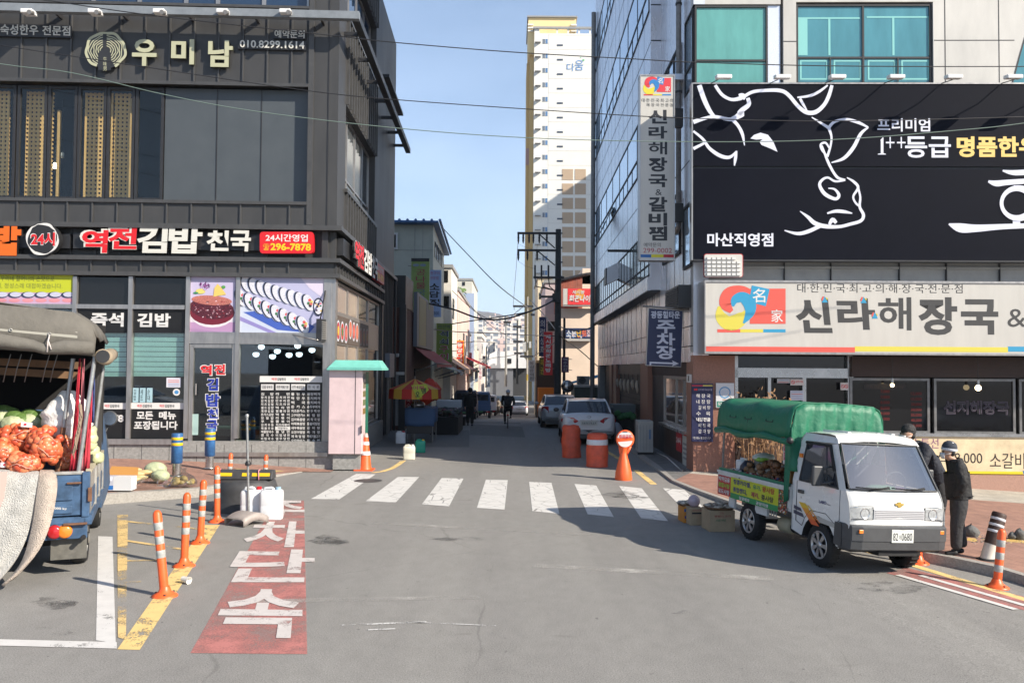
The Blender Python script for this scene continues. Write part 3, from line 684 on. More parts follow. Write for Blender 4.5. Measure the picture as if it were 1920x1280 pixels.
mb=MB();FLS.box(mb,6.1,8.1,zf(476),zf(434),.12,.26,REDP);mb.build('board',t)
lettering(t,lambda mb:(letters(mb,'24시간영업',lambda a,b:FLS.P(6.3+1.6*a,zf(452)+.19*b,.263),WHT,.02),letters(mb,'296-7878',lambda a,b:FLS.P(6.3+1.6*a,zf(471)+.22*b,.263),YLW,.03)))
t=board('banner','yellow green banner over rice rolls with faint grey writing at the left edge',FL,-60,511,136,548,-.03,.02,cm((196,204,40),.6),cat='banner')
lettering(t,lambda mb:(ftext(mb,FL,'우리네 할머니의 손맛으로',1,517,102,527,.024,cm((90,100,50),.6),.0),ftext(mb,FL,'니, 정성스레 대접하겠습니다.',-6,531,117,541,.024,cm((130,140,60),.6),.0)))
def rolls(mb):
 FL.pbox(mb,-60,548,136,569,-.03,.018,cm((206,170,200),.6))
 for k in range(8):
  x=-48+k*25;fell(mb,FL,x,553,13,6,.021,cm((50,60,90),.6));fell(mb,FL,x+2,552,10.5,4.6,.023,cm((205,205,225),.6));fell(mb,FL,x,563,11,3.6,.021,cm((228,150,160),.6))
lettering(t,rolls,'picture')
def shop_banner(name,label,x0,y0,x1,y1,txt,q,b=.05):
 t=board(name,label,FL,x0,y0,x1,y1,-.04,-.02,BLACK,cat='window banner')
 lettering(t,lambda mb:[ftext(mb,FL,s,*r,-.016,WHT,b)for s,r in zip(txt,q)])
 return t
shop_banner('window_banner','black window banner reading 즉석, half hidden by the onion truck roof',143,579,238,624,['즉석'],[(170,586,232,612)],.06)
shop_banner('window_banner','black window banner reading 김밥 between two window frames',248,579,346,624,['김밥'],[(257,587,320,613)],.06)
shop_banner('window_banner','black window banner ending in the digits 78 behind the truck mirror',143,767,235,822,['296-7878'],[(150,777,232,791)],.05)
shop_banner('window_banner','low black window banner with two lines reading 모든 메뉴 포장됩니다',246,767,343,822,['모든','메뉴','포장됩니다'],[(256,771,287,786),(298,771,330,786),(251,789,333,805)],.04)
for x0,x1,lab,xs_ in((143,238,'white strip with small red and black logos above the digits 78',(196,)),(246,344,'white strip with small red and black logos above 모든 메뉴',(257,299))):
 t=board('window_strip',lab,FL,x0,755,x1,766.5,-.04,-.018,WHT,cat='window strip')
 lettering(t,lambda mb:[(ftext(mb,FL,'역전',x,758,x+9,763.5,-.015,REDP,.02),ftext(mb,FL,'김밥천국',x+10,758,x+28,764,-.015,BLACK,.02))for x in xs_])
for k,(x,w3)in enumerate(((249,'김밥'),(262,'세트'),(275,'순대'))):
 t=board('paper_notice',['pale blue paper slip on the window, left of three','pale blue paper slip on the window, middle of three','pale blue paper slip on the window, right of three'][k],FL,x,727,x+10.5,754,-.04,-.03,cm((170,205,215),.7),cat='notice',group='paper slips on the shop window')
 lettering(t,lambda mb:vtext(mb,FL,w3,x+1.5,729,x+6,751,-.027,BLACK,.0))
t=board('paper_notice','white printed notice with small red lines high on the shop window',FL,312,708,339,726,-.04,-.03,cm((225,225,235),.7),cat='notice')
lettering(t,lambda mb:[FL.pbox(mb,315,712+k*3.4,336,713.4+k*3.4,-.03,-.027,cm((210,120,120)if k<2 else(150,160,190),.7))for k in range(4)])
mb=MB();fell(mb,FL,331,735,7,6.5,-.03,WHT);fell(mb,FL,331,735,4,3.6,-.027,cm((80,150,210),.6));tag(mb.build('round_sticker'),'round blue and white sticker under the printed notice','sticker')
t=thing('door_lettering','vertical red and blue 역전김밥천국 lettering on the glass door','lettering',FL.P(uf(397,750),zf(815),-.03))
BLU=cm((35,60,170),.5)
for ch,q,m in(('역',(376,684,397,703),REDP),('전',(402,683,422,702),REDP),('김',(388,709,409,732),BLU),('밥',(386,738,412,762),BLU),('천',(389,766,409,784),BLU),('국',(387,787,408,806),BLU)):
 lettering(t,lambda mb:(ftext(mb,FL,ch,q[0]-1.5,q[1]-1.5,q[2]+1.5,q[3]+1.5,-.03,WHT,.08),ftext(mb,FL,ch,*q,-.026,m,.05)),'letter')
mb=MB();FL.pbox(mb,355,776,371,815,-.03,.0,cm((175,205,200),.6));tag(mb.build('leaflet_holder'),'pale leaflet pad stuck low on the glass door','leaflet holder')
t=thing('menu_board','large black menu board with four columns of white dish names inside the window','menu board',FL.P(uf(545,800),zf(846),-.04))
mb=MB();FL.pbox(mb,487,717,602,845,-.044,-.03,BLACK);mb.build('board',t)
mb=MB();FL.pbox(mb,487,705,604,716.5,-.044,-.026,WHT);mb.build('header_strip',t)
lettering(t,lambda mb:[(ftext(mb,FL,'역전',x,708,x+10,713,-.023,REDP,.02),ftext(mb,FL,'김밥천국',x+11,708,x+27,713.5,-.023,BLACK,.02))for x in(509,552)])
dish=[('김밥·유부초',['김     밥','참 치 김 밥','김 치 김 밥','치 즈 김 밥','샐 드 김 밥','계 란 김 밥','돈가스김밥','모  밀  밥','우      동','김 치 우 동','해 물 우 동','해물칼국수','콩  국  수','비 빔 국 수','쫄      면','비 빔 만 두'],489.5,513),('라면·떡볶기류',['라      면','김 치 라 면','만 두 라 면','치 즈 라 면','떡  라  면','짬 뽕 라 면','떡  볶  이','라  볶  이','쫄  볶  이','치즈라볶이','','물  냉  면','비 빔 냉 면','열 무 냉 면','열무비빔면','물 냉 국 수'],517,543),('안주·볶음밥류',['물  만  두','떡  만  두','떡      국','돈  까  스','치즈돈까스','고구마돈까스','김치볶음밥','야채볶음밥','새우볶음밥','오징어덮밥','제 육 덮 밥','오므라이스','카레라이스'],546,572),('한  식  류',['된장찌개','김치찌개','참치찌개','순두부찌개','만 두 백 반','비  빔  밥','시 락 국 밥','돌솥비빔밥','갈  비  탕','육  개  장','뚝배기불고기','돌  솥  밥','공  기  밥'],576,600)]
def menu(mb):
 for head,ds,a,b in dish:
  FL.pbox(mb,a,720,b,731,-.03,-.026,WHT);ftext(mb,FL,head,a+2,722.5,b-2,728.5,-.023,BLACK,.01)
  h=(838-735)/len(ds)
  for i,s in enumerate(ds):
   y=735+h*i
   if not s:FL.pbox(mb,a-1,y,b+1,y+h,-.03,-.026,WHT);ftext(mb,FL,'계절메뉴',a+3,y+1,b-3,y+h-1.5,-.023,BLACK,.01)
   else:ftext(mb,FL,s,a,y+.8,b,y+min(h,7)-.6,-.027,WHT,.02)
lettering(t,menu)
t=board('food_poster','poster of a glazed cutlet on a white plate over the glass door',FL,356,516,441,623,-.03,.0,cm((205,195,225),.5),cat='poster')
def cutlet(mb):
 fell(mb,FL,398,590,47,28,.003,cm((222,214,226),.5),a0=0,a1=360);fpoly(mb,FL,[(356,622),(356,604),(441,604),(441,622)],.004,cm((190,150,190),.5))
 fell(mb,FL,398,588,42,26,.006,cm((236,228,232),.5));fell(mb,FL,398,586,42,23,.0075,cm((120,30,50),.4))
 fell(mb,FL,397,578,42,20,.009,mat('sauce_print',(.085,.01,.02),.3,noise=.7,scale=26),rot=6);fell(mb,FL,397,563,38,9,.0105,mat('meat_print',(.45,.15,.12),.5,noise=.5,scale=34),rot=4)
 for _ in range(90):
  x=rnd.uniform(362,434);y=rnd.uniform(564,597)
  if((x-397)/38)**2+((y-580)/18)**2<1:fell(mb,FL,x,y,rnd.uniform(.6,2.4),rnd.uniform(.4,1.1),.012+rnd.uniform(0,.001),cm(rnd.choice([(215,160,170),(150,40,50),(60,14,26),(235,205,215)]),.3),rot=rnd.uniform(-40,40),n=7)
 for _ in range(26):fell(mb,FL,384+rnd.gauss(0,5),535+rnd.gauss(0,4),3,.7,.013,cm(rnd.choice([(120,40,120),(190,120,190),(80,20,90)]),.5),rot=rnd.uniform(0,180),n=7)
 fpoly(mb,FL,[(402,540),(408,532),(414,538),(424,552),(400,556)],.0125,cm((240,205,110),.5));fell(mb,FL,376,546,9,5,.0118,cm((225,215,120),.5));fell(mb,FL,419,538,4,3,.013,cm((90,160,80),.5),n=8);fell(mb,FL,367,549,5,2,.013,cm((60,140,90),.5),n=8)
lettering(t,cutlet,'picture')
t=board('food_poster','wide poster of sliced seaweed rice rolls on a board over the shop window',FL,448,516,607,625,-.03,.0,cm((190,190,222),.5),cat='poster')
def gimbap(mb):
 NORI=mat('nori_print',(.012,.016,.04),.4,noise=.6,scale=30);RICE=mat('rice_print',(.62,.62,.68),.5,noise=.3,scale=40);SH=cm((120,135,185),.6)
 fpoly(mb,FL,[(448,575),(470,572),(580,622),(580,625),(448,625)],.003,cm((206,214,232),.5));fpoly(mb,FL,[(448,600),(448,592),(520,624),(505,624)],.0045,cm((150,140,200),.5))
 fpoly(mb,FL,[(456,585),(520,618),(580,624),(590,612),(520,580)],.0055,cm((70,100,190),.5));fpoly(mb,FL,[(560,516),(607,516),(607,560),(580,540)],.004,cm((225,215,235),.5))
 for row,(x0,y0,dx,dy,n,r)in enumerate([(462,532,14.5,4.4,9,17),(452,558,16.5,7.2,8,17.5)]):
  for k in range(n):
   x=x0+dx*k;y=y0+dy*k;e=.006+.0006*(k+row*12)
   fell(mb,FL,x-3.2,y,9.2,r,e,cm((150,160,190),.5),rot=-24);fell(mb,FL,x-1.6,y,9.5,r,e+.0001,NORI,rot=-24);fell(mb,FL,x+1.2,y+.3,9.2,r-.6,e+.0002,RICE,rot=-24)
   for _ in range(5):fell(mb,FL,x+2+wrand(5),y+wrand(12),1.6,1,e+.0003,cm((200,205,222),.5),n=6,rot=rnd.uniform(0,90))
   if row or k==n-1:
    for c,ox,oy in(((225,90,90),1,-6),((70,120,80),-2,2),((232,120,110),4,3),((60,50,60),2,8),((235,215,120),5,-2)):
     fell(mb,FL,x+2+ox*.8,y+oy*.75,3.2,3,e+.0004,cm(c,.5),n=8,rot=30)
 fell(mb,FL,597,575,10,17,.019,NORI);fell(mb,FL,597,575,8,14,.0194,RICE)
 for _ in range(14):fell(mb,FL,597+wrand(5.5),575+wrand(10),2.2,1.7,.0198+rnd.random()*.0003,cm(rnd.choice([(225,110,140),(60,110,80),(235,200,120),(70,40,60),(200,180,220)]),.5),n=7)
lettering(t,gimbap,'picture')
zP0,zP1=FLS.uz(619,640)[1],FLS.uz(619,585)[1]
for i,(a,b,c)in enumerate(((.34,2.24,'first'),(2.36,4.24,'second'),(4.36,6.4,'third'))):
 mb=MB();FLS.box(mb,a,b,zP0,zP1,-.058,-.04,cm((100,88,80),.6)if i<2 else cm((96,90,86),.6))
 t=tag(mb.build('food_poster'),'alley side strip of dish photographs, %s from the street corner'%c,'poster','dish photographs on the alley face')
 mb=MB()
 for k in range(3):
  cu=a+(b-a)*(k+.5)/3;ch=zP0+(zP1-zP0)*rnd.uniform(.4,.62)
  for rr,cc,e in((1,(215,215,225),0),(.8,rnd.choice([(200,60,50),(215,110,60),(190,60,70)]),.002),(.45,rnd.choice([(220,190,70),(230,130,110),(80,130,70)]),.004)):
   pts=[FLS.P(cu+.28*rr*math.cos(R(q)),ch+.3*rr*math.sin(R(q)),-.037+e)for q in range(0,360,24)];mb.poly(pts,cm(cc if i<2 else tuple(v//2+30 for v in cc),.5))
 mb.build('picture',t)
t=thing('wall_heater','grey grille unit on a black arm leaning off the shop corner','air unit',FL.P(uf(606,620),zf(640),.2))
mb=MB();q=FLS.rect;
c=FL.P(*FL.uz(604,620,.3),.3);mb.obox(c+V((-.16,0,-.28)),(.14,0,0),(.1,.5,0),(0,0,.6),CLADB);mb.build('casing',t)
mb=MB()
for k in range(9):mb.obox(c+V((-.015,.02,-.22+k*.055)),(.02,0,0),(.09,.44,0),(0,0,.03),ALU)
mb.build('grille',t)
mb=MB();mb.tube([c+V((-.08,.1,.3)),c+V((.0,.05,.62)),FL.P(*FL.uz(610,545,.02),.02)],.02,CLADB);mb.tube([c+V((-.1,0,-.25)),FL.P(*FL.uz(547,627,.02),.03)],.015,ALU);mb.build('arm',t)
PANEL=mat('silver_panel',(.72,.74,.79),.26,metal=.3,noise=.05,scale=1.2,stretch=(1,1,.3))
WPAN=mat('white_panel',(.50,.485,.45),.4,noise=.12,scale=1.5,stretch=(1,1,.3))
GPAN=mat('grey_panel',(.30,.30,.29),.5,noise=.15,scale=2)
JOINT=cm((52,54,58),.7)
TEAL=mat('teal_glass',(.12,.34,.31),.1,spec=.7,noise=.22,scale=.9,stretch=(2,2,.5));TEAL2=mat('blue_teal_glass',(.075,.235,.28),.08,spec=.7,noise=.22,scale=.9,stretch=(2,2,.5))
SKYG=glass('sky_blue_glass',(.46,.62,.78),.04,1.0,.5)
GRAN=mat('red_granite',(.26,.125,.085),.45,noise=.35,scale=45);GRAN2=mat('pale_red_granite',(.38,.22,.165),.5,noise=.25,scale=40)
BROWN=mat('brown_timber',(.035,.018,.013),.6,noise=.4,scale=5,stretch=(1,1,8));DARKIN=mat('dark_interior',(.008,.007,.007),.8)
STEEL=mat('stainless_steel',(.45,.44,.43),.28,metal=.9,noise=.2,scale=3)
PIPE=mat('grey_steel_pipe',(.22,.21,.20),.5,metal=.4,noise=.3,scale=8)
def zr(y,x=1600):return FR_.uz(x,y)[1]
def ur(x,y=400):return FR_.uz(x,y)[0]
RB=thing('panel_building','tall silver panel clad corner building with strip windows above a restaurant','building',(4.74,22.3,0))
TOP=24.0;UE=19.0;YB=27.6
def rb(mb,u0,u1,z0,z1,d0,d1,m):FR_.box(mb,u0,u1,z0,z1,d0,d1,m)
def sr(mb,u0,u1,z0,z1,d0,d1,m):FRS.box(mb,u0,u1,z0,z1,d0,d1,m)
mb=MB()
zs1,z_w0,z_w1=zr(527),zr(158),zr(4)
rb(mb,ur(1750,80),UE,z_w0,TOP,-.4,0,WPAN);rb(mb,ur(1469,80),ur(1493,80),z_w0,TOP,-.4,-.002,WPAN)
rb(mb,.0,ur(1464,80),zr(8),TOP,-.4,-.003,WPAN);rb(mb,ur(1493,80),ur(1750,80),z_w1,TOP,-.4,-.001,WPAN)
rb(mb,ur(1440,80)+.01,ur(1464,80),z_w0,zr(9),-.4,-.06,PANEL)
rb(mb,.0,UE,zr(662),z_w0-.002,-.4,-.004,GPAN)
for x in(1772,1873):rb(mb,ur(x,80)-.012,ur(x,80)+.012,z_w0,TOP,0,.004,JOINT)
rb(mb,ur(1750,80)+.02,ur(1902,80),zr(76,1800)-.012,zr(76,1800)+.012,.0,.0035,JOINT);rb(mb,ur(1469,80),ur(1493,80),zr(78,1480)-.01,zr(78,1480)+.01,-.001,.004,JOINT)
rb(mb,.35,UE,zr(503)-.02,zr(500),-.003,.05,GPAN)
for k,x in enumerate((1470,1557,1685,1773,1873,1960)):rb(mb,ur(x,495)-.01,ur(x,495)+.01,zr(526),zr(487),-.003,.054,JOINT)
zS=2.95;zP=FRS.uz(1237,490)[1];zB=FRS.uz(1237,544)[1]
uB=YB-22.3
sr(mb,.0,uB,zS,z_w0-.003,-.4,-.004,PANEL);sr(mb,.0,uB,zr(8),TOP,-.4,-.004,PANEL)
sr(mb,1.25,uB,z_w0-.003,zr(8),-.4,-.004,PANEL)
sr(mb,uB,27.5,zS,zB,-.4,-.006,PANEL)
mb.build('wall',RB)
BLK=Fr(FRS.P(uB,0,.32),FRS.u,FRS.n)
blk_len=21.0
mb=MB()
BLK.box(mb,0,blk_len,zB,TOP-.003,-1.2,0,PANEL)
mb.build('projecting_block',RB)
zb=lambda y:BLK.uz(1218,y)[1]
def strip(z0,z1,kind):
 m1=MB();BLK.box(m1,.35,blk_len-.05,z0,z1,-.02,.012,SKYG);o=m1.build('strip_window',RB)
 m2=MB()
 for z in(z0,z1):BLK.box(m2,.3,blk_len,z-.035,z+.035,-.01,.03,JOINT)
 zm=z0+(z1-z0)*.33;BLK.box(m2,.35,blk_len-.05,zm-.05,zm+.05,-.01,.028,JOINT)
 n=15
 for k in range(n+1):
  u=.37+(blk_len-.45)*k/n;BLK.box(m2,u-.025,u+.025,z0+.04,zm-.06,0,.026,JOINT)
  if k%2==0:BLK.box(m2,u-.025,u+.025,zm+.06,z1-.04,0,.026,JOINT)
 m2.build('frame',o)
zz=[(zb(20),zb(-95)),(zb(298),zb(192)),(zb(-260),zb(-370))]
for a,b in zz:strip(a,b,0)
m1=MB()
for z in(zb(85),zb(139),zb(360),zb(-170)):BLK.box(m1,.02,blk_len-.02,z-.012,z+.012,-.001,.006,JOINT)
for k in range(1,14):BLK.box(m1,k*1.5-.008,k*1.5+.008,zB+1.1,TOP-.1,-.001,.003,JOINT)
e=Fr(BLK.P(0,0,0),-BLK.n,-BLK.u)
for z in(zb(16),zb(82),zb(150),zb(488),zb(428),zb(-60)):e.box(m1,.0,.33,z-.02,z+.02,0,.004,JOINT)
m1.build('panel_joints',RB)
m1=MB();BLK.box(m1,.25,blk_len-.05,zB+.5,zb(430),-.02,.01,glass('balcony_glass',(.20,.25,.25),.07,.8,.25));o=m1.build('strip_window',RB)
m2=MB()
for z in(zB+.5,zb(430),zb(496)):BLK.box(m2,.2,blk_len-.02,z-.03,z+.03,-.01,.028,JOINT)
for k in range(22):BLK.box(m2,.27+k*.95,.31+k*.95,zB+.52,zb(430)-.03,0,.024,JOINT)
m2.build('frame',o)
m1=MB();BLK.box(m1,-.02,blk_len+.1,zB-.02,zB+.42,.001,.1,PANEL);BLK.box(m1,-.02,blk_len+.1,zB-.06,zB-.021,-.35,.1,cm((78,80,84),.6));m1.build('balcony_edge',RB)
m1=MB()
for z in(3.9,zS+.42,z_w0-1.9,zB+.9):sr(m1,.05,26.5 if z<zB else uB-.05,z-.012,z+.012,-.006,.004,JOINT)
for k in range(1,20):
 u=k*1.38;sr(m1,u-.01,u+.01,zS+.45,(zB-.03 if u>uB-.3 else zB+2.2),-.006,.002,JOINT)
m1.build('panel_joints',RB)
for q in((1.3,4.9,zr(118),zr(118)+.16,-.004,.42),(1.3,4.5,14.6,14.9,-.004,.35)):m1=MB();sr(m1,*q,PANEL);m1.build('ledge',RB)
for z0,z1 in((FRS.uz(1270,210)[1],FRS.uz(1270,95)[1]),(FRS.uz(1270,480)[1],FRS.uz(1270,365)[1])):
 window(RB,FRS,1.7,4.6,z0,z1,.02,SKYG,JOINT,[2.7,3.7],.08,name='window')
window(RB,FRS,.08,1.15,z_w0,zr(12),-.02,SKYG,JOINT,(),.06,[zr(113)])
window(RB,FRS,.1,1.2,FRS.uz(1295,500)[1],FRS.uz(1295,380)[1],.02,SKYG,JOINT,(),.07)
window(RB,FR_,.04,ur(1440,80),z_w0,zr(10),-.05,TEAL,JOINT,(),.05,[zr(113)])
window(RB,FR_,ur(1494,80),ur(1748,80),z_w0+.02,zr(7),-.08,TEAL2,JOINT,[ur(1620,80)],.05,[zr(107)])
m1=MB()
for x in(1557,1684):FR_.pbox(m1,x-1.2,108,x+1.2,153,-.06,-.035,JOINT)
m1.build('mullion',RB)
CURT=mat('pale_teal_curtain',(.20,.50,.48),.7)
m1=MB()
for x0,x1 in((1496,1514),(1553,1557),(1673,1677),(1740,1746)):FR_.pbox(m1,x0,34,x1,104,-.078,-.074,CURT)
FR_.pbox(m1,1496,33,1612,36,-.078,-.073,CURT);FR_.pbox(m1,1625,31,1742,34,-.078,-.073,CURT)
for x in(1500,1563,1627,1690):
 for q in((x,113,x+52,116),(x,147,x+52,150),(x,116,x+3,147),(x+49,116,x+52,147)):FR_.pbox(m1,*q,-.078,-.073,CURT)
m1.build('curtain',RB)
m1=MB();fpoly(m1,FR_,[(1921,75),(1960,75),(1960,156),(1900,156)],.004,TEAL2);m1.build('slanted_window',RB)
m1=MB();stroke(m1,FR_,[(1922,70),(1910,112),(1898,157)],2.5,.008,JOINT);m1.build('slanted_frame',RB)
m1=MB()
su=lambda x,y=760:FRS.uz(x,y)[0]
u_w0,u_w1=su(1287),su(1239);u_p0,u_p1=su(1217),su(1203);u_s1=su(1157)
sr(m1,0,u_w0,-.3,zS-.002,-.4,-.002,GRAN);sr(m1,u_w0,u_w1,-.2,1.05,-.4,-.1,mat('dark_brown_tile',(.05,.03,.022),.4,noise=.3,scale=3))
sr(m1,u_w0,u_p0,2.55,zS-.002,-.4,-.1,BROWN);sr(m1,u_w1,u_p0,-.2,2.549,-.4,-.12,CLADB)
sr(m1,u_p0,u_p1,-.2,zS-.002,-.4,.05,GRAN);sr(m1,u_s1,u_s1+1.2,-.2,zS-.002,-.4,.05,GRAN)
sr(m1,u_s1+1.2,27.5,-.2,zS-.002,-.4,-.3,CLADB);sr(m1,u_p1,u_s1,2.5,zS-.002,-.4,-.05,CLADB)
sr(m1,20,21,-.2,zS-.003,-.4,.0,GRAN);sr(m1,26.4,27.5,-.2,zS-.003,-.39,.0,GPAN)
m1.build('ground_floor',RB)
m1=MB()
SHUT=mat('roller_shutter',(.045,.043,.042),.5,metal=.3,noise=.3,scale=6)
for k in range(26):sr(m1,u_p1,u_s1,-.05+k*.1,.045+k*.1,-.2,-.14+.02*(k%2),SHUT)
m1.build('roller_shutter',RB)
window(RB,FRS,u_w0+.05,u_w1-.02,1.05,2.55,-.12,glass('street_window_glass',(.10,.085,.07),.04,.9),ALU,[(u_w0+u_w1)/2,u_w0+.9],.09)
m1=MB();sr(m1,u_w0,u_w1,.98,1.06,-.1,.08,STEEL);m1.build('sill',RB)
m1=MB();rb(m1,.5,UE,-.4,TOP-.3,-26.5,-.45,DARKIN);m1.build('core',RB)
m1=MB();rb(m1,.42,UE,TOP-.29,TOP-.1,-26.5,-.41,GPAN);m1.build('roof',RB)
m1=MB();rb(m1,UE,UE+.3,-.8,TOP-.004,-26.5,-.01,WPAN);sr(m1,27.5,27.8,zS,TOP-.01,-15,-.42,PANEL);m1.build('end_wall',RB)
zh=zr(668);m1=MB()
rb(m1,.0,ur(1378,760),-.5,zh,-.38,.004,GRAN)
rb(m1,ur(1378,760),UE,zr(888),zr(815),-.44,-.1,BROWN);rb(m1,ur(1600,760),UE,zr(706),zh,-.44,-.08,BROWN)
rb(m1,ur(1640,900),UE,-.9,zr(888),-.44,.02,GRAN2);rb(m1,ur(1378,900),ur(1640,900),-.6,zr(905),-.44,-.05,GRAN2)
m1.build('ground_floor',RB)
m1=MB()
for x0,y0,x1,y1 in((1378,690,1600,708),(1378,667,1384,880),(1505,708,1512,880),(1590,667,1599,880),(1440,708,1446,880)):FR_.pbox(m1,x0,y0,x1,y1,-.36,-.2,STEEL)
o=m1.build('door_frame',RB)
m1=MB();FR_.pbox(m1,1384,668,1590,690,-.38,-.34,DARKG);FR_.pbox(m1,1384,708,1590,885,-.38,-.34,DARKG);m1.build('pane',o)
for x0,x1 in((1598,1749),(1757,1911),(1918,2080)):
 window(RB,FR_,ur(x0,760),ur(x1,760),zr(813,1700),zr(709,1700),-.2,DARKG,mat('dark_steel_frame',(.20,.195,.19),.4,metal=.6,noise=.3,scale=6),(),.065)
m1=MB();rb(m1,ur(1596,815),UE,zr(817),zr(811),-.25,-.02,STEEL);m1.build('sill',RB)
NEON=cm((88,74,96),.5)
t=thing('neon_sign','unlit purple tube lettering 선지해장국 inside the dark restaurant window','sign',FR_.P(ur(1830,770),zr(778),-.19))
lettering(t,lambda mb:(ftext(mb,FR_,'선지해장국',1769,751,1892,777,-.19,NEON,.035),ftext(mb,FR_,'선지해장국',1770,752,1891,776,-.186,cm((24,22,26),.5),.004)))
t=thing('price_list','faint red price figures behind the dark restaurant window','price list',FR_.P(ur(1690,770),zr(805),-.19))
def prices(mb):
 rd=cm((120,22,18),.6)
 for i,s in enumerate(['7,000','7,000','8,000','8,000','9,000','7,000']):ftext(mb,FR_,s,1651,731+i*10.3,1668,737+i*10.3,-.19,rd,.01)
 for i,s in enumerate(['12,000','15,000','20,000','30,000','35,000','40,000','45,000']):ftext(mb,FR_,s,1708,735+i*10,1728,741+i*10,-.19,rd,.01)
 FR_.pbox(mb,1620,719,1700,730,-.195,-.19,cm((30,26,24),.6));ftext(mb,FR_,'해장국 메뉴',1624,721,1696,728,-.188,cm((70,56,50),.6),.0)
lettering(t,prices)
BULB=mat('lit_bulb',(1,.78,.45),.4,emit=5)
for x,y,lab in((1673,722,'small lit bulb hanging by the price list window'),(1834,727,'larger lit bulb hanging by the purple 선지해장국 window')):
 p=FR_.P(*FR_.uz(x,y,.1),.1);r=.05 if x<1700 else .075
 t=thing('light_bulb',lab,'bulb',p+V((0,0,-r)))
 m1=MB();m1.ball(p,r,BULB,12,8);m1.build('bulb',t);m1=MB();m1.cyl(p+V((0,0,r*.9)),p+V((0,0,r+.13)),.035,STEEL,n=10);m1.cyl(p+V((0,0,r+.13)),p+V((0,0,zr(662)-p.z)),.008,CLADB,n=5);m1.build('socket',t)
t=board('banner','cream price banner with 소갈비찜 under the restaurant windows',FR_,1600,819,2080,888,-.1,-.07,mat('cream_banner',(.66,.53,.34),.6,noise=.25,scale=2.2),cat='banner')
INK=cm((40,32,28),.6)
lettering(t,lambda mb:(ftext(mb,FR_,'식',1753,846,1783,872,-.066,INK,.0),ftext(mb,FR_,'8,000',1790,849,1842,871,-.066,INK,.0),ftext(mb,FR_,'소갈비찜',1856,849,1945,878,-.066,INK,.0),ftext(mb,FR_,'어린이 특선',1668,821,1760,840,-.066,cm((150,96,130),.6),.0),ftext(mb,FR_,'해장국 정식',1625,846,1745,874,-.066,INK,.0)))
lettering(t,lambda mb:[FR_.pbox(mb,a,883,b,888,-.07,-.064,m)for a,b,m in((1600,1765,REDP),(1765,1918,cm((240,215,40),.5)),(1918,2080,cm((40,110,190),.5)))],'stripe')
NAVY=mat('dark_navy_board',(.003,.004,.0095),.55,noise=.15,scale=2,spec=.08);CWHITE=mat('board_white_line',(.62,.64,.74),.45)
t=thing('billboard','huge dark navy billboard with a white line drawing of a cow head','billboard',FR_.P(2,zr(485),.3))
zc0,zc1,zcm=FR_.rect(1298,158,1298.5,486,.55)[2],FR_.rect(1298,158,1298.5,486,.55)[3],FR_.uz(1500,314,.55)[1]
uc0=FR_.uz(1299,320,.55)[0]
m1=MB();rb(m1,uc0,UE,zcm+.03,zc1,.3,.55,NAVY);rb(m1,uc0,UE,zc0,zcm-.03,.3,.55,NAVY);rb(m1,uc0+.05,UE-.01,zcm-.03,zcm+.03,.3,.5,CLADB);m1.build('board',t)
m1=MB();rb(m1,uc0-.035,uc0-.001,zc0-.02,zc1+.03,.28,.57,ALU);rb(m1,uc0,UE,zc1+.001,zc1+.035,.28,.57,ALU);rb(m1,uc0,UE,zc0-.04,zc0-.001,.28,.57,CLADB)
for z in(zc0+.7,zcm,zc1-.7):rb(m1,uc0+.15,uc0+.25,z-.08,z+.08,0,.28,GPAN)
m1.build('frame',t)
cow=[([(1311,160,9),(1320,186,9),(1330,207,8),(1340,220,6)],8),([(1300,229,8),(1322,222,6),(1340,219,6),(1370,224,7),(1385,216,9)],7),([(1341,160,6),(1354,178,6),(1372,187,6),(1390,184,8)],6),([(1386,182,11),(1392,181,12),(1398,184,8)],10),([(1393,183,6),(1410,173,6),(1432,170,6),(1462,170,7),(1478,178,7),(1497,200,7),(1513,211,8),(1530,210,8),(1545,197,7),(1554,180,7),(1560,160,6)],7),([(1552,160,3),(1536,172,5),(1518,180,5),(1495,183,3)],5),([(1500,185,5),(1506,196,5),(1513,207,2)],4),([(1402,184,7),(1404,196,8),(1392,206,9),(1385,212,6),(1392,214,10),(1372,224,8)],7),([(1372,223,7),(1384,236,6),(1392,252,6),(1396,273,1.5)],6),([(1300,246,4),(1318,261,5),(1330,278,6),(1350,292,7),(1368,295,6),(1381,284,3)],6),([(1381,283,3),(1379,297,6),(1377,311,2)],4),([(1300,279,6),(1314,272,5),(1325,266,4)],5),([(1522,220,2),(1538,230,4),(1554,240,6)],4),([(1553,241,6),(1564,229,5),(1585,224,5),(1607,229,6),(1628,239,3)],5),([(1628,239,3),(1614,251,6),(1600,277,7),(1582,297,6),(1559,305,2)],6),([(1554,240,6),(1559,257,4),(1557,275,4),(1551,294,5)],4),([(1551,293,3),(1541,281,4),(1539,271,4),(1548,268,4),(1555,278,3)],4),([(1541,273,3),(1551,300,5),(1562,322,5),(1572,334,5),(1585,337,3)],5),([(1585,338,3),(1566,340,4),(1552,333,4),(1541,338,5),(1537,348,6),(1547,364,7),(1566,373,6),(1573,366,6),(1565,355,4),(1553,353,2)],5),([(1588,333,2),(1601,341,5),(1609,352,5),(1600,368,4),(1604,380,4),(1612,387,4)],4),([(1609,352,4),(1613,370,4),(1612,388,5),(1619,403,6),(1614,414,6),(1595,420,6),(1573,425,6),(1545,424,8),(1527,418,8),(1515,407,6),(1500,396,1.5)],6),([(1537,424,7),(1515,434,7),(1495,438,6),(1471,432,2)],6),([(1555,421,5),(1561,412,8),(1568,418,6)],6),([(1551,400,3),(1567,396,6),(1583,397,6),(1598,400,2)],5)]
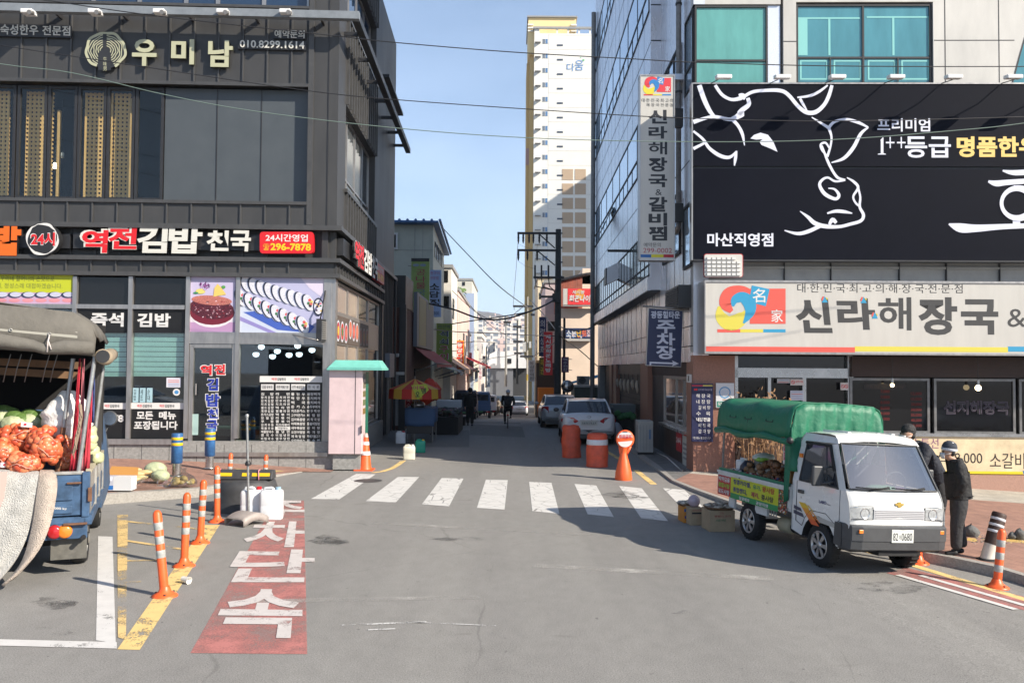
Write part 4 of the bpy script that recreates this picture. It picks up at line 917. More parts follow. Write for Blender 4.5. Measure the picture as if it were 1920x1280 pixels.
ho=[([(1853,340,4),(1868,344,11),(1890,342,10),(1950,338,9)],9),([(1880,320,3),(1905,324,10),(1960,320,9)],8),([(1906,348,10),(1905,356,10)],10),([(1906,408,14),(1906,426,14)],14),([(1779,420,3),(1800,427,17),(1830,428,14),(1880,425,10),(1960,422,9)],10)]
def cowdraw(mb):
 for i,(pts,w)in enumerate(cow):stroke(mb,FR_,pts,w,.554+.0003*i,CWHITE)
 fpoly(mb,FR_,[(1407,260),(1414,253),(1426,249),(1440,253),(1450,266),(1458,285),(1443,278),(1428,272),(1424,266),(1430,261),(1418,262)],.556,CWHITE)
lettering(t,cowdraw,'cow_drawing')
def hodraw(mb):
 for i,(pts,w)in enumerate(ho):stroke(mb,FR_,pts,w,.554+.0003*i,CWHITE)
 stroke(mb,FR_,[(1908+30*math.cos(R(a)),381+28*math.sin(R(a)),11+4*math.sin(R(a+90)))for a in range(0,361,20)],12,.565,CWHITE)
lettering(t,hodraw,'brush_letter')
GOLD=mat('gold_letters',(.72,.50,.14),.5)
lettering(t,lambda mb:(ftext(mb,FR_,'프리미엄',1645,222,1744,247,.556,CWHITE,.02),fpoly(mb,FR_,[(1650.5,263),(1655,258),(1656.5,258),(1656.5,287.5),(1661,288.5),(1661,290),(1646,290),(1646,288.5),(1651.5,287.5),(1651.5,264)],.556,CWHITE),ftext(mb,FR_,'++',1661,257,1698,278,.556,CWHITE,-.01),ftext(mb,FR_,'등급',1697,256,1783,296,.556,CWHITE,.02),ftext(mb,FR_,'마산직영점',1326,437,1450,462,.556,CWHITE,.025)))
lettering(t,lambda mb:ftext(mb,FR_,'명품한우',1794,256,1949,295,.556,GOLD,.055),'gold_lettering')
for i,x in enumerate((1357,1467,1570,1680,1788,1900,1995)):
 p=FR_.P(*FR_.uz(x,146,1.3),1.3);q=FR_.P(FR_.uz(x-26,165,.5)[0],zc1+.03,.45)
 t=thing('sign_lamp','white floodlight on a thin arm over the cow billboard','lamp',p,'floodlights over the cow billboard')
 m1=MB();m1.obox(p+V((-.2,-.12,-.05)),(.38,0,.0),(0,.22,.03),(0,0,.1),mat('white_lamp_housing',(.75,.74,.72),.35));m1.build('housing',t,bevel=.02)
 m1=MB();m1.tube([p+V((-.12,0,0)),q+V((.1,-.5,-.05)),q,q+V((0,.2,-.3))],.013,CLADB,5);m1.build('arm',t)
SIGNW=mat('cream_white_sign',(.49,.475,.435),.45,noise=.08,scale=1.2,stretch=(3,3,.4))
t=thing('shop_sign','long white 신라해장국 signboard with taegeuk logo and striped bottom edge','sign',FR_.P(4,zr(662),.5))
zs0=FR_.uz(1322,661,.9)[1];zs1=FR_.uz(1322,527,.9)[1];us=FR_.uz(1323,590,.9)[0]
m1=MB();rb(m1,us,UE,zs0,zs1,.1,.9,SIGNW);m1.build('box',t)
m1=MB()
for z in(zs0,zs1):rb(m1,us-.03,UE,z-.025,z+.025,.08,.925,ALU)
rb(m1,us-.03,us-.001,zs0+.026,zs1-.026,.08,.925,ALU);m1.build('frame',t)
LR=cm((232,96,82),.5);LY=cm((228,215,84),.5);LB_=cm((48,160,205),.5);CHAR=cm((62,62,62),.55)
def logo(mb,fr,d,k,ox,oy,r_,y_,b_):
 T=lambda pts:[(ox+(x-1345)*k,oy+(y-535)*k)+((w*k,)if w else())for x,y,w in pts]
 stroke(mb,fr,T([(1348,574,4),(1351,592,20),(1364,605,26),(1381,603,28),(1394,592,20),(1398,582,3)]),5,d,y_)
 stroke(mb,fr,T([(1412,560,3),(1404,549,14),(1388,547,24),(1370,555,34),(1361,570,24),(1372,584,8)]),5,d+.001,r_)
 stroke(mb,fr,T([(1374,574,5),(1378,562,15),(1392,557,20),(1405,568,24),(1406,586,18),(1394,606,3)]),5,d+.002,b_)
 fpoly(mb,fr,[p[:2]for p in T([(1406,541,0),(1473,541,0),(1473,607,0),(1406,607,0)])],d+.0005,r_)
 fpoly(mb,fr,[p[:2]for p in T([(1410,535,0),(1443,542,0),(1436,574,0),(1404,566,0)])],d+.003,b_)
 a,b=T([(1411,541,0),(1435,567,0)]);ftext(mb,fr,'名',*a,*b,d+.005,WHT,.01)
 a,b=T([(1446,580,0),(1468,604,0)]);ftext(mb,fr,'家',*a,*b,d+.003,WHT,.01)
 for x0,x1,m in((1345,1388,r_),(1388,1431,y_),(1431,1473,b_)):fpoly(mb,fr,[p[:2]for p in T([(x0,617,0),(x1,617,0),(x1,623,0),(x0,623,0)])],d,m)
lettering(t,lambda mb:logo(mb,FR_,.903,1,1345,535,LR,LY,LB_),'logo')
lettering(t,lambda mb:ftext(mb,FR_,'대·한·민·국·최·고·의·해·장·국·전·문·점',1495,532,1805,549,.903,CHAR,.0),'small_lettering')
for ch,q,sl in(('신',(1492,559,1558,624),-.1),('라',(1570,559,1641,618),-.06),('해',(1647,557,1709,619),0),('장',(1722,557,1795,628),0),('국',(1802,561,1872,627),0),('&',(1889,579,1924,613),0)):
 lettering(t,lambda mb:ftext(mb,FR_,ch,*q,.903,CHAR,{'해':.018,'&':0}.get(ch,.036),0,None,sl),'letter')
for x,y in((1546,555),(1619,556),(1640,585)):
 lettering(t,lambda mb:(fpoly(mb,FR_,[(x-5,y+12),(x,y),(x+6,y+12)],.906,LB_),fpoly(mb,FR_,[(x-6,y+6),(x-3,y),(x,y+2),(x-4,y+9)],.9055,LR),fpoly(mb,FR_,[(x+2,y+2),(x+6,y+4),(x+5,y+8)],.9055,LY)),'brush_tip')
lettering(t,lambda mb:[FR_.pbox(mb,a,650,b,659.5,.9,.904,m)for a,b,m in((1324,1603,LR),(1603,1890,LY),(1890,2080,LB_))],'stripe')
t=thing('lamp_panel','white ribbed panel with red edge standing on the white signboard','panel',FR_.P(*FR_.uz(1357,518,.6),.6))
m1=MB();round_board(FR_,1321,477,1392,519,.5,.6,cm((215,212,205),.5),m1,4);m1.build('board',t)
m1=MB()
for i in range(7):
 for j in range(5):
  if i<6 or j>0:FR_.pbox(m1,1326+i*9.3,482+j*7.4,1333+i*9.3,486.5+j*7.4,.6,.64,WHT)
m1.build('ribs',t)
m1=MB();round_board(FR_,1319.5,475.5,1393.5,520,.52,.575,cm((170,60,60),.5),m1,5);m1.build('edge',t)
VS=Fr((0,22.55,0),(1,0,0),(0,-1,0))
t=thing('projecting_sign','tall vertical white sign reading 신라해장국&갈비찜 with number 299-0002','sign',VS.P(*VS.uz(1232,486),0))
m1=MB();VS.pbox(m1,1200.5,141,1264.5,486,-.35,.0,SIGNW);m1.build('box',t)
m1=MB()
for q in((1199.5,140,1265.5,142.5),(1199.5,484,1265.5,488),(1199.5,142.5,1201.5,484),(1263.5,142.5,1265.5,484)):VS.pbox(m1,*q,-.36,.015,ALU)
m1.build('frame',t)
lettering(t,lambda mb:logo(mb,VS,.004,.40,1207,144,cm((226,60,70),.5),cm((230,215,60),.5),cm((40,130,200),.5)),'logo')
def vs_txt(mb):
 for ch,y0,y1 in(('신',206,232),('라',237,260),('해',266,290),('장',295,322),('국',327,351),('&',355,366),('갈',369,397),('비',399,423),('찜',424,451)):
  ftext(mb,VS,ch,1216 if ch!='&' else 1229,y0,1251 if ch!='&' else 1241,y1,.004,cm((40,42,48),.5),{'해':.015,'&':0}.get(ch,.036))
 ftext(mb,VS,'대·한·민·국·최·고·의',1203,185,1262,192,.004,CHAR,.0);ftext(mb,VS,'해·장·국·전·문·점',1212,194,1262,200,.004,CHAR,.0)
 ftext(mb,VS,'예약문의',1207,455,1239,463,.004,CHAR,.0);ftext(mb,VS,'299-0002',1206,465,1260,474,.004,cm((170,50,70),.5),.0)
lettering(t,vs_txt)
lettering(t,lambda mb:[VS.pbox(mb,a,477,b,482.5,0,.005,m)for a,b,m in((1201,1221,cm((30,100,170),.5)),(1221,1244,cm((215,205,40),.5)),(1244,1264,cm((180,20,40),.5)))],'stripe')
for y in(220,398):m1=MB();VS.pbox(m1,1266,y-17,1281,y+17,-.3,-.1,CLADB);m1.build('bracket',t)
t=thing('drain_pipe','grey drain pipe down the street corner of the silver building ending in an elbow','pipe',FRS.P(1.3,8,.1))
m1=MB();p0=FRS.P(1.45,24,.12);p1=FRS.P(1.45,FRS.uz(1283,415)[1],.12)
m1.cyl(p0,p1,.075,PIPE);m1.tube([p1,p1+V((0,0,-.12)),p1+V((-.04,.08,-.22)),p1+V((-.06,.25,-.24))],.08,PIPE,10);m1.build('pipe',t)
m1=MB()
for z in(10.5,13,15.5):m1.cyl(FRS.P(1.45,z,.12),FRS.P(1.45,z+.06,.12),.095,CLADB)
m1.build('clamp',t)
t=thing('drain_pipe','slim grey drain pipe at the far corner of the silver building','pipe',BLK.P(blk_len-.6,3,.15))
m1=MB();m1.cyl(BLK.P(blk_len-.6,0,.15),BLK.P(blk_len-.6,23,.15),.13,PIPE);m1.build('pipe',t)
PS=Fr((0,22.9,0),(1,0,0),(0,-1,0))
t=thing('projecting_sign','navy parking sign reading 주차장 with a white arrow to the right','sign',PS.P(*PS.uz(1246,686),0))
NV=cm((26,38,78),.5);WB=cm((205,210,225),.5)
fq=lambda x,y:PS.P(*PS.uz(x,y))
m1=MB();m1.prism([fq(1211,685),fq(1277,688),fq(1281,582),fq(1216,577)],V((0,.12,0)),ALU);m1.build('frame',t)
m1=MB();m1.poly([fq(1212,684)+V((0,-.004,0)),fq(1276.5,687)+V((0,-.004,0)),fq(1280,583)+V((0,-.004,0)),fq(1217,578)+V((0,-.004,0))],NV);m1.build('board',t)
m1=MB();m1.tube([fq(1205,574),fq(1306,581)],.028,PIPE);m1.build('bracket',t)
def pk(mb):
 ftext(mb,PS,'광동힐타운',1220.5,583,1275,597,.008,WB,.03);ftext(mb,PS,'주',1231,600,1266,625,.008,WB,.03);ftext(mb,PS,'차',1231,624,1266,650,.008,WB,.03);ftext(mb,PS,'장',1230,647,1266,673,.008,WB,.03)
 fpoly(mb,PS,[(1218,678),(1262,679.5),(1260,675.5),(1273,681.5),(1260,686.5),(1262,682.5),(1221,681),(1221,684),(1218,684)],.008,WB)
lettering(t,pk)
t=thing('wall_louvre','black louvre box on the street wall beside the white signboard','vent',FRS.P(.9,5,.2))
m1=MB();lz0,lz1=FRS.uz(1300,575)[1],FRS.uz(1300,532)[1];la,lb=.25,2.25
sr(m1,la,lb,lz0,lz1,.0,.34,CLADB);m1.build('casing',t)
m1=MB()
for k in range(9):sr(m1,la+.04,lb-.04,lz0+.05+k*(lz1-lz0-.08)/9,lz0+.085+k*(lz1-lz0-.08)/9,.34,.37,cm((58,60,62),.5))
m1.build('slat',t)
t=thing('vent_hood','angled grey metal duct hood sticking out of the balcony windows','vent',BLK.P(8,zb(470),.3))
m1=MB();c0=BLK.P(8.8,zb(470),.02);m1.obox(c0,BLK.u*.8,BLK.n*.5+V((0,0,-.25)),V((0,0,.7)),PANEL);m1.build('duct',t)
m1=MB();m1.obox(c0+BLK.n*.5+V((0,0,-.25)),BLK.u*.8,BLK.n*.04,V((0,0,.7)),CLADB);m1.build('mouth',t)
t=thing('flag_bracket','short dark rod sticking out of the silver wall above the balcony','bracket',BLK.P(6,zb(437),.2))
m1=MB();m1.cyl(BLK.P(5.3,zb(430),.0),BLK.P(5.3,zb(430),.85),.05,CLADB);m1.build('rod',t)
t=thing('tilted_window','small tilted open window pane on the far part of the silver wall','window',BLK.P(12,zb(300),.2))
m1=MB();c0=BLK.P(11,zb(272),.03);m1.obox(c0,BLK.u*1.6,BLK.n*.45+V((0,0,-1.0)),BLK.n*.04,glass('open_pane_glass',(.03,.07,.07),.05));m1.build('pane',t)
t=board('menu_banner','navy vertical menu banner listing 해장국 dishes on the granite corner pillar',FR_,1297,719,1337,828,.02,.09,cm((24,30,74),.5),cat='menu sign')
def mn(mb):
 for i,s in enumerate(['해 장 국','내 장 탕','갈 비 탕','수   육','내장전골','해 장 국','감 자 탕']):ftext(mb,FR_,s,1305.5+(4 if i in(2,5,6)else 0),738+i*11.1,1332,745.5+i*11.1,.093,WHT,.0 if i!=4 else .03)
 ftext(mb,FR_,'*전 메뉴 포장됩니다*',1299,818.5,1333,823,.093,WHT,.0);ftext(mb,FR_,'신라해장국&갈비찜',1309,728.5,1335,732,.093,cm((200,190,210),.5),.0)
 for x in(1303,1306):fell(mb,FR_,x,730,2,2,.094,REDP,n=8)
lettering(t,mn)
lettering(t,lambda mb:[FR_.pbox(mb,a,721.5,b,724,.09,.094,m)for a,b,m in((1297,1318,cm((190,40,60),.5)),(1318,1336,cm((210,190,90),.5)))],'stripe')
t=board('plaque','white certificate plaque with blue flower ring and green 모범 strip on the pillar',FR_,1342.5,718,1376.5,764,.02,.06,cm((224,226,228),.4),cat='plaque')
def mobum(mb):
 for k in range(24):
  a0,a1=15*k,15*k+12
  fpoly(mb,FR_,[(1359+11*math.cos(R(a0)),735.5+11*math.sin(R(a0))),(1359+11*math.cos(R(a1)),735.5+11*math.sin(R(a1))),(1359+8.6*math.cos(R(a1)),735.5+8.6*math.sin(R(a1))),(1359+8.6*math.cos(R(a0)),735.5+8.6*math.sin(R(a0)))],.063,cm((50,150,205),.5))
 for k in range(5):fell(mb,FR_,1359+4*math.cos(R(72*k-90)),735.5+4*math.sin(R(72*k-90)),3.4,3.4,.0635+.0004*k,cm((205,215,225),.5),n=10)
 FR_.pbox(mb,1344,752,1375,763,.06,.063,cm((60,140,120),.5));ftext(mb,FR_,'모범음식점',1346,753.5,1373,760,.066,WHT,.02)
lettering(t,mobum)
for q,lab,c in(((1457,710,1481,718),'narrow white strip sticker on the restaurant door glass',(200,205,205)),((1482,710.5,1507,722),'white no smoking sticker with red symbol beside the narrow strip',(228,220,215)),((1482,732,1507,750),'white and blue printed notice on the restaurant door glass',(220,225,235)),((1576,717,1591,731),'square white sticker with two red prohibition rings on the door frame',(225,220,215))):
 t=board('sticker',lab,FR_,*q,-.2,-.19,cm(c,.6),cat='sticker')
 def st(mb,q=q):
  x0,y0,x1,y1=q
  if y0<715 and x0>1470 or x0>1570:
   for cx in([x0+4.5,x1-4]if x0>1570 else[x0+5]):
    stroke(mb,FR_,[(cx+3*math.cos(R(a)),(y0+y1)/2+3*math.sin(R(a)))for a in range(0,361,30)],.9,-.186,REDP);stroke(mb,FR_,[(cx-2,(y0+y1)/2-2),(cx+2,(y0+y1)/2+2)],.9,-.185,REDP)
   if x0<1570:ftext(mb,FR_,'금연시설',x0+10,y0+2.5,x1-2,y0+6.5,-.186,REDP,.01)
  else:
   for k in range(2 if y1-y0<10 else 4):FR_.pbox(mb,x0+2,y0+2+k*4,x1-2,y0+3.2+k*4,-.19,-.187,cm((150,160,190)if k!=1 else(200,90,90),.6))
 lettering(t,st)
t=thing('poster','red 24 poster low on the dark street wall below the window','poster',FRS.P(su(1267),.4,-.1))
pu=su(1272),su(1262);m1=MB();sr(m1,pu[0],pu[1],.38,.95,-.1,-.09,cm((200,45,50),.5));m1.build('board',t)
lettering(t,lambda mb:letters(mb,'24시',lambda a,b:FRS.P(pu[1]-.05+(pu[0]-pu[1]+.1)*a,.6+.2*b,-.086),WHT,.03))
t=thing('poster','white sheet poster with a red top edge low on the street wall','poster',FRS.P(su(1281),.1,-.1))
pv=su(1289),su(1274);m1=MB();sr(m1,pv[0],pv[1],.05,.98,-.1,-.085,cm((205,208,200),.6));sr(m1,pv[0],pv[1],.9,.96,-.085,-.08,cm((200,60,50),.5))
for k in range(4):sr(m1,pv[0]+.1,pv[1]-.1,.25+k*.13,.31+k*.13,-.085,-.081,cm((150,155,155),.6))
m1.build('board',t)
t=thing('small_sign','tiny white pictogram plate on the corner beside the navy menu banner','sign',FRS.P(.4,2.4,.02))
m1=MB();sr(m1,.2,.75,2.4,2.62,.0,.03,WHT);sr(m1,.4,.55,2.44,2.58,.03,.034,CLADB);m1.build('plate',t)
for k in range(6):
 u=u_p1+.45+(u_s1-u_p1-.9)*k/5.5
 t=thing('dried_fish','string of pale dried fish hanging over the dark roller shutter','dried fish',FRS.P(u,1.9,.1),'strings of dried fish over the shutter')
 m1=MB();m1.cyl(FRS.P(u,2.3,.1),FRS.P(u,2.55,.1),.01,CLADB,n=5);m1.build('string',t)
 m1=MB();l=rnd.uniform(.35,.6)
 m1.tube([FRS.P(u,2.32,.1),FRS.P(u+.03,2.3-l*.3,.12),FRS.P(u-.02,2.3-l*.7,.1),FRS.P(u,2.3-l,.1)],[.03,.075,.06,.02],mat('dried_fish_skin',(.42,.36,.28),.6,noise=.3,scale=20),7);m1.build('fish',t)
q0=G(1197,853,.05);q1=G(1229,848,.06)
t=thing('outdoor_unit','white outdoor air conditioner unit standing against the brown pillar','air unit',q0)
m1=MB();hh=.98;wv=V((.48,.02,0));m1.obox(q0+V((.0,.05,.08)),wv,V((.05,.95,0)),(0,0,hh),mat('beige_metal',(.45,.44,.41),.45,noise=.1));m1.build('casing',t,bevel=.02)
m1=MB()
for k in range(10):m1.obox(q0+V((-.004,.12,.2+k*.075)),V((.01,0,0)),V((.045,.8,0)),(0,0,.03),GPAN)
for k in range(4):m1.obox(q0+V((.06+k*.1,.043,.15)),V((.012,0,0)),V((0,.01,0)),(0,0,.8),GPAN)
m1.obox(q0+V((.34,.04,.5)),V((.06,0,0)),V((0,.012,0)),(0,0,.3),cm((120,150,190),.5));m1.build('grille',t)
m1=MB();m1.obox(q0+V((0,.1,0)),V((.48,0,0)),V((0,.1,0)),(0,0,.08),CLADB);m1.build('foot',t)
m1=MB();a=FRS.P(su(1225,850),.08,.1)
pts=[G(1232,849,.08),G(1250,857,.09),G(1265,870,.09),G(1280,884,.09),G(1290,877,.09)]
m1.tube(pts,.025,cm((225,222,215),.5));tag(m1.build('hose'),'white hose lying along the foot of the street wall','hose')
def box_at(mb,x0,x1,y0,y1,z0,z1,m):
 if z0==0 and y1>47:z0=-7
 mb.box((x0,y0,z0),(x1,y1,z1),m)
def XY(px,y):return(px-960)/F*y
def ZY(py,y,px=960):return P(px,py,y).z
def FY(y):return Fr((0,y,0),(1,0,0),(0,-1,0))
YT=200.0;T=FY(YT)
TW=mat('white_render',(.72,.70,.64),.7,noise=.06,scale=.2);TY=mat('ochre_render',(.62,.42,.17),.7,noise=.05,scale=.2);TYS=mat('yellow_render',(.80,.60,.30),.7,noise=.05,scale=.2)
TB=mat('brown_tower_panel',(.42,.31,.21),.7);TPK=mat('dull_pink_render',(.45,.28,.27),.7);WIN=glass('tower_window',(.10,.20,.36),.1,.7)
tw=thing('apartment_tower','very tall white and ochre apartment tower with a blue 다움 logo near its top','apartment tower',(12,YT+10,0))
tx0,tx1=T.uz(1000.5,300)[0],T.uz(1150,300)[0];tz1=T.uz(1050,63)[1];tz2=T.uz(1050,51)[1]
mb=MB();box_at(mb,tx0,tx1,YT,YT+22,0,tz1,TW);box_at(mb,tx0+.02,tx0+1.2,YT+.1,YT+21,tz1,tz2-.4,TW);box_at(mb,tx0+.4,tx1,YT+4,YT+21,tz1,tz2-.8,TYS);mb.build('wall',tw)
mb=MB();box_at(mb,tx0-.3,tx1,YT-.3,YT+.2,tz2-.5,tz2,GPAN);box_at(mb,tx0-.3,tx0+.2,YT+.2,YT+22,tz2-.5,tz2,GPAN)
for k in range(5):box_at(mb,tx0+5.2+k*2.6,tx0+5.6+k*2.6,YT,YT+.3,tz1,tz2-.5,TW)
mb.build('parapet',tw)
mb=MB();a,b=T.uz(991,40)[0],T.uz(1081,40)[0];box_at(mb,a,b,YT+1.5,YT+18,tz2-6,T.uz(1030,29)[1],TYS)
for k in range(3):
 for q in((a-.15,a+1.2),(b-1.2,b+.15)):box_at(mb,q[0],q[1],YT+1.2,YT+1.6,tz2-.6+k*.75,tz2-.3+k*.75,TW)
box_at(mb,a-.3,b+.3,YT+1,YT+18.5,T.uz(1030,29)[1],T.uz(1030,26.5)[1],GPAN)
mb.build('roof_block',tw)
mb=MB();a=T.uz(992.5,300)[0];box_at(mb,a,tx0-.02,YT+2.5,YT+19,0,tz2-2,TY);box_at(mb,T.uz(987,300)[0],a-.02,YT+5,YT+17,0,T.uz(990,105)[1],TY)
box_at(mb,T.uz(986.7,300)[0],a-.01,YT+4.9,YT+5.3,T.uz(990,300)[1],T.uz(990,268)[1],TPK);mb.build('side_wing',tw)
for k in range(19):
 y=70+27.1*k
 mb=MB();T.pbox(mb,1017.2-k*.06,y+3,1027.6-k*.06,y+12.5,-.1,.06,WHT);o=mb.build('window',tw)
 mb=MB();T.pbox(mb,1018-k*.06,y+3.6,1022-k*.06,y+12,.06,.09,cm((120,130,140),.4));T.pbox(mb,1023-k*.06,y+3.6,1027-k*.06,y+12,.06,.09,WIN);mb.build('pane',o)
 mb=MB();T.pbox(mb,1044.5,y+13.5,1055.5,y+16.5,0,.08,cm((70,82,100),.5));mb.build('vent',tw)
 mb=MB();T.pbox(mb,1003,y+8,1014,y+8.8,.02,.9,cm((150,150,150),.5));mb.build('rail',tw)
for k in range(12):
 for x in(1054,1078):
  mb=MB();T.pbox(mb,x,317+27.1*k,x+20.5,337.5+27.1*k,0,.08,TB);mb.build('brown_panel',tw)
mb=MB();LBL=cm((120,165,220),.5);ftext(mb,T,'다',1063,119,1077,134,.1,LBL,.0);ftext(mb,T,'움',1078,113,1094,132,.1,LBL,.0);fell(mb,T,1094,113,2,2,.1,cm((120,200,150),.5));fell(mb,T,1089,108,1,1,.1,cm((120,200,150),.5));mb.build('logo',tw)
mb=MB()
for k in range(24):T.pbox(mb,1028,66+27.1*k,1115,66.5+27.1*k,0,.03,cm((215,212,204),.7))
T.pbox(mb,1027.6,64,1028.2,520,0,.03,cm((205,205,205),.7));mb.build('joints',tw)
tw2=thing('apartment_tower','second white apartment tower hidden behind the panel clad building','apartment tower',(65,166,0))
mb=MB();box_at(mb,54.5,76,148,183,0,75,TW);mb.build('wall',tw2);mb=MB();box_at(mb,58,70,155,172,75,78,TYS);mb.build('roof_block',tw2)
def slab_mat(name,wall,win,sx,sz):
 m=bpy.data.materials.new(name);m.use_nodes=True;n=m.node_tree;b=n.nodes['Principled BSDF'];N=n.nodes.new;l=n.links.new
 t=N('ShaderNodeTexCoord');br=N('ShaderNodeTexBrick');br.offset=0;br.inputs['Scale'].default_value=1;br.inputs['Brick Width'].default_value=sx;br.inputs['Row Height'].default_value=sz
 br.inputs['Mortar Size'].default_value=.75;br.inputs['Color1'].default_value=(*win,1);br.inputs['Color2'].default_value=(win[0]*1.5,win[1]*1.5,win[2]*1.4,1);br.inputs['Mortar'].default_value=(*wall,1)
 sp=N('ShaderNodeSeparateXYZ');cb=N('ShaderNodeCombineXYZ');ad=N('ShaderNodeMath');l(t.outputs['Object'],sp.inputs[0]);l(sp.outputs[0],ad.inputs[0]);l(sp.outputs[1],ad.inputs[1]);l(ad.outputs[0],cb.inputs[0]);l(sp.outputs[2],cb.inputs[1]);l(cb.outputs[0],br.inputs['Vector'])
 l(br.outputs['Color'],b.inputs['Base Color']);b.inputs['Roughness'].default_value=.7;return m
SL=[slab_mat('apartment_slab_%s'%c,w,v,4,3)for c,w,v in(('white',(.66,.62,.58),(.16,.18,.22)),('pink',(.66,.50,.45),(.18,.18,.22)),('cream',(.70,.64,.54),(.2,.2,.22)))]
far=[(886,904,600,520,0),(903,916,612,560,2),(898,912,626,470,1),(912,924,600,600,1),(922,934,594,620,0),(933,950,602,640,1),(907,937,621,430,0),(945,972,604,500,0),(958,990,596,560,2),(970,1003,612,450,0),(915,928,640,380,2),(933,948,634,360,1),(880,893,618,400,2),(950,968,640,340,0)]
for i,(a,b,y,d,k)in enumerate(far):
 mb=MB();z=ZY(y,d);box_at(mb,XY(a,d),XY(b,d),d,d+14+3*(i%3),0,z,SL[k]);
 t=thing('apartment_block',['white','pale pink','cream'][k]+' apartment block far behind the alley roofs','apartment block',((XY(a,d)+XY(b,d))/2,d,0),'apartment blocks far behind the alley')
 mb.build('wall',t);mb=MB();box_at(mb,XY(a,d)+2,XY(b,d)-2,d+3,d+9,z,z+3.2,SL[(k+1)%3]);mb.build('roof_block',t)
mb=MB();HM=mat('wooded_hill',(.13,.115,.105),.95,noise=.45,scale=.012,bump=.6,bscale=.05)
rows=[]
for j in range(14):
 yy=1300+j*70;row=[]
 for i in range(60):
  x=-700+i*24;px=960+x/yy*F
  h=88*math.exp(-((x+190)/230)**2)+52*math.exp(-((x-120)/300)**2)+26
  row.append((x,yy,h*math.sin(min(1,j/9)*math.pi/2)+rnd.uniform(-3,3)*(j>2)))
 rows.append(row)
mb.grid(rows,HM,True);struct(mb.build('hills',local=True))
BRK=brick_mat('dark_brown_brick',(.15,.05,.036),(.11,.04,.03),(.05,.034,.03),5);CRM=mat('cream_panel_wall',(.42,.42,.34),.6,noise=.12,scale=1.2);CRW=mat('off_white_wall',(.68,.64,.57),.7,noise=.15,scale=1)
ROOFB=mat('blue_metal_roof',(.03,.12,.30),.4,noise=.15,scale=3)
t=thing('brick_shop','low dark brick shop building behind the dark metal corner building','shop building',(-8,43,0))
mb=MB();box_at(mb,-16,-4.75,37.6,50,0,5.4,BRK);mb.build('wall',t)
mb=MB();box_at(mb,-16,-4.7,37.5,40.4,5.4,6.8,CLADB);box_at(mb,-4.95,-4.66,37.4,37.7,0,5.5,CLADB);mb.build('upper_box',t)
mb=MB();box_at(mb,-4.749,-4.69,41.5,49.5,.3,2.7,DARKIN);box_at(mb,-5.2,-4.9,37.5,37.6,.2,2.4,GPAN);mb.build('shop_opening',t)
mb=MB();mb.box((-5.5,37.3,2.42),(-4.7,37.62,2.55),WPAN);mb.build('ledge',t)
t=thing('billboard','dull yellow and grey wall billboard on the alley face of the brick shop','billboard',(-4.6,45,3.6))
mb=MB();mb.box((-4.7,40.6,3.75),(-4.52,49,6.35),cm((110,118,128),.5));mb.build('frame',t)
mb=MB();mb.box((-4.519,41.4,3.85),(-4.5,44.6,6.2),cm((165,155,110),.6));mb.box((-4.519,44.7,3.85),(-4.502,48.9,6.2),cm((125,125,120),.6));mb.build('panel',t)
t=thing('cream_building','cream panelled building with a blue metal roof rising over the alley shops','building',(-8,56,0))
C1=FY(53);zq=lambda y:C1.uz(780,y)[1]
mb=MB();cx=C1.uz(812,480)[0];box_at(mb,-16,cx,53,61.5,0,zq(421),CRM)
for y in(468,):C1.pbox(mb,700,y,812,y+.6,0,.03,GPAN)
for x in(777,792):C1.pbox(mb,x,425,x+.5,545,0,.03,GPAN)
mb.build('wall',t)
mb=MB();mb.prism([(-16,52.4,zq(419)),(cx+.35,52.4,zq(420)),(cx+.35,52.4,zq(416.5)),(-16,52.4,zq(414))],(0,9.5,-.8),ROOFB)
for k in range(18):mb.cyl((-13+k*.5,52.35,zq(415.5)),(-13+k*.5,61.8,zq(415.5)-.8),.09,ROOFB,n=6)
mb.build('roof',t)
mb=MB();C1.pbox(mb,731,436,745.5,467,-.1,.1,WHT);o=mb.build('window',t);mb=MB();C1.pbox(mb,731,440,742,464,.1,.12,DARKG);mb.build('pane',o)
C1S=Fr((cx,53,0),(0,1,0),(1,0,0))
for k in range(5):
 z=zq(452+6*k);mb=MB();C1S.box(mb,1+k*1.3,1.7+k*1.3,zq(478),zq(448),0,.04,DARKG);mb.build('window',t)
mb=MB();C1.pbox(mb,700,545,797,560,.0,1.4,cm((165,170,168),.6));C1.pbox(mb,752,560,756,590,-.2,1.3,WPAN);mb.build('canopy',t)
def block(name,label,x0,x1,y0,y1,z,m,wins=(),group=None,par=.25):
 """plain town house: wall, roof edge and windows given as (face, a, b, z0, z1)"""
 t=thing(name,label,'building',((x0+x1)/2,(y0+y1)/2,0),group)
 mb=MB();box_at(mb,x0,x1,y0,y1,0,z,m);mb.build('wall',t)
 mb=MB();box_at(mb,x0-.12,x1+.12,y0-.12,y1+.12,z,z+par,GPAN);mb.build('roof',t)
 for f,a,b,z0,z1 in wins:
  mb=MB()
  if f=='f':mb.box((a,y0-.05,z0),(b,y0-.001,z1),DARKG)
  elif f=='l':mb.box((x1+.001,a,z0),(x1+.05,b,z1),DARKG)
  else:mb.box((x0-.05,a,z0),(x0-.001,b,z1),DARKG)
  mb.build('window',t)
 return t
block('town_house','narrow white house with a tiled cap beside the cream blue roofed building',-14,XY(845,63),63,70,ZY(503,63),CRW,[('f',XY(831,63),XY(839,63),ZY(530,63),ZY(508,63)),('f',XY(831,63),XY(841,63),ZY(578,63),ZY(556,63)),('l',64.5,66,6.5,8)])
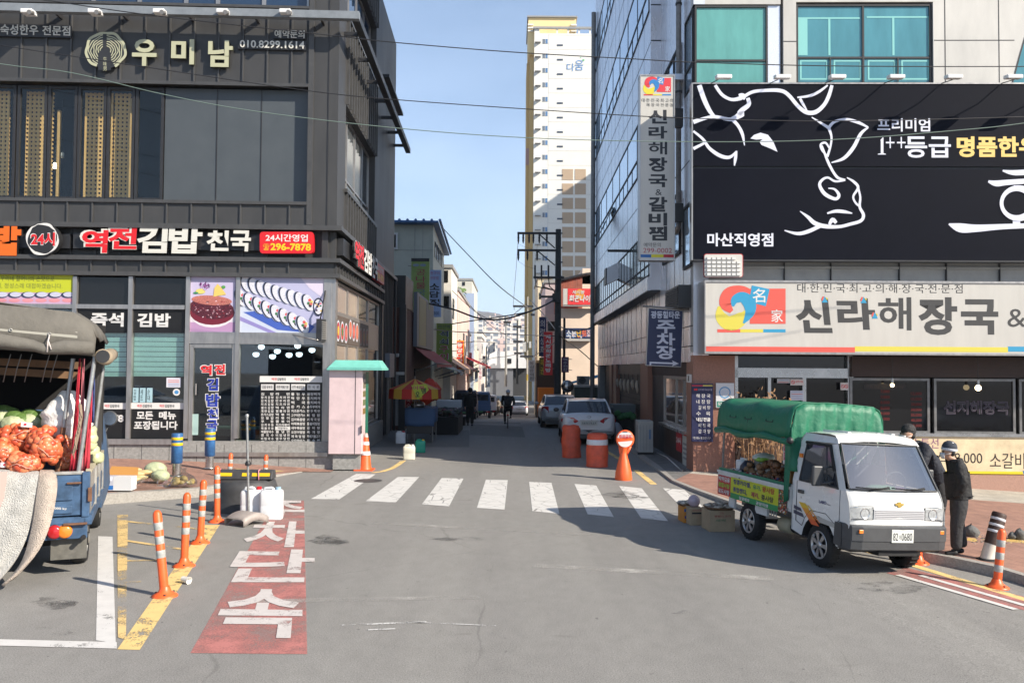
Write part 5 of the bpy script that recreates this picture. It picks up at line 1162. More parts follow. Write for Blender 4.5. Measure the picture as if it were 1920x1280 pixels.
block('town_house','pink topped white house with an upright red sign on its alley side',-14,XY(868,80),72,92,ZY(560,80),mat('pinkish_wall',(.66,.50,.44),.7,noise=.15,scale=.8),[('l',74,76,3.6,5.2),('l',80,82,4,6),('l',85,88,4,6)])
block('town_house','tall beige and pale blue block with a small window near the top of its front',XY(853,104),XY(884,104),104,120,ZY(526,104),mat('beige_block',(.56,.54,.46),.7,noise=.1,scale=.6),[('f',XY(866,104),XY(871,104),ZY(536,104),ZY(529,104)),('l',108,111,5,8)])
mb=MB();mb.box((XY(853,104)+.5,103.4,0),(XY(884,104)+.3,103.9,ZY(551,104)),cm((178,194,220),.6));tag(mb.build('painted_wall'),'pale blue lower wall in front of the tall beige block','wall')
t=thing('roof_garden','green shrubs on a white roof terrace in front of the beige block','plants',(XY(852,90),93,ZY(560,90)))
mb=MB();GRN=mat('roof_shrub_leaves',(.10,.17,.05),.8,noise=.4,scale=4)
for _ in range(130):
 c=V((XY(852,93)+wrand(1.1),93+wrand(1.5),ZY(557,90)+rnd.uniform(0,1.2)));a=V((wrand(),wrand(),wrand()))*.22;b=V((wrand(),wrand(),wrand()))*.2;mb.poly([c-a,c-b,c+a,c+b],GRN)
mb.build('foliage',t)
for i,(y0,y1,z,c,lab)in enumerate([(94,101,6.5,(216,205,190),'low grey white shop house with a red name board'),(122,135,5.5,(232,214,188),'cream shop house with two dark windows'),(136,150,7.5,(205,196,190),'greyish shop house next to the cream one'),(152,175,9,(225,215,205),'last pale house on the left before the arcade roof')]):
 block('shop_house',lab,-16,-4.9-(i%2)*.4,y0,y1,z,mat('shop_wall_%d'%i,srgb(c),.7,noise=.15,scale=.7),[('l',y0+2,y0+4,z-2.4,z-.8),('f',-7.5,-6,z-2.4,z-.8),('l',y0+5,y0+6.5,z-2.4,z-.8)])
def hang_sign(name,label,y,x0,y0,x1,y1,m,fn,group=None,slab=.22,edge=None):
 f=FY(y);t=thing(name,label,'sign',f.P(f.uz((x0+x1)/2,y1)[0],f.uz((x0+x1)/2,y1)[1],0),group)
 mb=MB();f.pbox(mb,x0,y0,x1,y1,-slab,0,m);mb.build('board',t)
 if edge:mb=MB();[f.pbox(mb,*q,-slab-.01,.01,edge)for q in((x0-.6,y0,x0,y1),(x1,y0,x1+.6,y1),(x0-.6,y0-.8,x1+.6,y0),(x0-.6,y1,x1+.6,y1+.8))];mb.build('frame',t)
 mb=MB();fn(mb,f);mb.build('lettering',t)
 xx=x0 if x0<960 else x1
 for y_ in(y0+(y1-y0)*.15,y0+(y1-y0)*.85):mb=MB();f.pbox(mb,xx-6 if x0<960 else xx,y_-.6,xx if x0<960 else xx+6,y_+.6,-.15,-.08,PIPE);mb.build('bracket',t)
 return t
def v4(s,x0,x1,y0,y1,m,b=.03):
 return lambda mb,f:[ftext(mb,f,ch,x0,y0+(y1-y0)*(i+.08)/len(s),x1,y0+(y1-y0)*(i+.92)/len(s),.01,m,b)for i,ch in enumerate(s)]
RDS=cm((190,40,90),.5);WH2=cm((235,235,235),.5);NVY=cm((34,40,90),.5)
def s1(mb,f):
 f.pbox(mb,771,484,805,490,0,.02,CLADB)
 for i,ch in enumerate('공나물국밥'):ftext(mb,f,ch,780,505+i*12.5,798,516+i*12.5,.01,RDS if i<3 else cm((120,135,150),.5),.0)
 ftext(mb,f,'250-0660',775,573,802,577,.01,cm((60,80,50),.5),.0);fell(mb,f,780,497,6,2.5,.01,cm((150,165,180),.5));fell(mb,f,793,497,6,2.5,.012,cm((150,165,180),.5))
hang_sign('projecting_sign','green vertical sign with red letters 공나물 on top and grey letters below',46,771,484,805,580,mat('green_sign_board',(.28,.38,.10),.5,noise=.25,scale=1.2),s1)
def s2(mb,f):
 v4('소담정',805,824,530,574,CLADB,.03)(mb,f);ftext(mb,f,'291-5300',797,584,823,590,.01,cm((60,60,80),.5),.0);ftext(mb,f,'전구이',807,509,824,515,.01,RDS,.0);ftext(mb,f,'전문점',807,518,822,524,.01,RDS,.0)
hang_sign('projecting_sign','pale blue vertical sign reading 소담정 with number 291-5300',51,795,506,827,594,mat('pale_blue_sign_board',(.33,.42,.60),.5),s2)
def s3(mb,f):
 v4('석쇠구이',824,841,619,675,WH2,.055)(mb,f)
 for i,(ch,m)in enumerate(zip('석쇠구이',(NVY,NVY,RDS,RDS))):ftext(mb,f,ch,825,619+14*(i+.1),840,619+14*(i+.9),.02,m,.02)
 ftext(mb,f,'마산역',822,609,843,616,.01,NVY,.0)
hang_sign('projecting_sign','olive green vertical sign reading 석쇠구이 in purple and red',55,818,606,847.5,678,mat('olive_sign_board',(.20,.26,.04),.5),s3)
def s4(mb,f):f.pbox(mb,855.5,639.5,868.5,690.5,0,.006,cm((232,70,40),.5));v4('중앙다방',857,867,641,682,WHT,.036)(mb,f);ftext(mb,f,'222-4601',857,684,867,689,.01,WHT,.0)
hang_sign('projecting_sign','orange vertical sign with white letters 중앙다방 and a yellow edge',70,854,638,870,692,cm((240,165,40),.5),s4)
hang_sign('projecting_sign','faded red and white vertical sign above the orange 중앙다방 sign',74,848,587,862,634,cm((236,214,206),.6),v4('성인콜라텍',850,860,590,632,cm((200,90,90),.6),.0))
hang_sign('projecting_sign','small red square sign with one white letter past the orange sign',92,876,661,884.5,674,cm((222,50,66),.5),v4('장',878,883,662,673,WHT,.0))
hang_sign('projecting_sign','maroon sign low behind the orange 중앙다방 sign',86,862,685,876,704,cm((120,60,75),.5),v4('전',866,872,690,702,WH2,.0))
hang_sign('projecting_sign','white vertical sign with grey letters under the small red square sign',95,876,678,886,706,cm((238,238,236),.5),v4('미용실',878,883,680,704,cm((120,120,120),.5),.0))
hang_sign('projecting_sign','white sign with red letters far down the left side',110,897,685,904,712,cm((232,225,228),.5),v4('노래방',898.5,902.5,687,711,RDS,.0))
hang_sign('projecting_sign','dark navy sign far down the left side beside the white red lettered one',116,904.5,667,910,706,cm((40,38,50),.5),v4('여관',905.5,909,672,690,WH2,.0))
hang_sign('projecting_sign','grey blue sign far down the left side',104,890,690,896,716,cm((150,165,185),.5),v4('전통',891.5,894.5,695,712,NVY,.0))
def awning(label,m,y0,y1,xw,xo,zw,zo,stripes=None,drop=.18,n=10,name='awning'):
 t=thing(name,label,'awning',((xw+xo)/2,(y0+y1)/2,zo));mb=MB()
 for k in range(n):
  a=y0+(y1-y0)*k/n;b=y0+(y1-y0)*(k+1)/n;mm=stripes[k%len(stripes)]if stripes else m
  sag=.05*math.sin(k*2.1)
  mb.grid([[V((xw,a,zw)),V((xw,b,zw))],[V(((xw+xo)/2,a,(zw+zo)/2-.06+sag)),V(((xw+xo)/2,b,(zw+zo)/2-.06+.05*math.sin((k+1)*2.1)))],[V((xo,a,zo)),V((xo,b,zo))],[V((xo+.02,a,zo-drop)),V((xo+.02,b,zo-drop-.03*math.cos(k*3)))]],mm,False)
 mb.build('canvas',t,solid=.02)
 mb=MB();mb.tube([(xo,y0,zo),(xo,y1,zo)],.03,PIPE);
 for yy in(y0,y1):mb.tube([(xo,yy,zo),(xw,yy,zo-.4)],.025,PIPE)
 mb.build('frame',t)
MAR=mat('maroon_canvas',(.30,.035,.035),.8,noise=.2,scale=3);PKC=mat('peach_canvas',(.72,.46,.32),.8,noise=.25,scale=2);GRC=cm((40,110,80),.8);WHC=cm((215,210,200),.8);REC=cm((205,40,34),.7);GYC=cm((150,150,148),.8)
awning('maroon awning over the dark brick shop front',MAR,41,51,-4.65,-3.6,3.7,2.95)
awning('short green and white striped awning under the maroon one',GRC,51.3,54,-4.6,-3.5,3.0,2.6,[GRC,WHC])
awning('dirty grey canvas awning before the peach awning',GYC,54.4,58,-4.7,-3.3,3.2,2.45)
awning('sunlit peach canvas awning in the alley',PKC,58.5,68,-4.8,-3.25,3.7,2.65,None,.35)
awning('white awning with red scalloped edge past the peach awning',WHC,69,76,-4.8,-3.2,3.6,2.6,[WHC,REC])
awning('dark green striped awning half hidden under the white and red one',GRC,77,84,-4.8,-3.2,3.2,2.5,[GRC,CLADB])
awning('bright red awning farthest down the left side',REC,86,104,-4.8,-2.6,3.9,2.9)
PEACH=mat('peach_render',(.74,.60,.48),.75,noise=.12,scale=.7);YC=62.0;C2=FY(YC);RBRK=brick_mat('red_brick_wall',(.36,.10,.06),(.28,.08,.05),(.30,.2,.16),3)
t=thing('peach_building','peach rendered building with a red brick top behind the big pole','building',(6,YC+5,0))
cx0=C2.uz(1052,600)[0]
mb=MB();box_at(mb,cx0,16,YC,YC+14,0,C2.uz(1080,578)[1],PEACH);box_at(mb,C2.uz(1094,540)[0],16,YC+1,YC+13,C2.uz(1080,578)[1],C2.uz(1080,500)[1],PEACH);mb.build('wall',t)
mb=MB();mb.prism([C2.P(*C2.uz(x,y),-1)for x,y in((1048,578),(1094,578),(1094,530),(1112,530),(1130,510),(1100,515),(1060,524),(1048,528))],(0,6,0),RBRK);mb.build('brick_top',t)
mb=MB();mb.tube([C2.P(*C2.uz(x,y),-.9)for x,y in((1046,526),(1062,521),(1100,512),(1132,508))],.12,CLADB);mb.build('roof_edge',t)
mb=MB();C2.pbox(mb,1056,572,1120,574,0,.7,GPAN);mb.build('ledge',t);mb=MB();C2.pbox(mb,1060,635,1109,639,0,.45,WPAN);mb.build('ledge',t)
t=thing('shop_sign','bright red and yellow 회관나이트 sign board high on the peach building','sign',C2.P(cx0+2,7,.4))
REDB=mat('red_yellow_board',(.72,.045,.05),.5,noise=.1,scale=1.2)
mb=MB();C2.pbox(mb,1056,541,1064,571,.0,.5,WPAN);C2.pbox(mb,1064.5,541,1130,571,.0,.5,REDB)
mb.build('board',t)
lettering(t,lambda mb:(fell(mb,C2,1087,552,8,10,.505,cm((245,170,60),.5)),ftext(mb,C2,'회관나이트',1067,553,1117,566,.52,WHT,.036,0,None,.15),ftext(mb,C2,'세시봉',1073,544,1096,551,.52,WHT,.02,0,None,.15)))
t=thing('shop_sign','dark blue sign board with colourful lettering lower on the peach building','sign',C2.P(cx0+2,5,.3))
mb=MB();C2.pbox(mb,1060,615,1110,634,.0,.3,cm((40,55,95),.5));mb.build('board',t)
def col(mb):
 for i,ch in enumerate('소문난횟집'):ftext(mb,C2,ch,1062+i*9.5,618+(i%2),1071+i*9.5,631,.305,cm([(220,225,235),(235,235,240),(240,190,70),(235,120,90),(230,200,200)][i],.5),.03)
 for k in range(26):fell(mb,C2,1061+rnd.uniform(0,48),630+wrand(3),1.6,1.2,.302,cm(rnd.choice([(230,235,245),(90,150,220),(230,90,70)]),.5),n=7)
lettering(t,col)
block('town_house','pale pink narrow house with a caged balcony behind the big pole',XY(1022,70),XY(1052,70)+.3,70,80,ZY(530,70),mat('pale_pink_wall',(.52,.42,.42),.7,noise=.1,scale=.8),[('f',XY(1027,70),XY(1040,70),ZY(620,70),ZY(602,70)),('r',72,74,4,6)])
block('town_house','slim cream house left of the pink one beside the tower',XY(1008,84),XY(1034,84),84,95,ZY(522,84),mat('slim_cream_wall',(.66,.56,.38),.7,noise=.1,scale=.8),[('f',XY(1011,84),XY(1016,84),ZY(560,84),ZY(548,84)),('r',86,88,4,6)])
for i,(y0,y1,z,c,lab)in enumerate([(98,112,4.2,(150,140,135),'low grey shop house on the right past the slim cream house'),(114,130,5.2,(190,150,120),'low tan shop house further down the right side'),(132,160,6.5,(120,118,122),'dark grey shop house farthest down the right side')]):
 block('shop_house',lab,4.4,16,y0,y1,z,mat('right_shop_wall_%d'%i,srgb(c),.7,noise=.2,scale=.8),[('r',y0+2,y0+5,.5,2.6),('r',y0+7,y0+9,.5,2.6),('f',5,6.5,z-2,z-.6)])
t=thing('market_stall','orange fronted stall with dark opening on the right past the pole','shop building',(4,62,0))
mb=MB();box_at(mb,XY(1010,68),XY(1030,68)+.4,68,69.8,0,1.2,cm((235,140,40),.6));mb.build('counter',t);mb=MB();box_at(mb,XY(1008,68),XY(1035,68)+.3,69.9,74,0,3.2,cm((70,62,60),.7));box_at(mb,XY(1006,68),XY(1036,68),68.2,69.9,3.2,3.4,cm((200,170,120),.6));mb.build('wall',t)
for n_,lab,y,q,c,s,m,fr_ in[('v','red and orange vertical sign reading 세시봉회관노래방',58,(1019.5,622,1036,703),(222,50,50),'세시봉회관노래방',WHT,.036),('v','navy vertical sign behind the red 노래방 sign',64,(1010.5,594,1024,668),(28,40,90),'의령상회',WH2,.0),('v','white vertical sign with black brush letters beside the concrete pole',72,(990.5,675,1003,715),(236,236,238),'동성한의원',CLADB,.0),('v','small purple sign reading 맥주 전 장 on the thin black post',47,(1053,669,1066.5,698),(104,34,92),'맥주전장',WH2,.0),('v','small green and yellow sign under the navy sign',66,(1011,670,1022,704),(96,92,30),'복권',cm((230,210,60),.5),.0)]:
 x0,y0,x1,y1=q
 t=hang_sign('projecting_sign',lab,y,x0,y0,x1,y1,cm(c,.5),v4(s,x0+(x1-x0)*.2,x1-(x1-x0)*.2,y0+(y1-y0)*.06,y1-(y1-y0)*.06,m,fr_))
t=thing('market_hall','grey hall with a pale curved roof closing the end of the alley','building',(-2,180,0))
A0=FY(176);mb=MB();A0.pbox(mb,919,688,962,742,-12,0,cm((112,116,124),.7));A0.pbox(mb,962,690,992,742,-10,-2,cm((60,62,66),.7));mb.build('wall',t)
mb=MB();pts=[A0.P(*A0.uz(x,y),.5)for x,y in((914,690),(918,664),(930,658),(960,660),(985,672),(992,690))];mb.prism(pts,(0,14,0),mat('arcade_roof_sheet',(.62,.63,.64),.5,noise=.1,scale=.5));mb.build('roof',t)
mb=MB();A0.pbox(mb,950,672,959,681,.5,.7,DARKG);mb.build('window',t)
t=thing('shed','dark green sheet metal shed with a blue roof edge behind the white cars','shed',(4,50,0))
S1=FY(50.5);mb=MB();S1.pbox(mb,1077,726,1140,790,-3,0,mat('dull_green_sheet',(.10,.12,.10),.6,noise=.2));mb.build('wall',t)
mb=MB();S1.pbox(mb,1075,722,1142,726,-3.2,.2,WPAN);mb.prism([S1.P(*S1.uz(x,y),-3.1)for x,y in((1074,722),(1130,709),(1130,703),(1074,718))],(0,-.3,0),cm((90,170,220),.5));mb.build('roof',t)
t=thing('outdoor_unit','grey outdoor fan unit standing on the green shed roof','air unit',S1.P(*S1.uz(1095,721),-.5))
mb=MB();S1.pbox(mb,1083,705,1105.5,721,-.9,-.2,cm((150,150,148),.5));mb.build('casing',t,bevel=.02);mb=MB();fell(mb,S1,1092,713,6.6,6.6,-.19,CLADB);[fell(mb,S1,1092,713,r,r,-.185+.001*k,cm((70,70,72),.5)if k%2==0 else CLADB)for k,r in enumerate((6,5.2,3.6,2.8))];mb.build('fan',t)
t=thing('traffic_mirror','round convex traffic mirror with a dark back on a post behind the white cars','mirror',G(1063,792))
M1=FY(43);mb=MB();c=M1.P(*M1.uz(1064,724));mb.lathe([(0,.16),(.13,.15),(.24,.11),(.3,.05),(.32,0),(.28,-.03),(0,-.05)],mat('mirror_dish',(.32,.30,.28),.12,metal=.9),c,24,(0,-1,.1));mb.build('mirror',t)
mb=MB();mb.cyl((c.x,c.y+.12,0),(c.x,c.y+.12,c.z),.04,PIPE);mb.build('post',t)
CONC=mat('concrete_pole',(.36,.33,.28),.85,noise=.2,scale=6);DKP=mat('dark_utility_pole',(.062,.064,.06),.75,noise=.3,scale=5)
def pole(label,px,base_py,top_py,r,m,arms=(),name='utility_pole',y=None,extra=None):
 b=G(px,base_py)if y is None else V((XY(px,y),y,0));y=b.y;zt_=P(px,top_py,y).z
 t=thing(name,label,'utility pole',b);mb=MB();mb.cyl(b,(b.x,y,zt_),r,m,r1=r*.72,n=14);mb.build('pole',t)
 f=FY(y)
 for(x0,x1,ay,ins)in arms:
  mb=MB();f.pbox(mb,x0,ay-2,x1,ay+2,.02+r*.7,.14+r*.7,CLADB)
  o=mb.build('crossarm',t)
  for q in ins:
   mb=MB();c=f.P(*f.uz(q,ay+2),.2)
   mb.lathe([(.03,0),(.06,-.1),(.045,-.16),(.065,-.24),(.045,-.3),(.06,-.38),(.02,-.55)],CLADB,c,8);mb.build('insulator',o)
 if extra:extra(t,f,b)
 return t
def bigpole(t,f,b):
 mb=MB()
 for(x0,y0,x1,y1)in((1010,440,1040,466),(1008,472,1040,498)):mb.tube([f.P(*f.uz(x0,y0),.3),f.P(*f.uz(x1,y1),.2)],.035,CLADB)
 mb.build('brace',t)
 mb=MB()
 for x in(1003,1015,1028):mb.cyl(f.P(*f.uz(x,498),.25),f.P(*f.uz(x,522),.25),.05,CLADB,n=8);mb.tube([f.P(*f.uz(x,522),.25),f.P(*f.uz(x+2,538),.3),f.P(*f.uz(1038,545),.3),f.P(*f.uz(1042,556),.25)],.03,CLADB)
 mb.build('cable_head',t)
 mb=MB();f.pbox(mb,1036,550,1050,566,-.1,.3,CLADB);mb.build('clamp',t)
 mb=MB()
 for x0,y0,x1,y1,x2,y2 in((971,458,983,464,1003,470),(971,490,985,500,1003,505),(1008,458,1004,480,1002,505)):mb.tube([f.P(*f.uz(x0,y0),.25),f.P(*f.uz(x1,y1),.3),f.P(*f.uz(x2,y2),.25)],.008,CLADB,4)
 mb.build('jumper_wire',t)
pole('tall dark utility pole with stacked crossarms beside the parked white cars',1045,792,430,.21,DKP,[(970,1046,437,(972,981,992,1000,1011,1025)),(970,1044,469,(972,989,1007)),(1000,1058,520,()),(1013,1043,556,())],extra=bigpole)
def cpole(t,f,b):
 mb=MB();zz=1.0
 for k in range(5):mb.cyl((b.x,b.y,.3+k*.25),(b.x,b.y,.3+k*.25+.125),.205,cm((225,190,40),.6),n=14);mb.cyl((b.x,b.y,.3+k*.25+.125),(b.x,b.y,.3+k*.25+.25),.205,CLADB,n=14)
 mb.build('striped_base',t)
 mb=MB();f.pbox(mb,980,640,986,660,.2,.6,cm((190,190,186),.5));f.pbox(mb,992,640,996,652,.2,.6,cm((190,190,186),.5));mb.build('transformer',t)
pole('light concrete utility pole with a yellow and black base down the alley',988,762,556,.2,CONC,[(962,1000,574,(964,975,985)),(975,1000,668,())],extra=cpole)
pole('brown utility pole just right of the concrete one',1003,756,566,.17,mat('brown_pole',(.13,.10,.08),.8,noise=.2),[(995,1015,590,())])
pole('thin grey pole far down the middle of the alley',949,742,592,.2,GPAN,[(944,958,604,(946,955))],y=128)
pole('thin dark pole on the left far side of the alley',912,742,650,.12,CLADB,(),y=120)
pole('far thin pole with several small crossarms in front of the apartments',970,742,600,.2,DKP,[(962,978,612,(964,970,976)),(962,980,640,()),(964,978,662,())],y=150)
pole('short black post carrying the small purple sign',1058,782,596,.09,CLADB,(),name='sign_post',y=47.2)
def wire(label,pts,r,m=None,group=None,name='overhead_wire'):
 q=[P(*p)for p in pts];out=[]
 for i in range(len(q)-1):
  p0,p1,p2,p3=q[max(0,i-1)],q[i],q[i+1],q[min(len(q)-1,i+2)]
  for k in range(6):t=k/6;out.append(.5*((2*p1)+(p2-p0)*t+(2*p0-5*p1+4*p2-p3)*t*t+(3*p1-p0-3*p2+p3)*t**3))
 out.append(q[-1]);mb=MB();mb.tube(out,r,m or CLADB,5);return tag(mb.build(name),label,'wire',group)
wire('highest black overhead wire crossing above the left roof edge and the vertical sign',[(-300,-55,19),(80,0,18.5),(300,31,18),(640,69,18),(740,80,18),(960,98,18),(1190,111,18),(1300,117,18),(1560,124,18),(1920,125,18),(2200,122,18)],.011)
wire('second black overhead wire crossing the upper billboard',[(-300,36,18),(0,85,18),(300,130,18),(560,168,18),(740,187,18),(1115,213,18),(1300,222,18),(1560,227,18),(1920,219,18),(2200,205,18)],.010)
wire('twisted pale green overhead wire sagging lowest across the street',[(-300,70,17.5),(0,120,17.5),(135,137,17.5),(310,178,17.5),(480,209,17.5),(740,240,17.5),(1000,259,17.5),(1300,266,17.5),(1560,262,17.5),(1800,244,17.5),(1920,231,17.5),(2200,190,17.5)],.009,cm((120,140,130),.6))
wire('pair of pale wires from the cream roof corner down to the pole',[(826,423,53),(880,480,50),(940,540,48),(992,578,70)],.03,cm((170,165,155),.6))
for i,(pts,r)in enumerate([([(800,568,46),(850,580,47),(900,597,48),(950,597,48),(1008,578,46),(1040,562,44)],.05),([(820,612,56),(880,602,54),(930,595,52),(1000,582,46),(1042,560,44)],.035),([(848,545,63),(900,590,66),(960,612,68),(988,615,70)],.025),([(800,616,50),(860,622,55),(940,625,62),(988,628,70),(1040,630,44)],.03),([(1048,612,44),(1080,620,42),(1112,612,47),(1125,600,47)],.03),([(1050,630,44),(1085,655,50),(1120,686,48)],.03),([(988,570,70),(960,592,90),(949,606,128)],.03),([(870,560,90),(920,610,100),(970,640,150)],.04),([(972,444,44),(968,500,60),(962,574,70)],.015),([(992,560,70),(1020,590,55),(1043,620,44)],.03),([(1000,668,70),(1020,655,58),(1043,640,44)],.03),([(880,690,90),(920,672,110),(949,668,128),(985,660,72)],.04),([(848,645,56),(900,640,80),(950,645,110),(986,640,71)],.03)]):
 wire('dark cable strung between the alley poles and house fronts',pts,r,None,'cables strung over the alley')
t=thing('street_lamp','grey floodlight on an arm at the far corner of the dark building','lamp',FLS.P(DEP,3.2,.3))
YL=36.5;f=FY(YL);mb=MB();c=f.P(*f.uz(738,667));mb.obox(c+V((-.25,0,-.07)),(.45,0,.03),(0,.3,0),(0,0,.15),cm((170,172,175),.4));mb.build('housing',t,bevel=.03);mb=MB();mb.cyl(c+V((-.2,.1,0)),FLS.P(DEP,c.z,.0),.03,PIPE);mb.build('arm',t)
t=thing('meter_box','grey metal box with cables on the shaded far end of the dark building','box',FLS.P(11.2,2,.1))
mb=MB();sb(10.4,12.0,2.35,3.3,.03,.22,cm((120,128,140),.5));mb.build('box',t,bevel=.01);mb=MB();sb(10.9,11.0,.1,2.35,.05,.12,PIPE);sb(11.5,11.6,.1,2.35,.05,.12,PIPE);mb.build('conduit',t)
TYRE=mat('tyre_rubber',(.012,.012,.012),.8,noise=.3,scale=20);HUB=mat('silver_hubcap',(.50,.50,.50),.3,metal=.8,noise=.1);UNDER=mat('dark_underbody',(.012,.012,.013),.8)
WPAINT=mat('white_car_paint',(.66,.66,.645),.28,coat=.6,noise=.06,scale=2.5);BPLAS=mat('grey_black_plastic',(.055,.057,.06),.5,noise=.15,scale=8);CARGL=glass('car_glass',(.02,.024,.032),.03,1.0)
PLATE=cm((222,224,218),.45);LENSR=mat('red_lens',(.40,.015,.02),.2,coat=.5);LENSO=mat('orange_lens',(.75,.20,.02),.25,coat=.5);LENSW=mat('clear_lens',(.55,.57,.58),.12,metal=.5,noise=.3,scale=25)
def put(o,loc,rz,rx=0.0):
 o.location=V(loc);o.rotation_euler=(rx,0,rz);return o
def wheel(par,c,r=.3,w=.17,side=1,spokes=7,rim=.62):
 """wheel with its axle along y; side = +1 outer face towards +y"""
 mb=MB();h=w/2
 mb.lathe([(r*.66,-h),(r*.9,-h),(r*.985,-h*.7),(r,-h*.3),(r,h*.3),(r*.985,h*.7),(r*.9,h),(r*.66,h)],TYRE,c,28,(0,1,0))
 for k in range(28):
  a=2*math.pi*k/28;mb.obox(V(c)+V((math.cos(a)*r*.992-.01,-h*.75,math.sin(a)*r*.992-.01)),(.02,0,0),(0,w*.75,0),(0,0,.02),TYRE)
 t=mb.build('wheel',par,local=True)
 mb=MB();s=side;q=r*rim
 mb.lathe([(r*.68,s*h*.85),(q*1.02,s*h*.9),(q*.97,s*h*.6),(q*.9,s*h*.5),(.001,s*h*.45)],UNDER,c,28,(0,1,0))
 mb.lathe([(q*1.06,s*h*.8),(q*1.04,s*h*1.0),(q*.93,s*h*.98),(q*.9,s*h*.6)],HUB,c,28,(0,1,0));mb.lathe([(q*.3,s*h*.7),(q*.28,s*h*1.0),(q*.1,s*h*1.06),(.001,s*h*1.06)],HUB,c,20,(0,1,0))
 for k in range(spokes):
  a=2*math.pi*k/spokes;d=V((math.cos(a),0,math.sin(a)));e=V((-math.sin(a),0,math.cos(a)));o=V(c)+V((0,s*h*.8,0))
  mb.prism([o+d*q*.25-e*q*.09,o+d*q*.95-e*q*.19,o+d*q*.95+e*q*.19,o+d*q*.25+e*q*.09],(0,s*h*.18,0),HUB)
 mb.build('rim',t,local=True);return t
lt=thing('mini_truck','small white pickup truck with a green canopy selling sweets from its bed','truck',(0,0,0))
put(lt,(5.02,12.25,gz(5.02,12.25)),R(-76),-.05)
HWd=.745
mb=MB()
arch=[(.40*math.cos(R(a)),.30+.40*math.sin(R(a)))for a in range(10,171,16)]
for s in(-1,1):
 low=[(-.66,.40),(-.44,.36)]+[(x,z)for x,z in arch[::-1]]+[(.46,.34),(.60,.46),(.70,.70),(.695,.84),(.66,1.0),(.60,1.13),(-.68,1.13)]
 pts=[V((x,s*(HWd-(.012 if z<.5 else 0)),z))for x,z in low];mb.poly(pts if s<0 else pts[::-1],WPAINT)
 mb.grid([[V((x,s*HWd,z))for x,z in arch],[V((x,s*.45,z))for x,z in arch]],UNDER,True)
 yb,yt=s*HWd,s*.655
 def up(pts,m=WPAINT):q=[V(p)for p in pts];mb.poly(q if s<0 else q[::-1],m)
 up([(-.68,yb,1.13),(-.52,yb,1.13),(-.48,yt,1.72),(-.62,yt,1.72)]);up([(.44,yb,1.13),(.60,yb,1.13),(.26,yt,1.74),(.12,yt,1.72)])
 up([(-.62,yt,1.72),(.26,yt,1.74),(.20,yt*.94,1.82),(-.58,yt*.94,1.84)])
ys_=[-.745,-.72,-.62,-.3,0,.3,.62,.72,.745];rx_=[-.075,-.03,-.008,.006,.01,.006,-.008,-.03,-.075]
fr_rows=[[V((x+rx,y,z))for y,rx in zip(ys_,rx_)]for x,z in((.70,.46),(.715,.68),(.715,.76),(.708,.90),(.692,1.0),(.66,1.07),(.615,1.135),(.60,1.155))]
mb.grid(fr_rows,WPAINT,True)
mb.grid([[V((x,y*k,z+.045*(1-(y/.745)**2)))for y in ys_]for x,z,k in((-.64,1.72,.88),(-.60,1.80,.86),(-.5,1.845,.83),(0,1.86,.83),(.14,1.845,.84),(.22,1.80,.86),(.26,1.745,.88))],WPAINT,True)
for k in range(4):mb.obox(V((-.55,-.36+k*.24,1.872)),(.6,0,.006),(0,.05,0),(0,0,.022),WPAINT)
mb.poly([V(p)for p in((-.68,-.74,.40),(-.68,-.74,1.13),(-.63,-.655,1.72),(-.6,0,1.88),(-.63,.655,1.72),(-.68,.74,1.13),(-.68,.74,.40))][::-1],WPAINT)
body=mb.build('cab',lt,local=True)
mb=MB();mb.box((-.66,-.70,.34),(.66,.70,.37),UNDER);mb.box((-.66,-.7,.37),(-.64,.7,1.1),UNDER);mb.build('underbody',lt,local=True)
SCR=clear_glass('windscreen_glass',.8,.32)
def scr(y,t,off=0.0):
 cx=.602+(.262-.602)*t;cz=1.155+(1.745-1.155)*t;w=.70+(.615-.70)*t
 return V((cx+.012+.05*(1-y*y)*1.0-.03+off,y*w,cz+off*.6))
mb=MB();mb.grid([[scr(y/6,t/6,.006)for y in range(-6,7)]for t in range(7)],SCR,True);mb.build('windscreen',lt,local=True)
mb=MB();edge=[scr(y/6,0,.012)for y in range(-6,7)]+[scr(1,t/6,.012)for t in range(1,7)]+[scr(y/6,1,.012)for y in range(5,-7,-1)]+[scr(-1,t/6,.012)for t in range(5,-1,-1)]
mb.tube(edge,.013,BPLAS,6);mb.build('windscreen_seal',lt,local=True)
mb=MB();mb.grid([[V((.58-.12*abs(y/6)**2,y*.11,1.12))for y in range(-6,7)],[V((.22,y*.105,1.12))for y in range(-6,7)],[V((.18,y*.105,.9))for y in range(-6,7)]],BPLAS,True)
mb.build('dashboard',lt,local=True)
mb=MB();mb.box((-.5,-.62,.78),(.0,-.08,.92),cm((92,94,104),.8));mb.box((-.52,-.62,.9),(-.4,-.08,1.4),cm((92,94,104),.8));mb.box((-.5,.08,.78),(.0,.62,.92),cm((92,94,104),.8));mb.box((-.52,.08,.9),(-.4,.62,1.4),cm((92,94,104),.8));mb.build('seat',lt,local=True)
mb=MB();st_c=V((.16,.34,1.18));mb.tube([st_c+V((.07*math.sin(a)*.4,.19*math.cos(a),.19*math.sin(a)))for a in[2*math.pi*k/20 for k in range(21)]],.014,BPLAS,6);mb.cyl(st_c,st_c+V((.25,0,-.15)),.03,BPLAS);mb.build('steering_wheel',lt,local=True)
mb=MB();mb.ball((.42,-.08,1.16),.16,cm((70,150,95),.7),10,6,(1,1.6,.3),.1);mb.ball((.43,.2,1.15),.1,cm((170,120,170),.7),9,6,(1,1.4,.35),.1);mb.build('dashboard_cloth',lt,local=True)
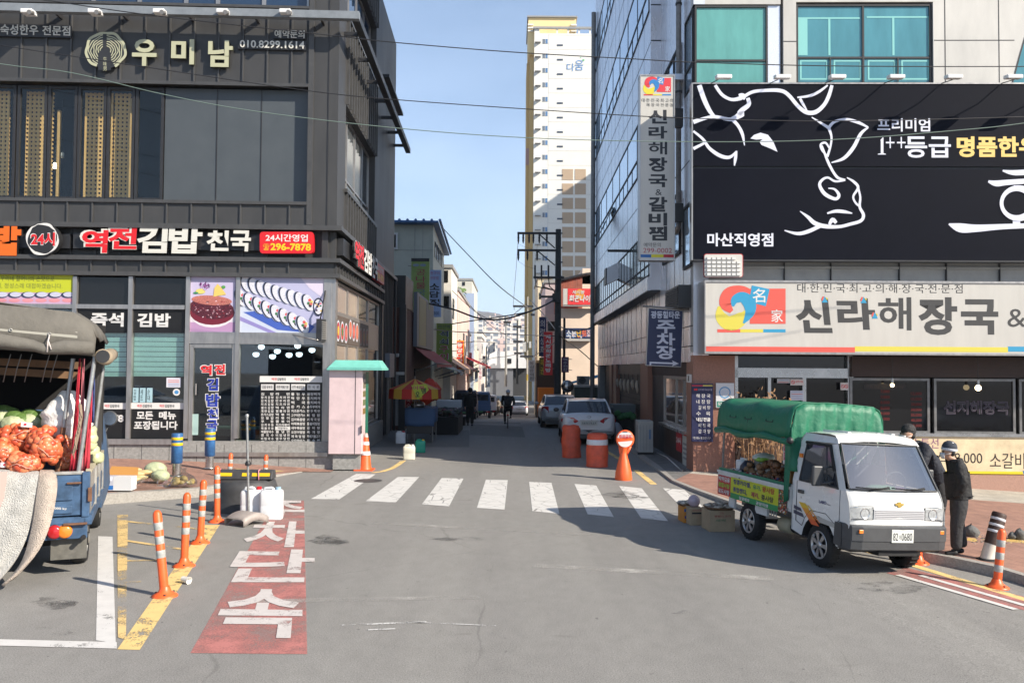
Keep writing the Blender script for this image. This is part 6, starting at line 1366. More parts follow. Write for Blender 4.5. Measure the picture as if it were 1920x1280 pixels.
for s in(-1,1):
 w4=[(-.50,HWd,1.15),(.42,HWd,1.15),(.115,.66,1.70),(-.465,.66,1.70)]
 pts=[V((x,s*(y+.002),z))for x,y,z in w4]
 mb=MB();mb.poly(pts if s<0 else pts[::-1],CARGL);mb.build('side_window',lt,local=True)
 mb=MB();q=pts+[pts[0]];mb.tube(q,.013,BPLAS,5);mb.tube([pts[3]+V((0,s*.015,.0)),pts[2]+V((.0,s*.015,0)),pts[1]*.6+pts[2]*.4+V((0,s*.015,0))],.022,UNDER,6)
 mb.tube([pts[1]*.72+pts[0]*.28,pts[2]*.82+pts[3]*.18],.009,BPLAS,5);mb.build('window_seal',lt,local=True)
 mb=MB();dl=[(-.56,1.13),(-.56,.55),(-.40,.50),(-.34,.62),(-.2,.75),(.16,.76),(.36,.66),(.47,.72),(.47,1.13)]
 mb.tube([V((x,s*(HWd+.001),z))for x,z in dl],.005,cm((60,62,66),.6),4)
 dd=mb.build('door',lt,local=True)
 mb=MB();mb.box((-.50,s*HWd,.96),(-.37,s*(HWd+.03),1.01),BPLAS);mb.build('handle',dd,bevel=.008,local=True)
 mb=MB();mb.cyl((-.44,s*HWd,.90),(-.44,s*(HWd+.006),.90),.014,HUB);mb.build('lock',dd,local=True)
 mb=MB();yy=s*(HWd+.004)
 mk=lambda pts,m:mb.poly([V((x,yy,z))for x,z in(pts if s<0 else pts[::-1])],m)
 mk([(-.62,.765),(-.44,.745),(-.40,.695),(-.62,.715)],cm((62,66,92),.4));mk([(-.62,.695),(-.385,.675),(-.345,.62),(-.62,.645)],cm((62,66,92),.4))
 GRD=[cm((240,196,40),.4),cm((240,160,40),.4),cm((236,128,44),.4),cm((226,96,44),.4)]
 for k in range(4):
  z1=.83-k*.0675;z0=z1-.0675;x1=-.50+k*.085;x0=x1+.085
  mk([(x0,z0),(x0+.19,z0),(x1+.17,z1),(x1,z1)],GRD[k])
  if k<3:mk([(x0+.27,z0-.02),(x0+.30,z0-.02),(x1+.255,z1-.02),(x1+.21,z1-.02)],GRD[k])
 mk([(-.06,.70),(.47,.66),(.47,.60),(.0,.62)],cm((186,184,178),.4))
 mb.build('stripe_decal',lt,local=True)
 mb=MB();LBT=cm((40,50,120),.4)
 f2=(lambda a,b:V((.0+.17*a,yy,.885+.045*b)))if s<0 else(lambda a,b:V((.17-.17*a,yy,.885+.045*b)))
 letters(mb,'LABO',f2,LBT,.03);f3=(lambda a,b:V((.18+.09*a,yy,.885+.022*b)))if s<0 else(lambda a,b:V((-.01-.09*a,yy,.885+.022*b)));letters(mb,'Deluxe',f3,cm((90,92,100),.4),0);mb.build('lettering',lt,local=True)
 mb=MB();mb.box((-.57,s*HWd*.93,1.47),(-.51,s*(HWd*.93+.03),1.53),LENSO);mb.build('marker_lamp',lt,local=True)
 mb=MB();mb.box((.13,s*(HWd+.07),1.14),(.19,s*(HWd+.235),1.42),BPLAS);m_=mb.build('mirror',lt,bevel=.02,local=True)
 mb=MB();mb.tube([(.30,s*(HWd-.01),1.22),(.2,s*(HWd+.1),1.18),(.165,s*(HWd+.12),1.26)],.016,BPLAS,6);mb.tube([(.2,s*(HWd-.05),1.42),(.17,s*(HWd+.1),1.38)],.012,BPLAS,6);mb.build('arm',m_,local=True)
 mb=MB();mb.grid([[V((.712+(-.03 if abs(y)>.7 else-.004 if abs(y)>.6 else .004),s*abs(y),z))for y in(.40,.5,.6,.66,.725)]for z in(.79,.86,.935)],LENSW,True,s>0);mb.box((.70,s*.40,.785),(.716,s*.415,.94),BPLAS);mb.box((.70,s*.40,.776),(.718,s*.73,.784),BPLAS)
 hl=mb.build('headlight',lt,local=True)
 mb=MB();mb.lathe([(.001,.0),(.05,.012),(.07,.022)],HUB,(.70,s*.53,.86),16,(1,0,0));mb.build('reflector',hl,local=True)
 mb=MB();mb.box((.772,s*.47,.605),(.792,s*.66,.655),LENSO);mb.build('turn_signal',lt,bevel=.006,local=True)
 mb=MB();c0=V((.60,-.42 if s<0 else .14,1.16));mb.tube([c0+V((.03,0,-.01)),c0+V((.055,.16,.02)),c0+V((.052,.30,.045))],.011,UNDER,5);mb.tube([c0+V((.05,-.22,.035)),c0+V((.062,.02,.025)),c0+V((.062,.30,.03))],.009,UNDER,5);mb.build('wiper',lt,local=True)
mb=MB();mb.box((.705,-.395,.785),(.722,.395,.915),cm((206,206,208),.35));mb.box((.70,-.74,.953),(.712,.74,.958),GPAN)
for k in range(5):mb.box((.722,-.38,.794+k*.024),(.727,.38,.806+k*.024),cm((150,150,156),.4))
mb.build('grille',lt,bevel=.006,local=True)
mb=MB();em=[(-.055,.012),(-.02,.012),(-.016,.03),(.016,.03),(.02,.012),(.055,.012),(.045,-.012),(.02,-.012),(.016,-.03),(-.016,-.03),(-.02,-.012),(-.045,-.012)]
mb.prism([V((.708,y*1.25,.985+z*1.25))for y,z in em],(.014,0,0),mat('gold_emblem',(.70,.48,.12),.3,metal=.7));mb.build('emblem',lt,local=True)
mb=MB();bys=[-.76,-.735,-.60,0,.60,.735,.76];bx=[-.24,-.03,.02,.03,.02,-.03,-.24]
mb.grid([[V((.75+x+dx,y,z))for y,x in zip(bys,bx)]for z,dx in((.36,-.08),(.39,.0),(.50,.01),(.505,.022),(.68,.022),(.70,.0),(.71,-.06))],BPLAS,False)
for s in(-1,1):mb.poly([V(p)for p in((.38,s*.765,.40),(.55,s*.765,.38),(.55,s*.765,.70),(.40,s*.765,.70))][::(1 if s<0 else-1)],BPLAS)
mb.build('bumper',lt,local=True)
mb=MB();mb.box((.79,-.17,.49),(.802,.17,.665),PLATE);pl=mb.build('number_plate',lt,bevel=.004,local=True)
mb=MB();f2=lambda a,b:V((.804,-.15+.075*a,.52+.10*b));letters(mb,'82',f2,CLADB,.0);letters(mb,'가',lambda a,b:V((.804,-.062+.03*a,.53+.065*b)),CLADB,.0);letters(mb,'0680',lambda a,b:V((.804,-.02+.165*a,.52+.10*b)),CLADB,.0);mb.build('lettering',pl,local=True)
mb=MB();mb.box((.5,-.3,.3),(.72,.3,.38),UNDER);mb.box((-.1,-.62,.28),(.1,.62,.34),UNDER);mb.build('axle',lt,local=True)
for x in(0,-1.94):
 for s in(-1,1):wheel(lt,(x,s*.645,.30),.30,.17,s)
mb=MB()
for s in(-1,1):mb.box((-2.75,s*.36-.04,.44),(-.6,s*.36+.04,.56),cm((150,150,146),.6))
mb.box((-1.99,-.6,.27),(-1.89,.6,.33),UNDER);mb.box((-1.3,-.3,.3),(-.75,.25,.5),UNDER);mb.build('chassis',lt,local=True)
mb=MB();mb.lathe([(.001,-.01),(.10,0),(.12,.02),(.12,.30),(.10,.32),(.001,.33)],cm((176,168,140),.5),(-1.25,-.52,.38),18,(1,0,0));mb.lathe([(.085,.33),(.085,.40),(.001,.41)],UNDER,(-1.25,-.52,.38),16,(1,0,0));mb.build('tank',lt,local=True)
BW=mat('white_bed_paint',(.60,.60,.58),.45,noise=.15,scale=5)
mb=MB();mb.box((-2.98,-.74,.64),(-.72,.74,.69),BW)
for s in(-1,1):
 mb.box((-2.98,s*.74-.015,.69),(-.72,s*.74+.015,1.0),BW);mb.box((-2.98,s*.755-.02,.97),(-.72,s*.755+.02,1.01),BW)
 for x in(-2.3,-1.58):mb.box((x-.18,s*.70-.02,.46),(x+.18,s*.70+.02,.64),BW)if x>-2 else mb.box((-2.62,s*.70-.02,.42),(-2.42,s*.70+.02,.64),BW)
 for k in range(6):mb.box((-1.5+k*.07,s*.715-.004,.50),(-1.47+k*.07,s*.715+.004,.62),GPAN)
 mb.cyl((-2.2,s*.775,.955),(-2.2,s*.78,.955),.012,CLADB)
mb.box((-.74,-.74,.64),(-.70,.74,1.05),BW)
mb.build('bed',lt,bevel=.008,local=True)
GTRIM=mat('green_bed_lining',(.02,.17,.09),.6)
mb=MB();mb.box((-2.98,-.735,1.005),(-.85,-.66,1.05),GTRIM);mb.build('bed_edge_cloth',lt,local=True)
mb=MB();mb.box((-3.30,-.5,.84),(-2.985,.7,.88),GTRIM);mb.box((-3.30,-.5,.70),(-3.26,.7,.84),GTRIM);mb.tube([(-2.98,-.6,.66),(-3.28,-.5,.82)],.012,CLADB,5);mb.build('tail_shelf',lt,local=True)
bnr=None;mb=MB();yy=-.762
def sgn(mb,x0,x1,z0,z1,m,o=0.0):mb.poly([V((x0,yy-o,z0)),V((x1,yy-o,z0)),V((x1,yy-o,z1)),V((x0,yy-o,z1))],m)
sgn(mb,-2.95,-2.50,.60,.93,cm((200,36,44),.5));sgn(mb,-2.50,-1.02,.68,.94,cm((206,214,36),.5));sgn(mb,-2.50,-1.02,.59,.68,cm((20,150,84),.5));sgn(mb,-1.02,-.78,.59,.94,cm((70,50,46),.5))
for _ in range(240):
 x=rnd.uniform(-1.01,-.79);z=rnd.uniform(.6,.93);r=rnd.uniform(.008,.02);n_=7;m_=cm(rnd.choice([(190,40,50),(60,130,60),(220,210,200),(200,130,40),(90,40,40),(40,30,30)]),.5);e=rnd.uniform(.001,.002)
 mb.poly([V((x+r*math.cos(2*math.pi*k/n_),yy-e,z+r*.8*math.sin(2*math.pi*k/n_)))for k in range(n_)],m_)
bnr=mb.build('side_banner',lt,local=True)
mb=MB()
def st3(s,x0,x1,z0,z1,m,b=.03):letters(mb,s,lambda a,c:V((x0+(x1-x0)*a,yy-.004,z0+(z1-z0)*c)),m,b)
for s,z,m in(('박하껌용',.83,WHT),('종합사탕',.725,cm((160,210,60),.5)),('포도사탕',.62,WHT)):st3(s,-2.92,-2.53,z,z+.08,m)
DB=cm((40,46,120),.5);DM=cm((170,40,80),.5)
for s,x0,x1,z0,z1,m in(('땅콩카라멜,',-2.40,-1.84,.83,.92,DB),('유가,',-1.77,-1.53,.83,.91,cm((30,140,110),.5)),('왕사탕',-1.49,-1.13,.83,.92,cm((190,60,40),.5)),('종합캔디,',-2.41,-1.95,.70,.79,DB),('제리,',-1.82,-1.57,.70,.79,DM),('콩사탕',-1.51,-1.15,.70,.79,CLADB),('칠광제과',-2.2,-1.86,.605,.66,WHT),('공장직영',-1.66,-1.30,.605,.66,WHT)):st3(s,x0,x1,z0,z1,m)
mb.build('lettering',bnr,local=True)
TARP=mat('green_tarpaulin',(.008,.14,.072),.55,noise=.12,scale=3,bump=.5,bscale=5);TARP2=TARP
mb=MB();prof=[(-.81,1.73),(-.805,1.88),(-.785,2.05),(-.725,2.19),(-.60,2.255),(-.2,2.275),(.2,2.275),(.60,2.255),(.72,2.19),(.775,2.05),(.79,1.85),(.79,1.66)]
nx=16
rows=[]
for i in range(nx+1):
 x=-2.98+(2.28)*i/nx;sag=-.05*math.sin(math.pi*((i%8)/8))
 rows.append([V((x,y+rnd.uniform(-.006,.006),z+sag*(1 if z>2.1 else .4)+rnd.uniform(-.008,.008)+(.01*(i/nx))))for y,z in prof])
mb.grid(rows,TARP,True)
cp=mb.build('canopy',lt,solid=.012,local=True)
mb=MB();mb.tube([(-3.0+.26*k,-.815+.012*math.sin(k*1.7),1.70+.025*math.sin(k*1.3)-.0*k)for k in range(10)],[.05+.012*math.sin(k*2.3)for k in range(10)],TARP,10);mb.ball((-.66,-.83,1.70),.055,CLADB,10,6);mb.build('rolled_edge',cp,local=True)
mb=MB();rows=[]
for j in range(9):
 t=j/8;row=[]
 for i in range(25):
  y=-.80+1.60*i/24;zt_=1.0
  for(ya,za),(yb_,zb_)in zip(prof,prof[1:]):
   if ya<=y<=yb_ or(ya>y>yb_):zt_=za+(zb_-za)*((y-ya)/((yb_-ya)or 1))
  if abs(y)>.78:zt_=1.84
  z=zt_+(1.25-zt_)*t
  row.append(V((-.70+(.02+.05*t)*math.sin(i*1.9+j*.6+math.sin(i*.7))+.05*t,y,z)))
 rows.append(row)
mb.grid(rows,TARP,True);mb.build('front_curtain',cp,solid=.01,local=True)
mb=MB();rows=[]
for j in range(10):
 t=j/9;rows.append([V((-.66-(.20-.04*t)*k/6-.06*t*(1-k/6),-.80+.02*math.sin(k*2.2+j*.5)*t+.02*t,1.9-1.08*t-.05*(k/6)*t))for k in range(7)])
mb.grid(rows,TARP,True);mb.build('side_curtain',cp,solid=.01,local=True)
mb=MB()
for x in(-2.45,-1.95,-1.3):mb.tube([(x-.1,-.802,1.98),(x-.1,-.806,1.945),(x+.1,-.806,1.945),(x+.1,-.802,1.98)],.006,CLADB,4)
mb.tube([(-1.95,-.80,1.95),(-1.98,-.81,1.80),(-1.97,-.82,1.72)],.005,CLADB,4);mb.build('strap',cp,local=True)
mb=MB()
for x,y in((-2.92,-.70),(-2.92,.70),(-.78,.7)):mb.cyl((x,y,.69),(x,y,2.1),.018,PIPE,n=8)
for x in(-2.93,-1.8,-.75):mb.tube([(x,y*.98,z-.02)for y,z in prof[1:-1]],.012,PIPE,6)
mb.build('canopy_frame',lt,local=True)
LM=Matrix.Translation(lt.location)@lt.rotation_euler.to_matrix().to_4x4()
def lw(x,y,z):return LM@V((x,y,z))
SNK=[mat('brown_snack_%d'%i,c,.5,noise=.4,scale=18,bump=.6,bscale=30)for i,c in enumerate(((.17,.075,.03),(.24,.13,.06),(.11,.05,.025),(.30,.20,.12)))]
CLRB=mat('crumpled_clear_bag',(.38,.35,.31),.18,noise=.5,scale=14,bump=.8,bscale=20)
for i,(x,y,z,rx,rz_,m,lab)in enumerate([(-1.15,-.3,1.22,.26,.26,2,'dark brown bag of sweets heaped highest beside the mask sign'),(-1.45,-.42,1.16,.28,.2,0,'brown bag of sweets beside the darkest bag in the truck bed'),(-1.75,-.38,1.14,.27,.18,0,'brown bag of biscuits in the middle of the truck bed'),(-2.02,-.42,1.1,.25,.14,1,'light brown bag of biscuits left of the middle of the truck bed'),(-.98,-.25,1.38,.2,.24,3,'pale clear bag of sweets next to the green side curtain'),(-1.35,-.05,1.25,.32,.24,1,'tan bag of sweets at the back of the heap below the mask sign')]):
 mb=MB()
 for _ in range(46):mb.ball(lw(x+rnd.uniform(-rx,rx),y+rnd.uniform(-.2,.2),z+rnd.uniform(-rz_,rz_*.7)),rnd.uniform(.035,.07),SNK[m]if rnd.random()<.8 else CLRB,7,5,(1.2,1,.8),.25)
 stuff_=mb.build('sweet_bag');tag(stuff_,lab,'sweets','bags of sweets on the truck bed')
mb=MB()
for _ in range(900):
 c=lw(rnd.uniform(-2.65,-.95),rnd.uniform(-.70,-.3),1.0);c.z+=rnd.uniform(-.05,.06);r=rnd.uniform(.012,.022);mb.ball(c,r,cm(rnd.choice([(120,40,60),(40,40,60),(200,200,205),(60,80,150),(30,28,30),(140,110,90),(90,60,110),(170,60,60)]),.35),5,3,(1.4,1,.8))
stuff(tag(mb.build('candy_layer'),'layer of small wrapped candies along the front of the truck bed','candies'))
mb=MB();mb.lathe([(.13,0),(.155,.26),(.16,.27),(.14,.27),(.13,.2)],cm((150,148,142),.6),lw(-2.35,-.25,1.0),20);bk=thing('bucket','grey bucket with a white and green bag at the rear of the truck bed','bucket',lw(-2.35,-.25,1.0));mb.build('tub',bk)
mb=MB();mb.ball(lw(-2.35,-.25,1.30),.17,cm((215,220,210),.4),12,7,(1.1,1,.45),.1);mb.ball(lw(-2.3,-.3,1.27),.13,cm((160,210,80),.4),10,6,(1.1,1,.4),.1);mb.build('bag',bk)
mb=MB();mb.lathe([(.001,0),(.14,.01),(.17,.2),(.18,.21),(.15,.2)],CLADB,lw(-2.0,.1,1.02),18);mb.lathe([(.18,.2),(.19,.215),(.18,.23)],CLADB,lw(-2.0,.1,1.02),18);tag(mb.build('pot'),'black pot behind the bags in the truck bed','pot')
mb=MB();mb.ball(lw(-2.42,-.5,1.08),.13,cm((40,42,60),.35),12,8,(1,.9,1.2),.08);tag(mb.build('plastic_bag'),'dark blue plastic bag at the rear post of the truck bed','bag')
t=thing('mask_sign','white and pink paper sign reading 마스크 착용하기 hung under the green canopy','sign',lw(-1.02,-.5,1.35))
mb=MB();ax=lw(1,0,0)-lw(0,0,0);az=lw(0,0,1)-lw(0,0,0);ay=lw(0,-1,0)-lw(0,0,0);c0=lw(-1.28,-.55,1.30);mb.obox(c0,ax*.36,ay*-.008,az*.36,WHT);mb.build('board',t)
mb=MB();mb.obox(c0+ax*.02+az*.20+ay*.0015,ax*.32,ay*.002,az*.13,cm((214,70,120),.5));mb.obox(c0+ax*.02+az*.06+ay*.0015,ax*.32,ay*.002,az*.12,cm((226,90,130),.5))
qtext(mb,'마스크',[c0+ax*.04+az*.225,c0+ax*.22+az*.225,c0+ax*.22+az*.31,c0+ax*.04+az*.31],WHT,.03,lift=ay*.006);qtext(mb,'착용하기',[c0+ax*.04+az*.08,c0+ax*.32+az*.08,c0+ax*.32+az*.165,c0+ax*.04+az*.165],WHT,.03,lift=ay*.006);mb.build('lettering',t)
mb=MB();mb.obox(lw(-1.02,-.66,1.0),ax*.14,ay*-.2,az*.32,cm((186,140,84),.7));tag(mb.build('carton'),'narrow tan carton beside the green side curtain','box')
def jug(name,lab,base,ux,uy,w,d,h,m,cap,group=None):
 t=thing(name,lab,'jerrycan',base,group);mb=MB();ux=V(ux).normalized();uy=V(uy).normalized()
 rows=[]
 for k,(z,s)in enumerate([(0,.86),(.02,.97),(.06,1),(.45,1),(.47,.985),(.49,1),(.84,1),(.92,.95),(.96,.82),(.965,.3)]):
  ring=[]
  for q in range(16):
   a=2*math.pi*q/16;cx,cy=math.cos(a),math.sin(a);e=.32
   px_=math.copysign(abs(cx)**e,cx);py_=math.copysign(abs(cy)**e,cy)
   ring.append(V(base)+ux*(px_*w/2*s)+uy*(py_*d/2*s)+V((0,0,z*h)))
  rows.append(ring+[ring[0]])
 mb.grid(rows,m,True,True);mb.poly(rows[-1][:-1],m);mb.poly(rows[0][:-1][::-1],m);mb.build('body',t)
 top=V(base)+V((0,0,.965*h))
 mb=MB();mb.cyl(top+ux*w*.28,top+ux*w*.28+V((0,0,.05*h+.02)),min(w,d)*.16,cap,n=12);mb.build('cap',t)
 mb=MB();mb.tube([top-ux*w*.36-V((0,0,.03)),top-ux*w*.3+V((0,0,.06*h)),top+V((0,0,.065*h)),top+ux*w*.12-V((0,0,.0))],.022,m,8);mb.build('handle',t)
 return t
JUGW=mat('white_jug_plastic',(.66,.68,.70),.35,noise=.06,scale=6);JUGY=mat('yellowish_jug_plastic',(.62,.60,.50),.4,noise=.1,scale=6);JUGG=mat('green_jug_plastic',(.01,.30,.20),.35)
jug('jerrycan','white jerrycan standing on the tail shelf of the sweets truck',lw(-3.12,-.18,.885),ax,ay,.24,.2,.30,JUGW,WHT)
WICK=mat('wicker',(.24,.13,.06),.7,noise=.4,scale=40,bump=.8,bscale=60)
def basket(lab,c,r,h,fill,n=36):
 t=thing('basket',lab,'basket',c);mb=MB();mb.lathe([(.001,.01),(r*.9,.0),(r,h),(r*1.04,h+.01),(r*.95,h),(r*.86,.02)],WICK,c,26);mb.build('tray',t)
 mb=MB()
 for _ in range(n):
  a=rnd.uniform(0,6.28);q=r*.85*math.sqrt(rnd.random());mb.ball(V(c)+V((q*math.cos(a),q*math.sin(a),h+rnd.uniform(-.01,.06)*(1.3-q/r))),rnd.uniform(.03,.055),rnd.choice(fill),7,5,(1.3,.9,.45),.25)
 stuff(mb.build('contents',t));return t
PALE=[mat('pale_dried_goods_%d'%i,c,.6,noise=.4,scale=20)for i,c in enumerate(((.44,.38,.30),(.30,.25,.20),(.55,.50,.42),(.20,.16,.13)))]
basket('flat wicker basket of white flakes on the tail shelf of the sweets truck',lw(-3.14,-.40,.885),.2,.06,[mat('white_flakes',(.66,.63,.58),.6)])
def carton(lab,base,ux,w,d,h,m,fn=None,name='cardboard_box'):
 t=thing(name,lab,'box',base);ux=V(ux).normalized();uy=V((-ux.y,ux.x,0));mb=MB();mb.obox(base,ux*w,uy*d,(0,0,h),m);mb.build('body',t,bevel=.006)
 if fn:mb=MB();fn(mb,V(base),ux,uy);mb.build('print',t)
 return t
CARD=mat('cardboard',(.36,.27,.17),.8,noise=.15,scale=5);CARD2=mat('dark_cardboard',(.30,.21,.12),.8,noise=.15,scale=5);ORB=cm((214,140,50),.7)
RDI=cm((170,60,60),.6);GNI=cm((70,130,90),.6)
b0=G(1331,997);ux=V((1,.10,0)).normalized();uy=V((-.10,1,0))
def p1(mb,b,ux,uy):
 n_=-uy*.004
 for s,x0,x1,z0,z1,m in(('고급',.17,.24,.30,.33,RDI),('빵빵이과자',.08,.37,.24,.285,RDI),('새싹',.10,.28,.17,.22,GNI)):qtext(mb,s,[b+ux*x0+V((0,0,z0)),b+ux*x1+V((0,0,z0)),b+ux*x1+V((0,0,z1)),b+ux*x0+V((0,0,z1))],m,.0,lift=n_)
carton('large open cardboard box with red and green print by the rear wheel',b0,ux,.44,.45,.36,CARD,p1)
b1=G(1313,988);carton('middle cardboard box with a black label by the mini truck rear wheel',b1+V((-.14,.16,0)),ux,.24,.4,.3,CARD,lambda mb,b,ux,uy:(mb.obox(b+ux*.03-uy*.003+V((0,0,.20)),ux*.18,uy*.002,(0,0,.03),CLADB),qtext(mb,'원재료명',[b+ux*.04+V((0,0,.25)),b+ux*.2+V((0,0,.25)),b+ux*.2+V((0,0,.28)),b+ux*.04+V((0,0,.28))],RDI,0,lift=-uy*.004)))
b2=G(1285,981);carton('small orange box with a blue band beside the middle cardboard box',b2+V((-.02,.05,0)),ux,.15,.35,.28,ORB,lambda mb,b,ux,uy:(mb.obox(b+ux*.01-uy*.003+V((0,0,.2)),ux*.13,uy*.002,(0,0,.05),cm((50,100,160),.6)),mb.obox(b+ux*.02-uy*.003+V((0,0,.08)),ux*.1,uy*.002,(0,0,.05),cm((90,80,140),.6))))
basket('wicker tray of dried snacks on the large cardboard box',b0+ux*.24+uy*.2+V((0,0,.37)),.27,.03,PALE,46)
basket('small wicker tray of dried goods on the orange box',b2+ux*.1+uy*.25+V((0,0,.29)),.17,.03,PALE,26)
mb=MB();mb.ball(b1+ux*.0+uy*.35+V((0,0,.40)),.11,cm((196,176,186),.3),12,8,(1,.9,1),.06);tag(mb.build('plastic_bag'),'pale clear bag on the middle cardboard box','bag')
R0=V((-5.5,11.2,0));b_=R(22.5);TR=Fr(R0,(math.cos(b_),math.sin(b_),0),(math.sin(b_),-math.cos(b_),0));TS=Fr(R0,(-math.sin(b_),math.cos(b_),0),(math.cos(b_),math.sin(b_),0))
BLUE=mat('worn_blue_paint',(.045,.095,.18),.5,noise=.6,scale=4.5);RUST=mat('rusty_metal',(.16,.075,.04),.75,noise=.4,scale=12);CHR=mat('dull_silver_trim',(.42,.41,.38),.4,metal=.5,noise=.35,scale=7);GALV=mat('galvanised_tube',(.36,.37,.37),.4,metal=.6,noise=.25,scale=10)
bt=thing('produce_truck','blue flatbed truck with a grey canvas roof loaded with onions and cabbages','truck',R0)
def tq(x,y,d=0.0):return TR.P(*TR.uz(x,y,d),d)
mb=MB();TR.box(mb,-1.72,-.04,.70,.78,-2.9,0,BLUE);TS.box(mb,.0,2.9,.68,.80,-.06,.03,BLUE)
mb.build('bed_floor',bt)
mb=MB();TR.box(mb,-1.72,-.09,.80,1.33,-.07,-.02,BLUE);TR.box(mb,-1.72,-.08,1.33,1.37,-.09,.0,CHR)
for z0,z1 in((.83,.93),(1.0,1.24)):TR.box(mb,-1.6,-.2,z0,z1,-.02,.0,BLUE)
TR.box(mb,-.09,.0,.78,1.36,-.1,.015,BLUE);TR.box(mb,-.27,-.1,1.21,1.235,.0,.03,RUST);TR.box(mb,-.02,.03,.98,1.16,.0,.05,RUST)
tg=mb.build('tailgate',bt,bevel=.008)
mb=MB();qtext(mb,'1000 kg',[tq(99,955.5,.0),tq(125,956.5,.0),tq(125,951,.0),tq(99,950,.0)],WHT,.02,lift=TR.n*.004);mb.build('lettering',tg)
mb=MB();TS.box(mb,.12,2.9,.80,1.34,-.05,.0,CHR);TS.box(mb,.12,2.9,1.34,1.38,-.06,.01,mat('bed_top_board',(.40,.36,.26),.7,noise=.3,scale=6))
for u in(.4,1.2,2.0):TS.box(mb,u,u+.5,.85,1.1,.0,.008,BLUE);TS.box(mb,u+.55,u+.62,.8,1.34,0,.025,CHR)
mb.build('sideboard',bt)
mb=MB();TR.box(mb,-1.72,-.02,.50,.70,-.1,-.01,BLUE);TR.box(mb,-.3,-.02,.685,.71,-.01,.06,RUST);mb.build('rear_beam',bt,bevel=.01)
for s0,m in((-.40,LENSR),(-.28,LENSO)):mb=MB();mb.lathe([(.001,.05),(.06,.045),(.085,.03),(.09,0)],m,TR.P(s0,.605,.0),20,TR.n);mb.build('tail_light',bt)
mb=MB();mb.cyl(TR.P(-.06,.52,.0),TR.P(-.06,.52,.07),.03,UNDER,n=10);mb.build('hook',bt)
mb=MB();TR.box(mb,-.45,-.03,.22,.50,-.16,-.13,mat('mud_flap',(.12,.115,.10),.8,noise=.4,scale=6));mb.build('mud_flap',bt)
mb=MB();TR.box(mb,-1.5,-.4,.42,.5,-3.2,-.2,UNDER);TR.box(mb,-1.55,-.12,.25,.33,-1.1,-.98,UNDER);mb.build('chassis',bt)
def wheel_w(par,c,axis,r,w):
 mb=MB();h=w/2;mb.lathe([(.001,-h),(r*.6,-h),(r*.92,-h),(r,-h*.5),(r,h*.5),(r*.92,h),(r*.62,h),(r*.58,h*.6),(r*.3,h*.5),(r*.28,h*1.1),(.001,h*1.1)],TYRE,c,24,axis);o=mb.build('wheel',par)
 mb=MB();mb.lathe([(r*.6,h*.9),(r*.55,h*.65),(r*.3,h*.62),(r*.2,h*1.15),(.001,h*1.16)],CHR,c,24,axis);mb.build('rim',o)
for u in(.95,3.75):
 wheel_w(bt,TS.P(u,.33,-.17),TS.n,.33,.2);wheel_w(bt,TS.P(u,.33,-1.55),TS.n,.33,.2)
mb=MB();rows=[]
for u,z0,z1 in((2.95,.45,2.0),(3.1,.4,2.12),(3.9,.4,2.15),(4.3,.4,2.05),(4.75,.42,1.25),(4.85,.45,.9)):
 rows.append([TS.P(u,z0,-.02),TS.P(u,(z0+z1)*.45,.02),TS.P(u,z1-.15,-.08),TS.P(u,z1,-.25),TS.P(u,z1,-1.5),TS.P(u,z1-.15,-1.67),TS.P(u,(z0+z1)*.45,-1.76),TS.P(u,z0,-1.72)])
mb.grid(rows,BLUE,True);mb.poly(rows[0],BLUE);mb.poly(rows[-1][::-1],BLUE);mb.build('cab',bt)
mb=MB();c=P(206,784,TS.P(4.5,0,.2).y);mb.lathe([(.001,.05),(.10,.045),(.135,.02),(.14,0),(.125,-.015),(.001,-.01)],BPLAS,c,20,(-.1,1,0));m_=mb.build('mirror',bt)
mb=MB();mb.lathe([(.12,0),(.001,0)],mat('mirror_glass',(.5,.55,.6),.05,metal=.9),c+V((0,-.018,0)),18,(-.1,1,0));mb.build('mirror_glass',m_);mb=MB();mb.tube([c+V((-.02,.03,-.1)),c+V((-.1,.05,-.25)),TS.P(4.4,1.3,.0)],.015,BPLAS,6);mb.build('arm',m_)
CANV=mat('grey_brown_canvas',(.125,.116,.10),.85,noise=.25,scale=2.5,bump=.5,bscale=6)
top=[(-300,548),(-120,560),(0,571),(75,578.5),(137,585),(158,597),(172,612),(180,634)]
mb=MB();rows=[]
for j in range(8):
 dd=-3.0*j/7;rows.append([TR.P(*TR.uz(x,y),dd)+V((0,0,.03*math.sin(j*1.8+i)))for i,(x,y)in enumerate(top)])
mb.grid(rows,CANV,True,True)
lowr=[(-300,640),(-120,648),(0,655),(75,660),(137,664),(158,666),(170,667),(177,668)]
mb.grid([[tq(*p,.004)for p in top],[tq(a[0]*.5+b[0]*.5,a[1]*.5+b[1]*.5,.03)for a,b in zip(top,lowr)],[tq(*p,.02)for p in lowr]],CANV,True)
rf=mb.build('canvas_roof',bt,solid=.015)
mb=MB();pts=[(-300,612),(-100,628),(0,639),(60,647),(85,655),(120,651),(176,652)];mb.tube([tq(x,y,.08)for x,y in pts],[.10,.10,.095,.075,.065,.095,.085],CANV,12);mb.build('rolled_flap',rf)
mb=MB();mb.grid([[tq(x,y,.035)for x,y in((-300,590),(0,610),(145,622))],[tq(x,y,.038)for x,y in((-300,602),(0,620),(145,634))]],mat('canvas_strip',(.30,.29,.25),.8),False);mb.build('strip',rf)
mb=MB()
for x,y in((20,618.5),(93,626)):mb.lathe([(.022,0),(.022,.006),(.012,.006),(.012,0)],CHR,tq(x,y,.045),12,TR.n);mb.lathe([(.012,.004),(.001,.004)],CLADB,tq(x,y,.045),10,TR.n)
mb.build('eyelet',rf)
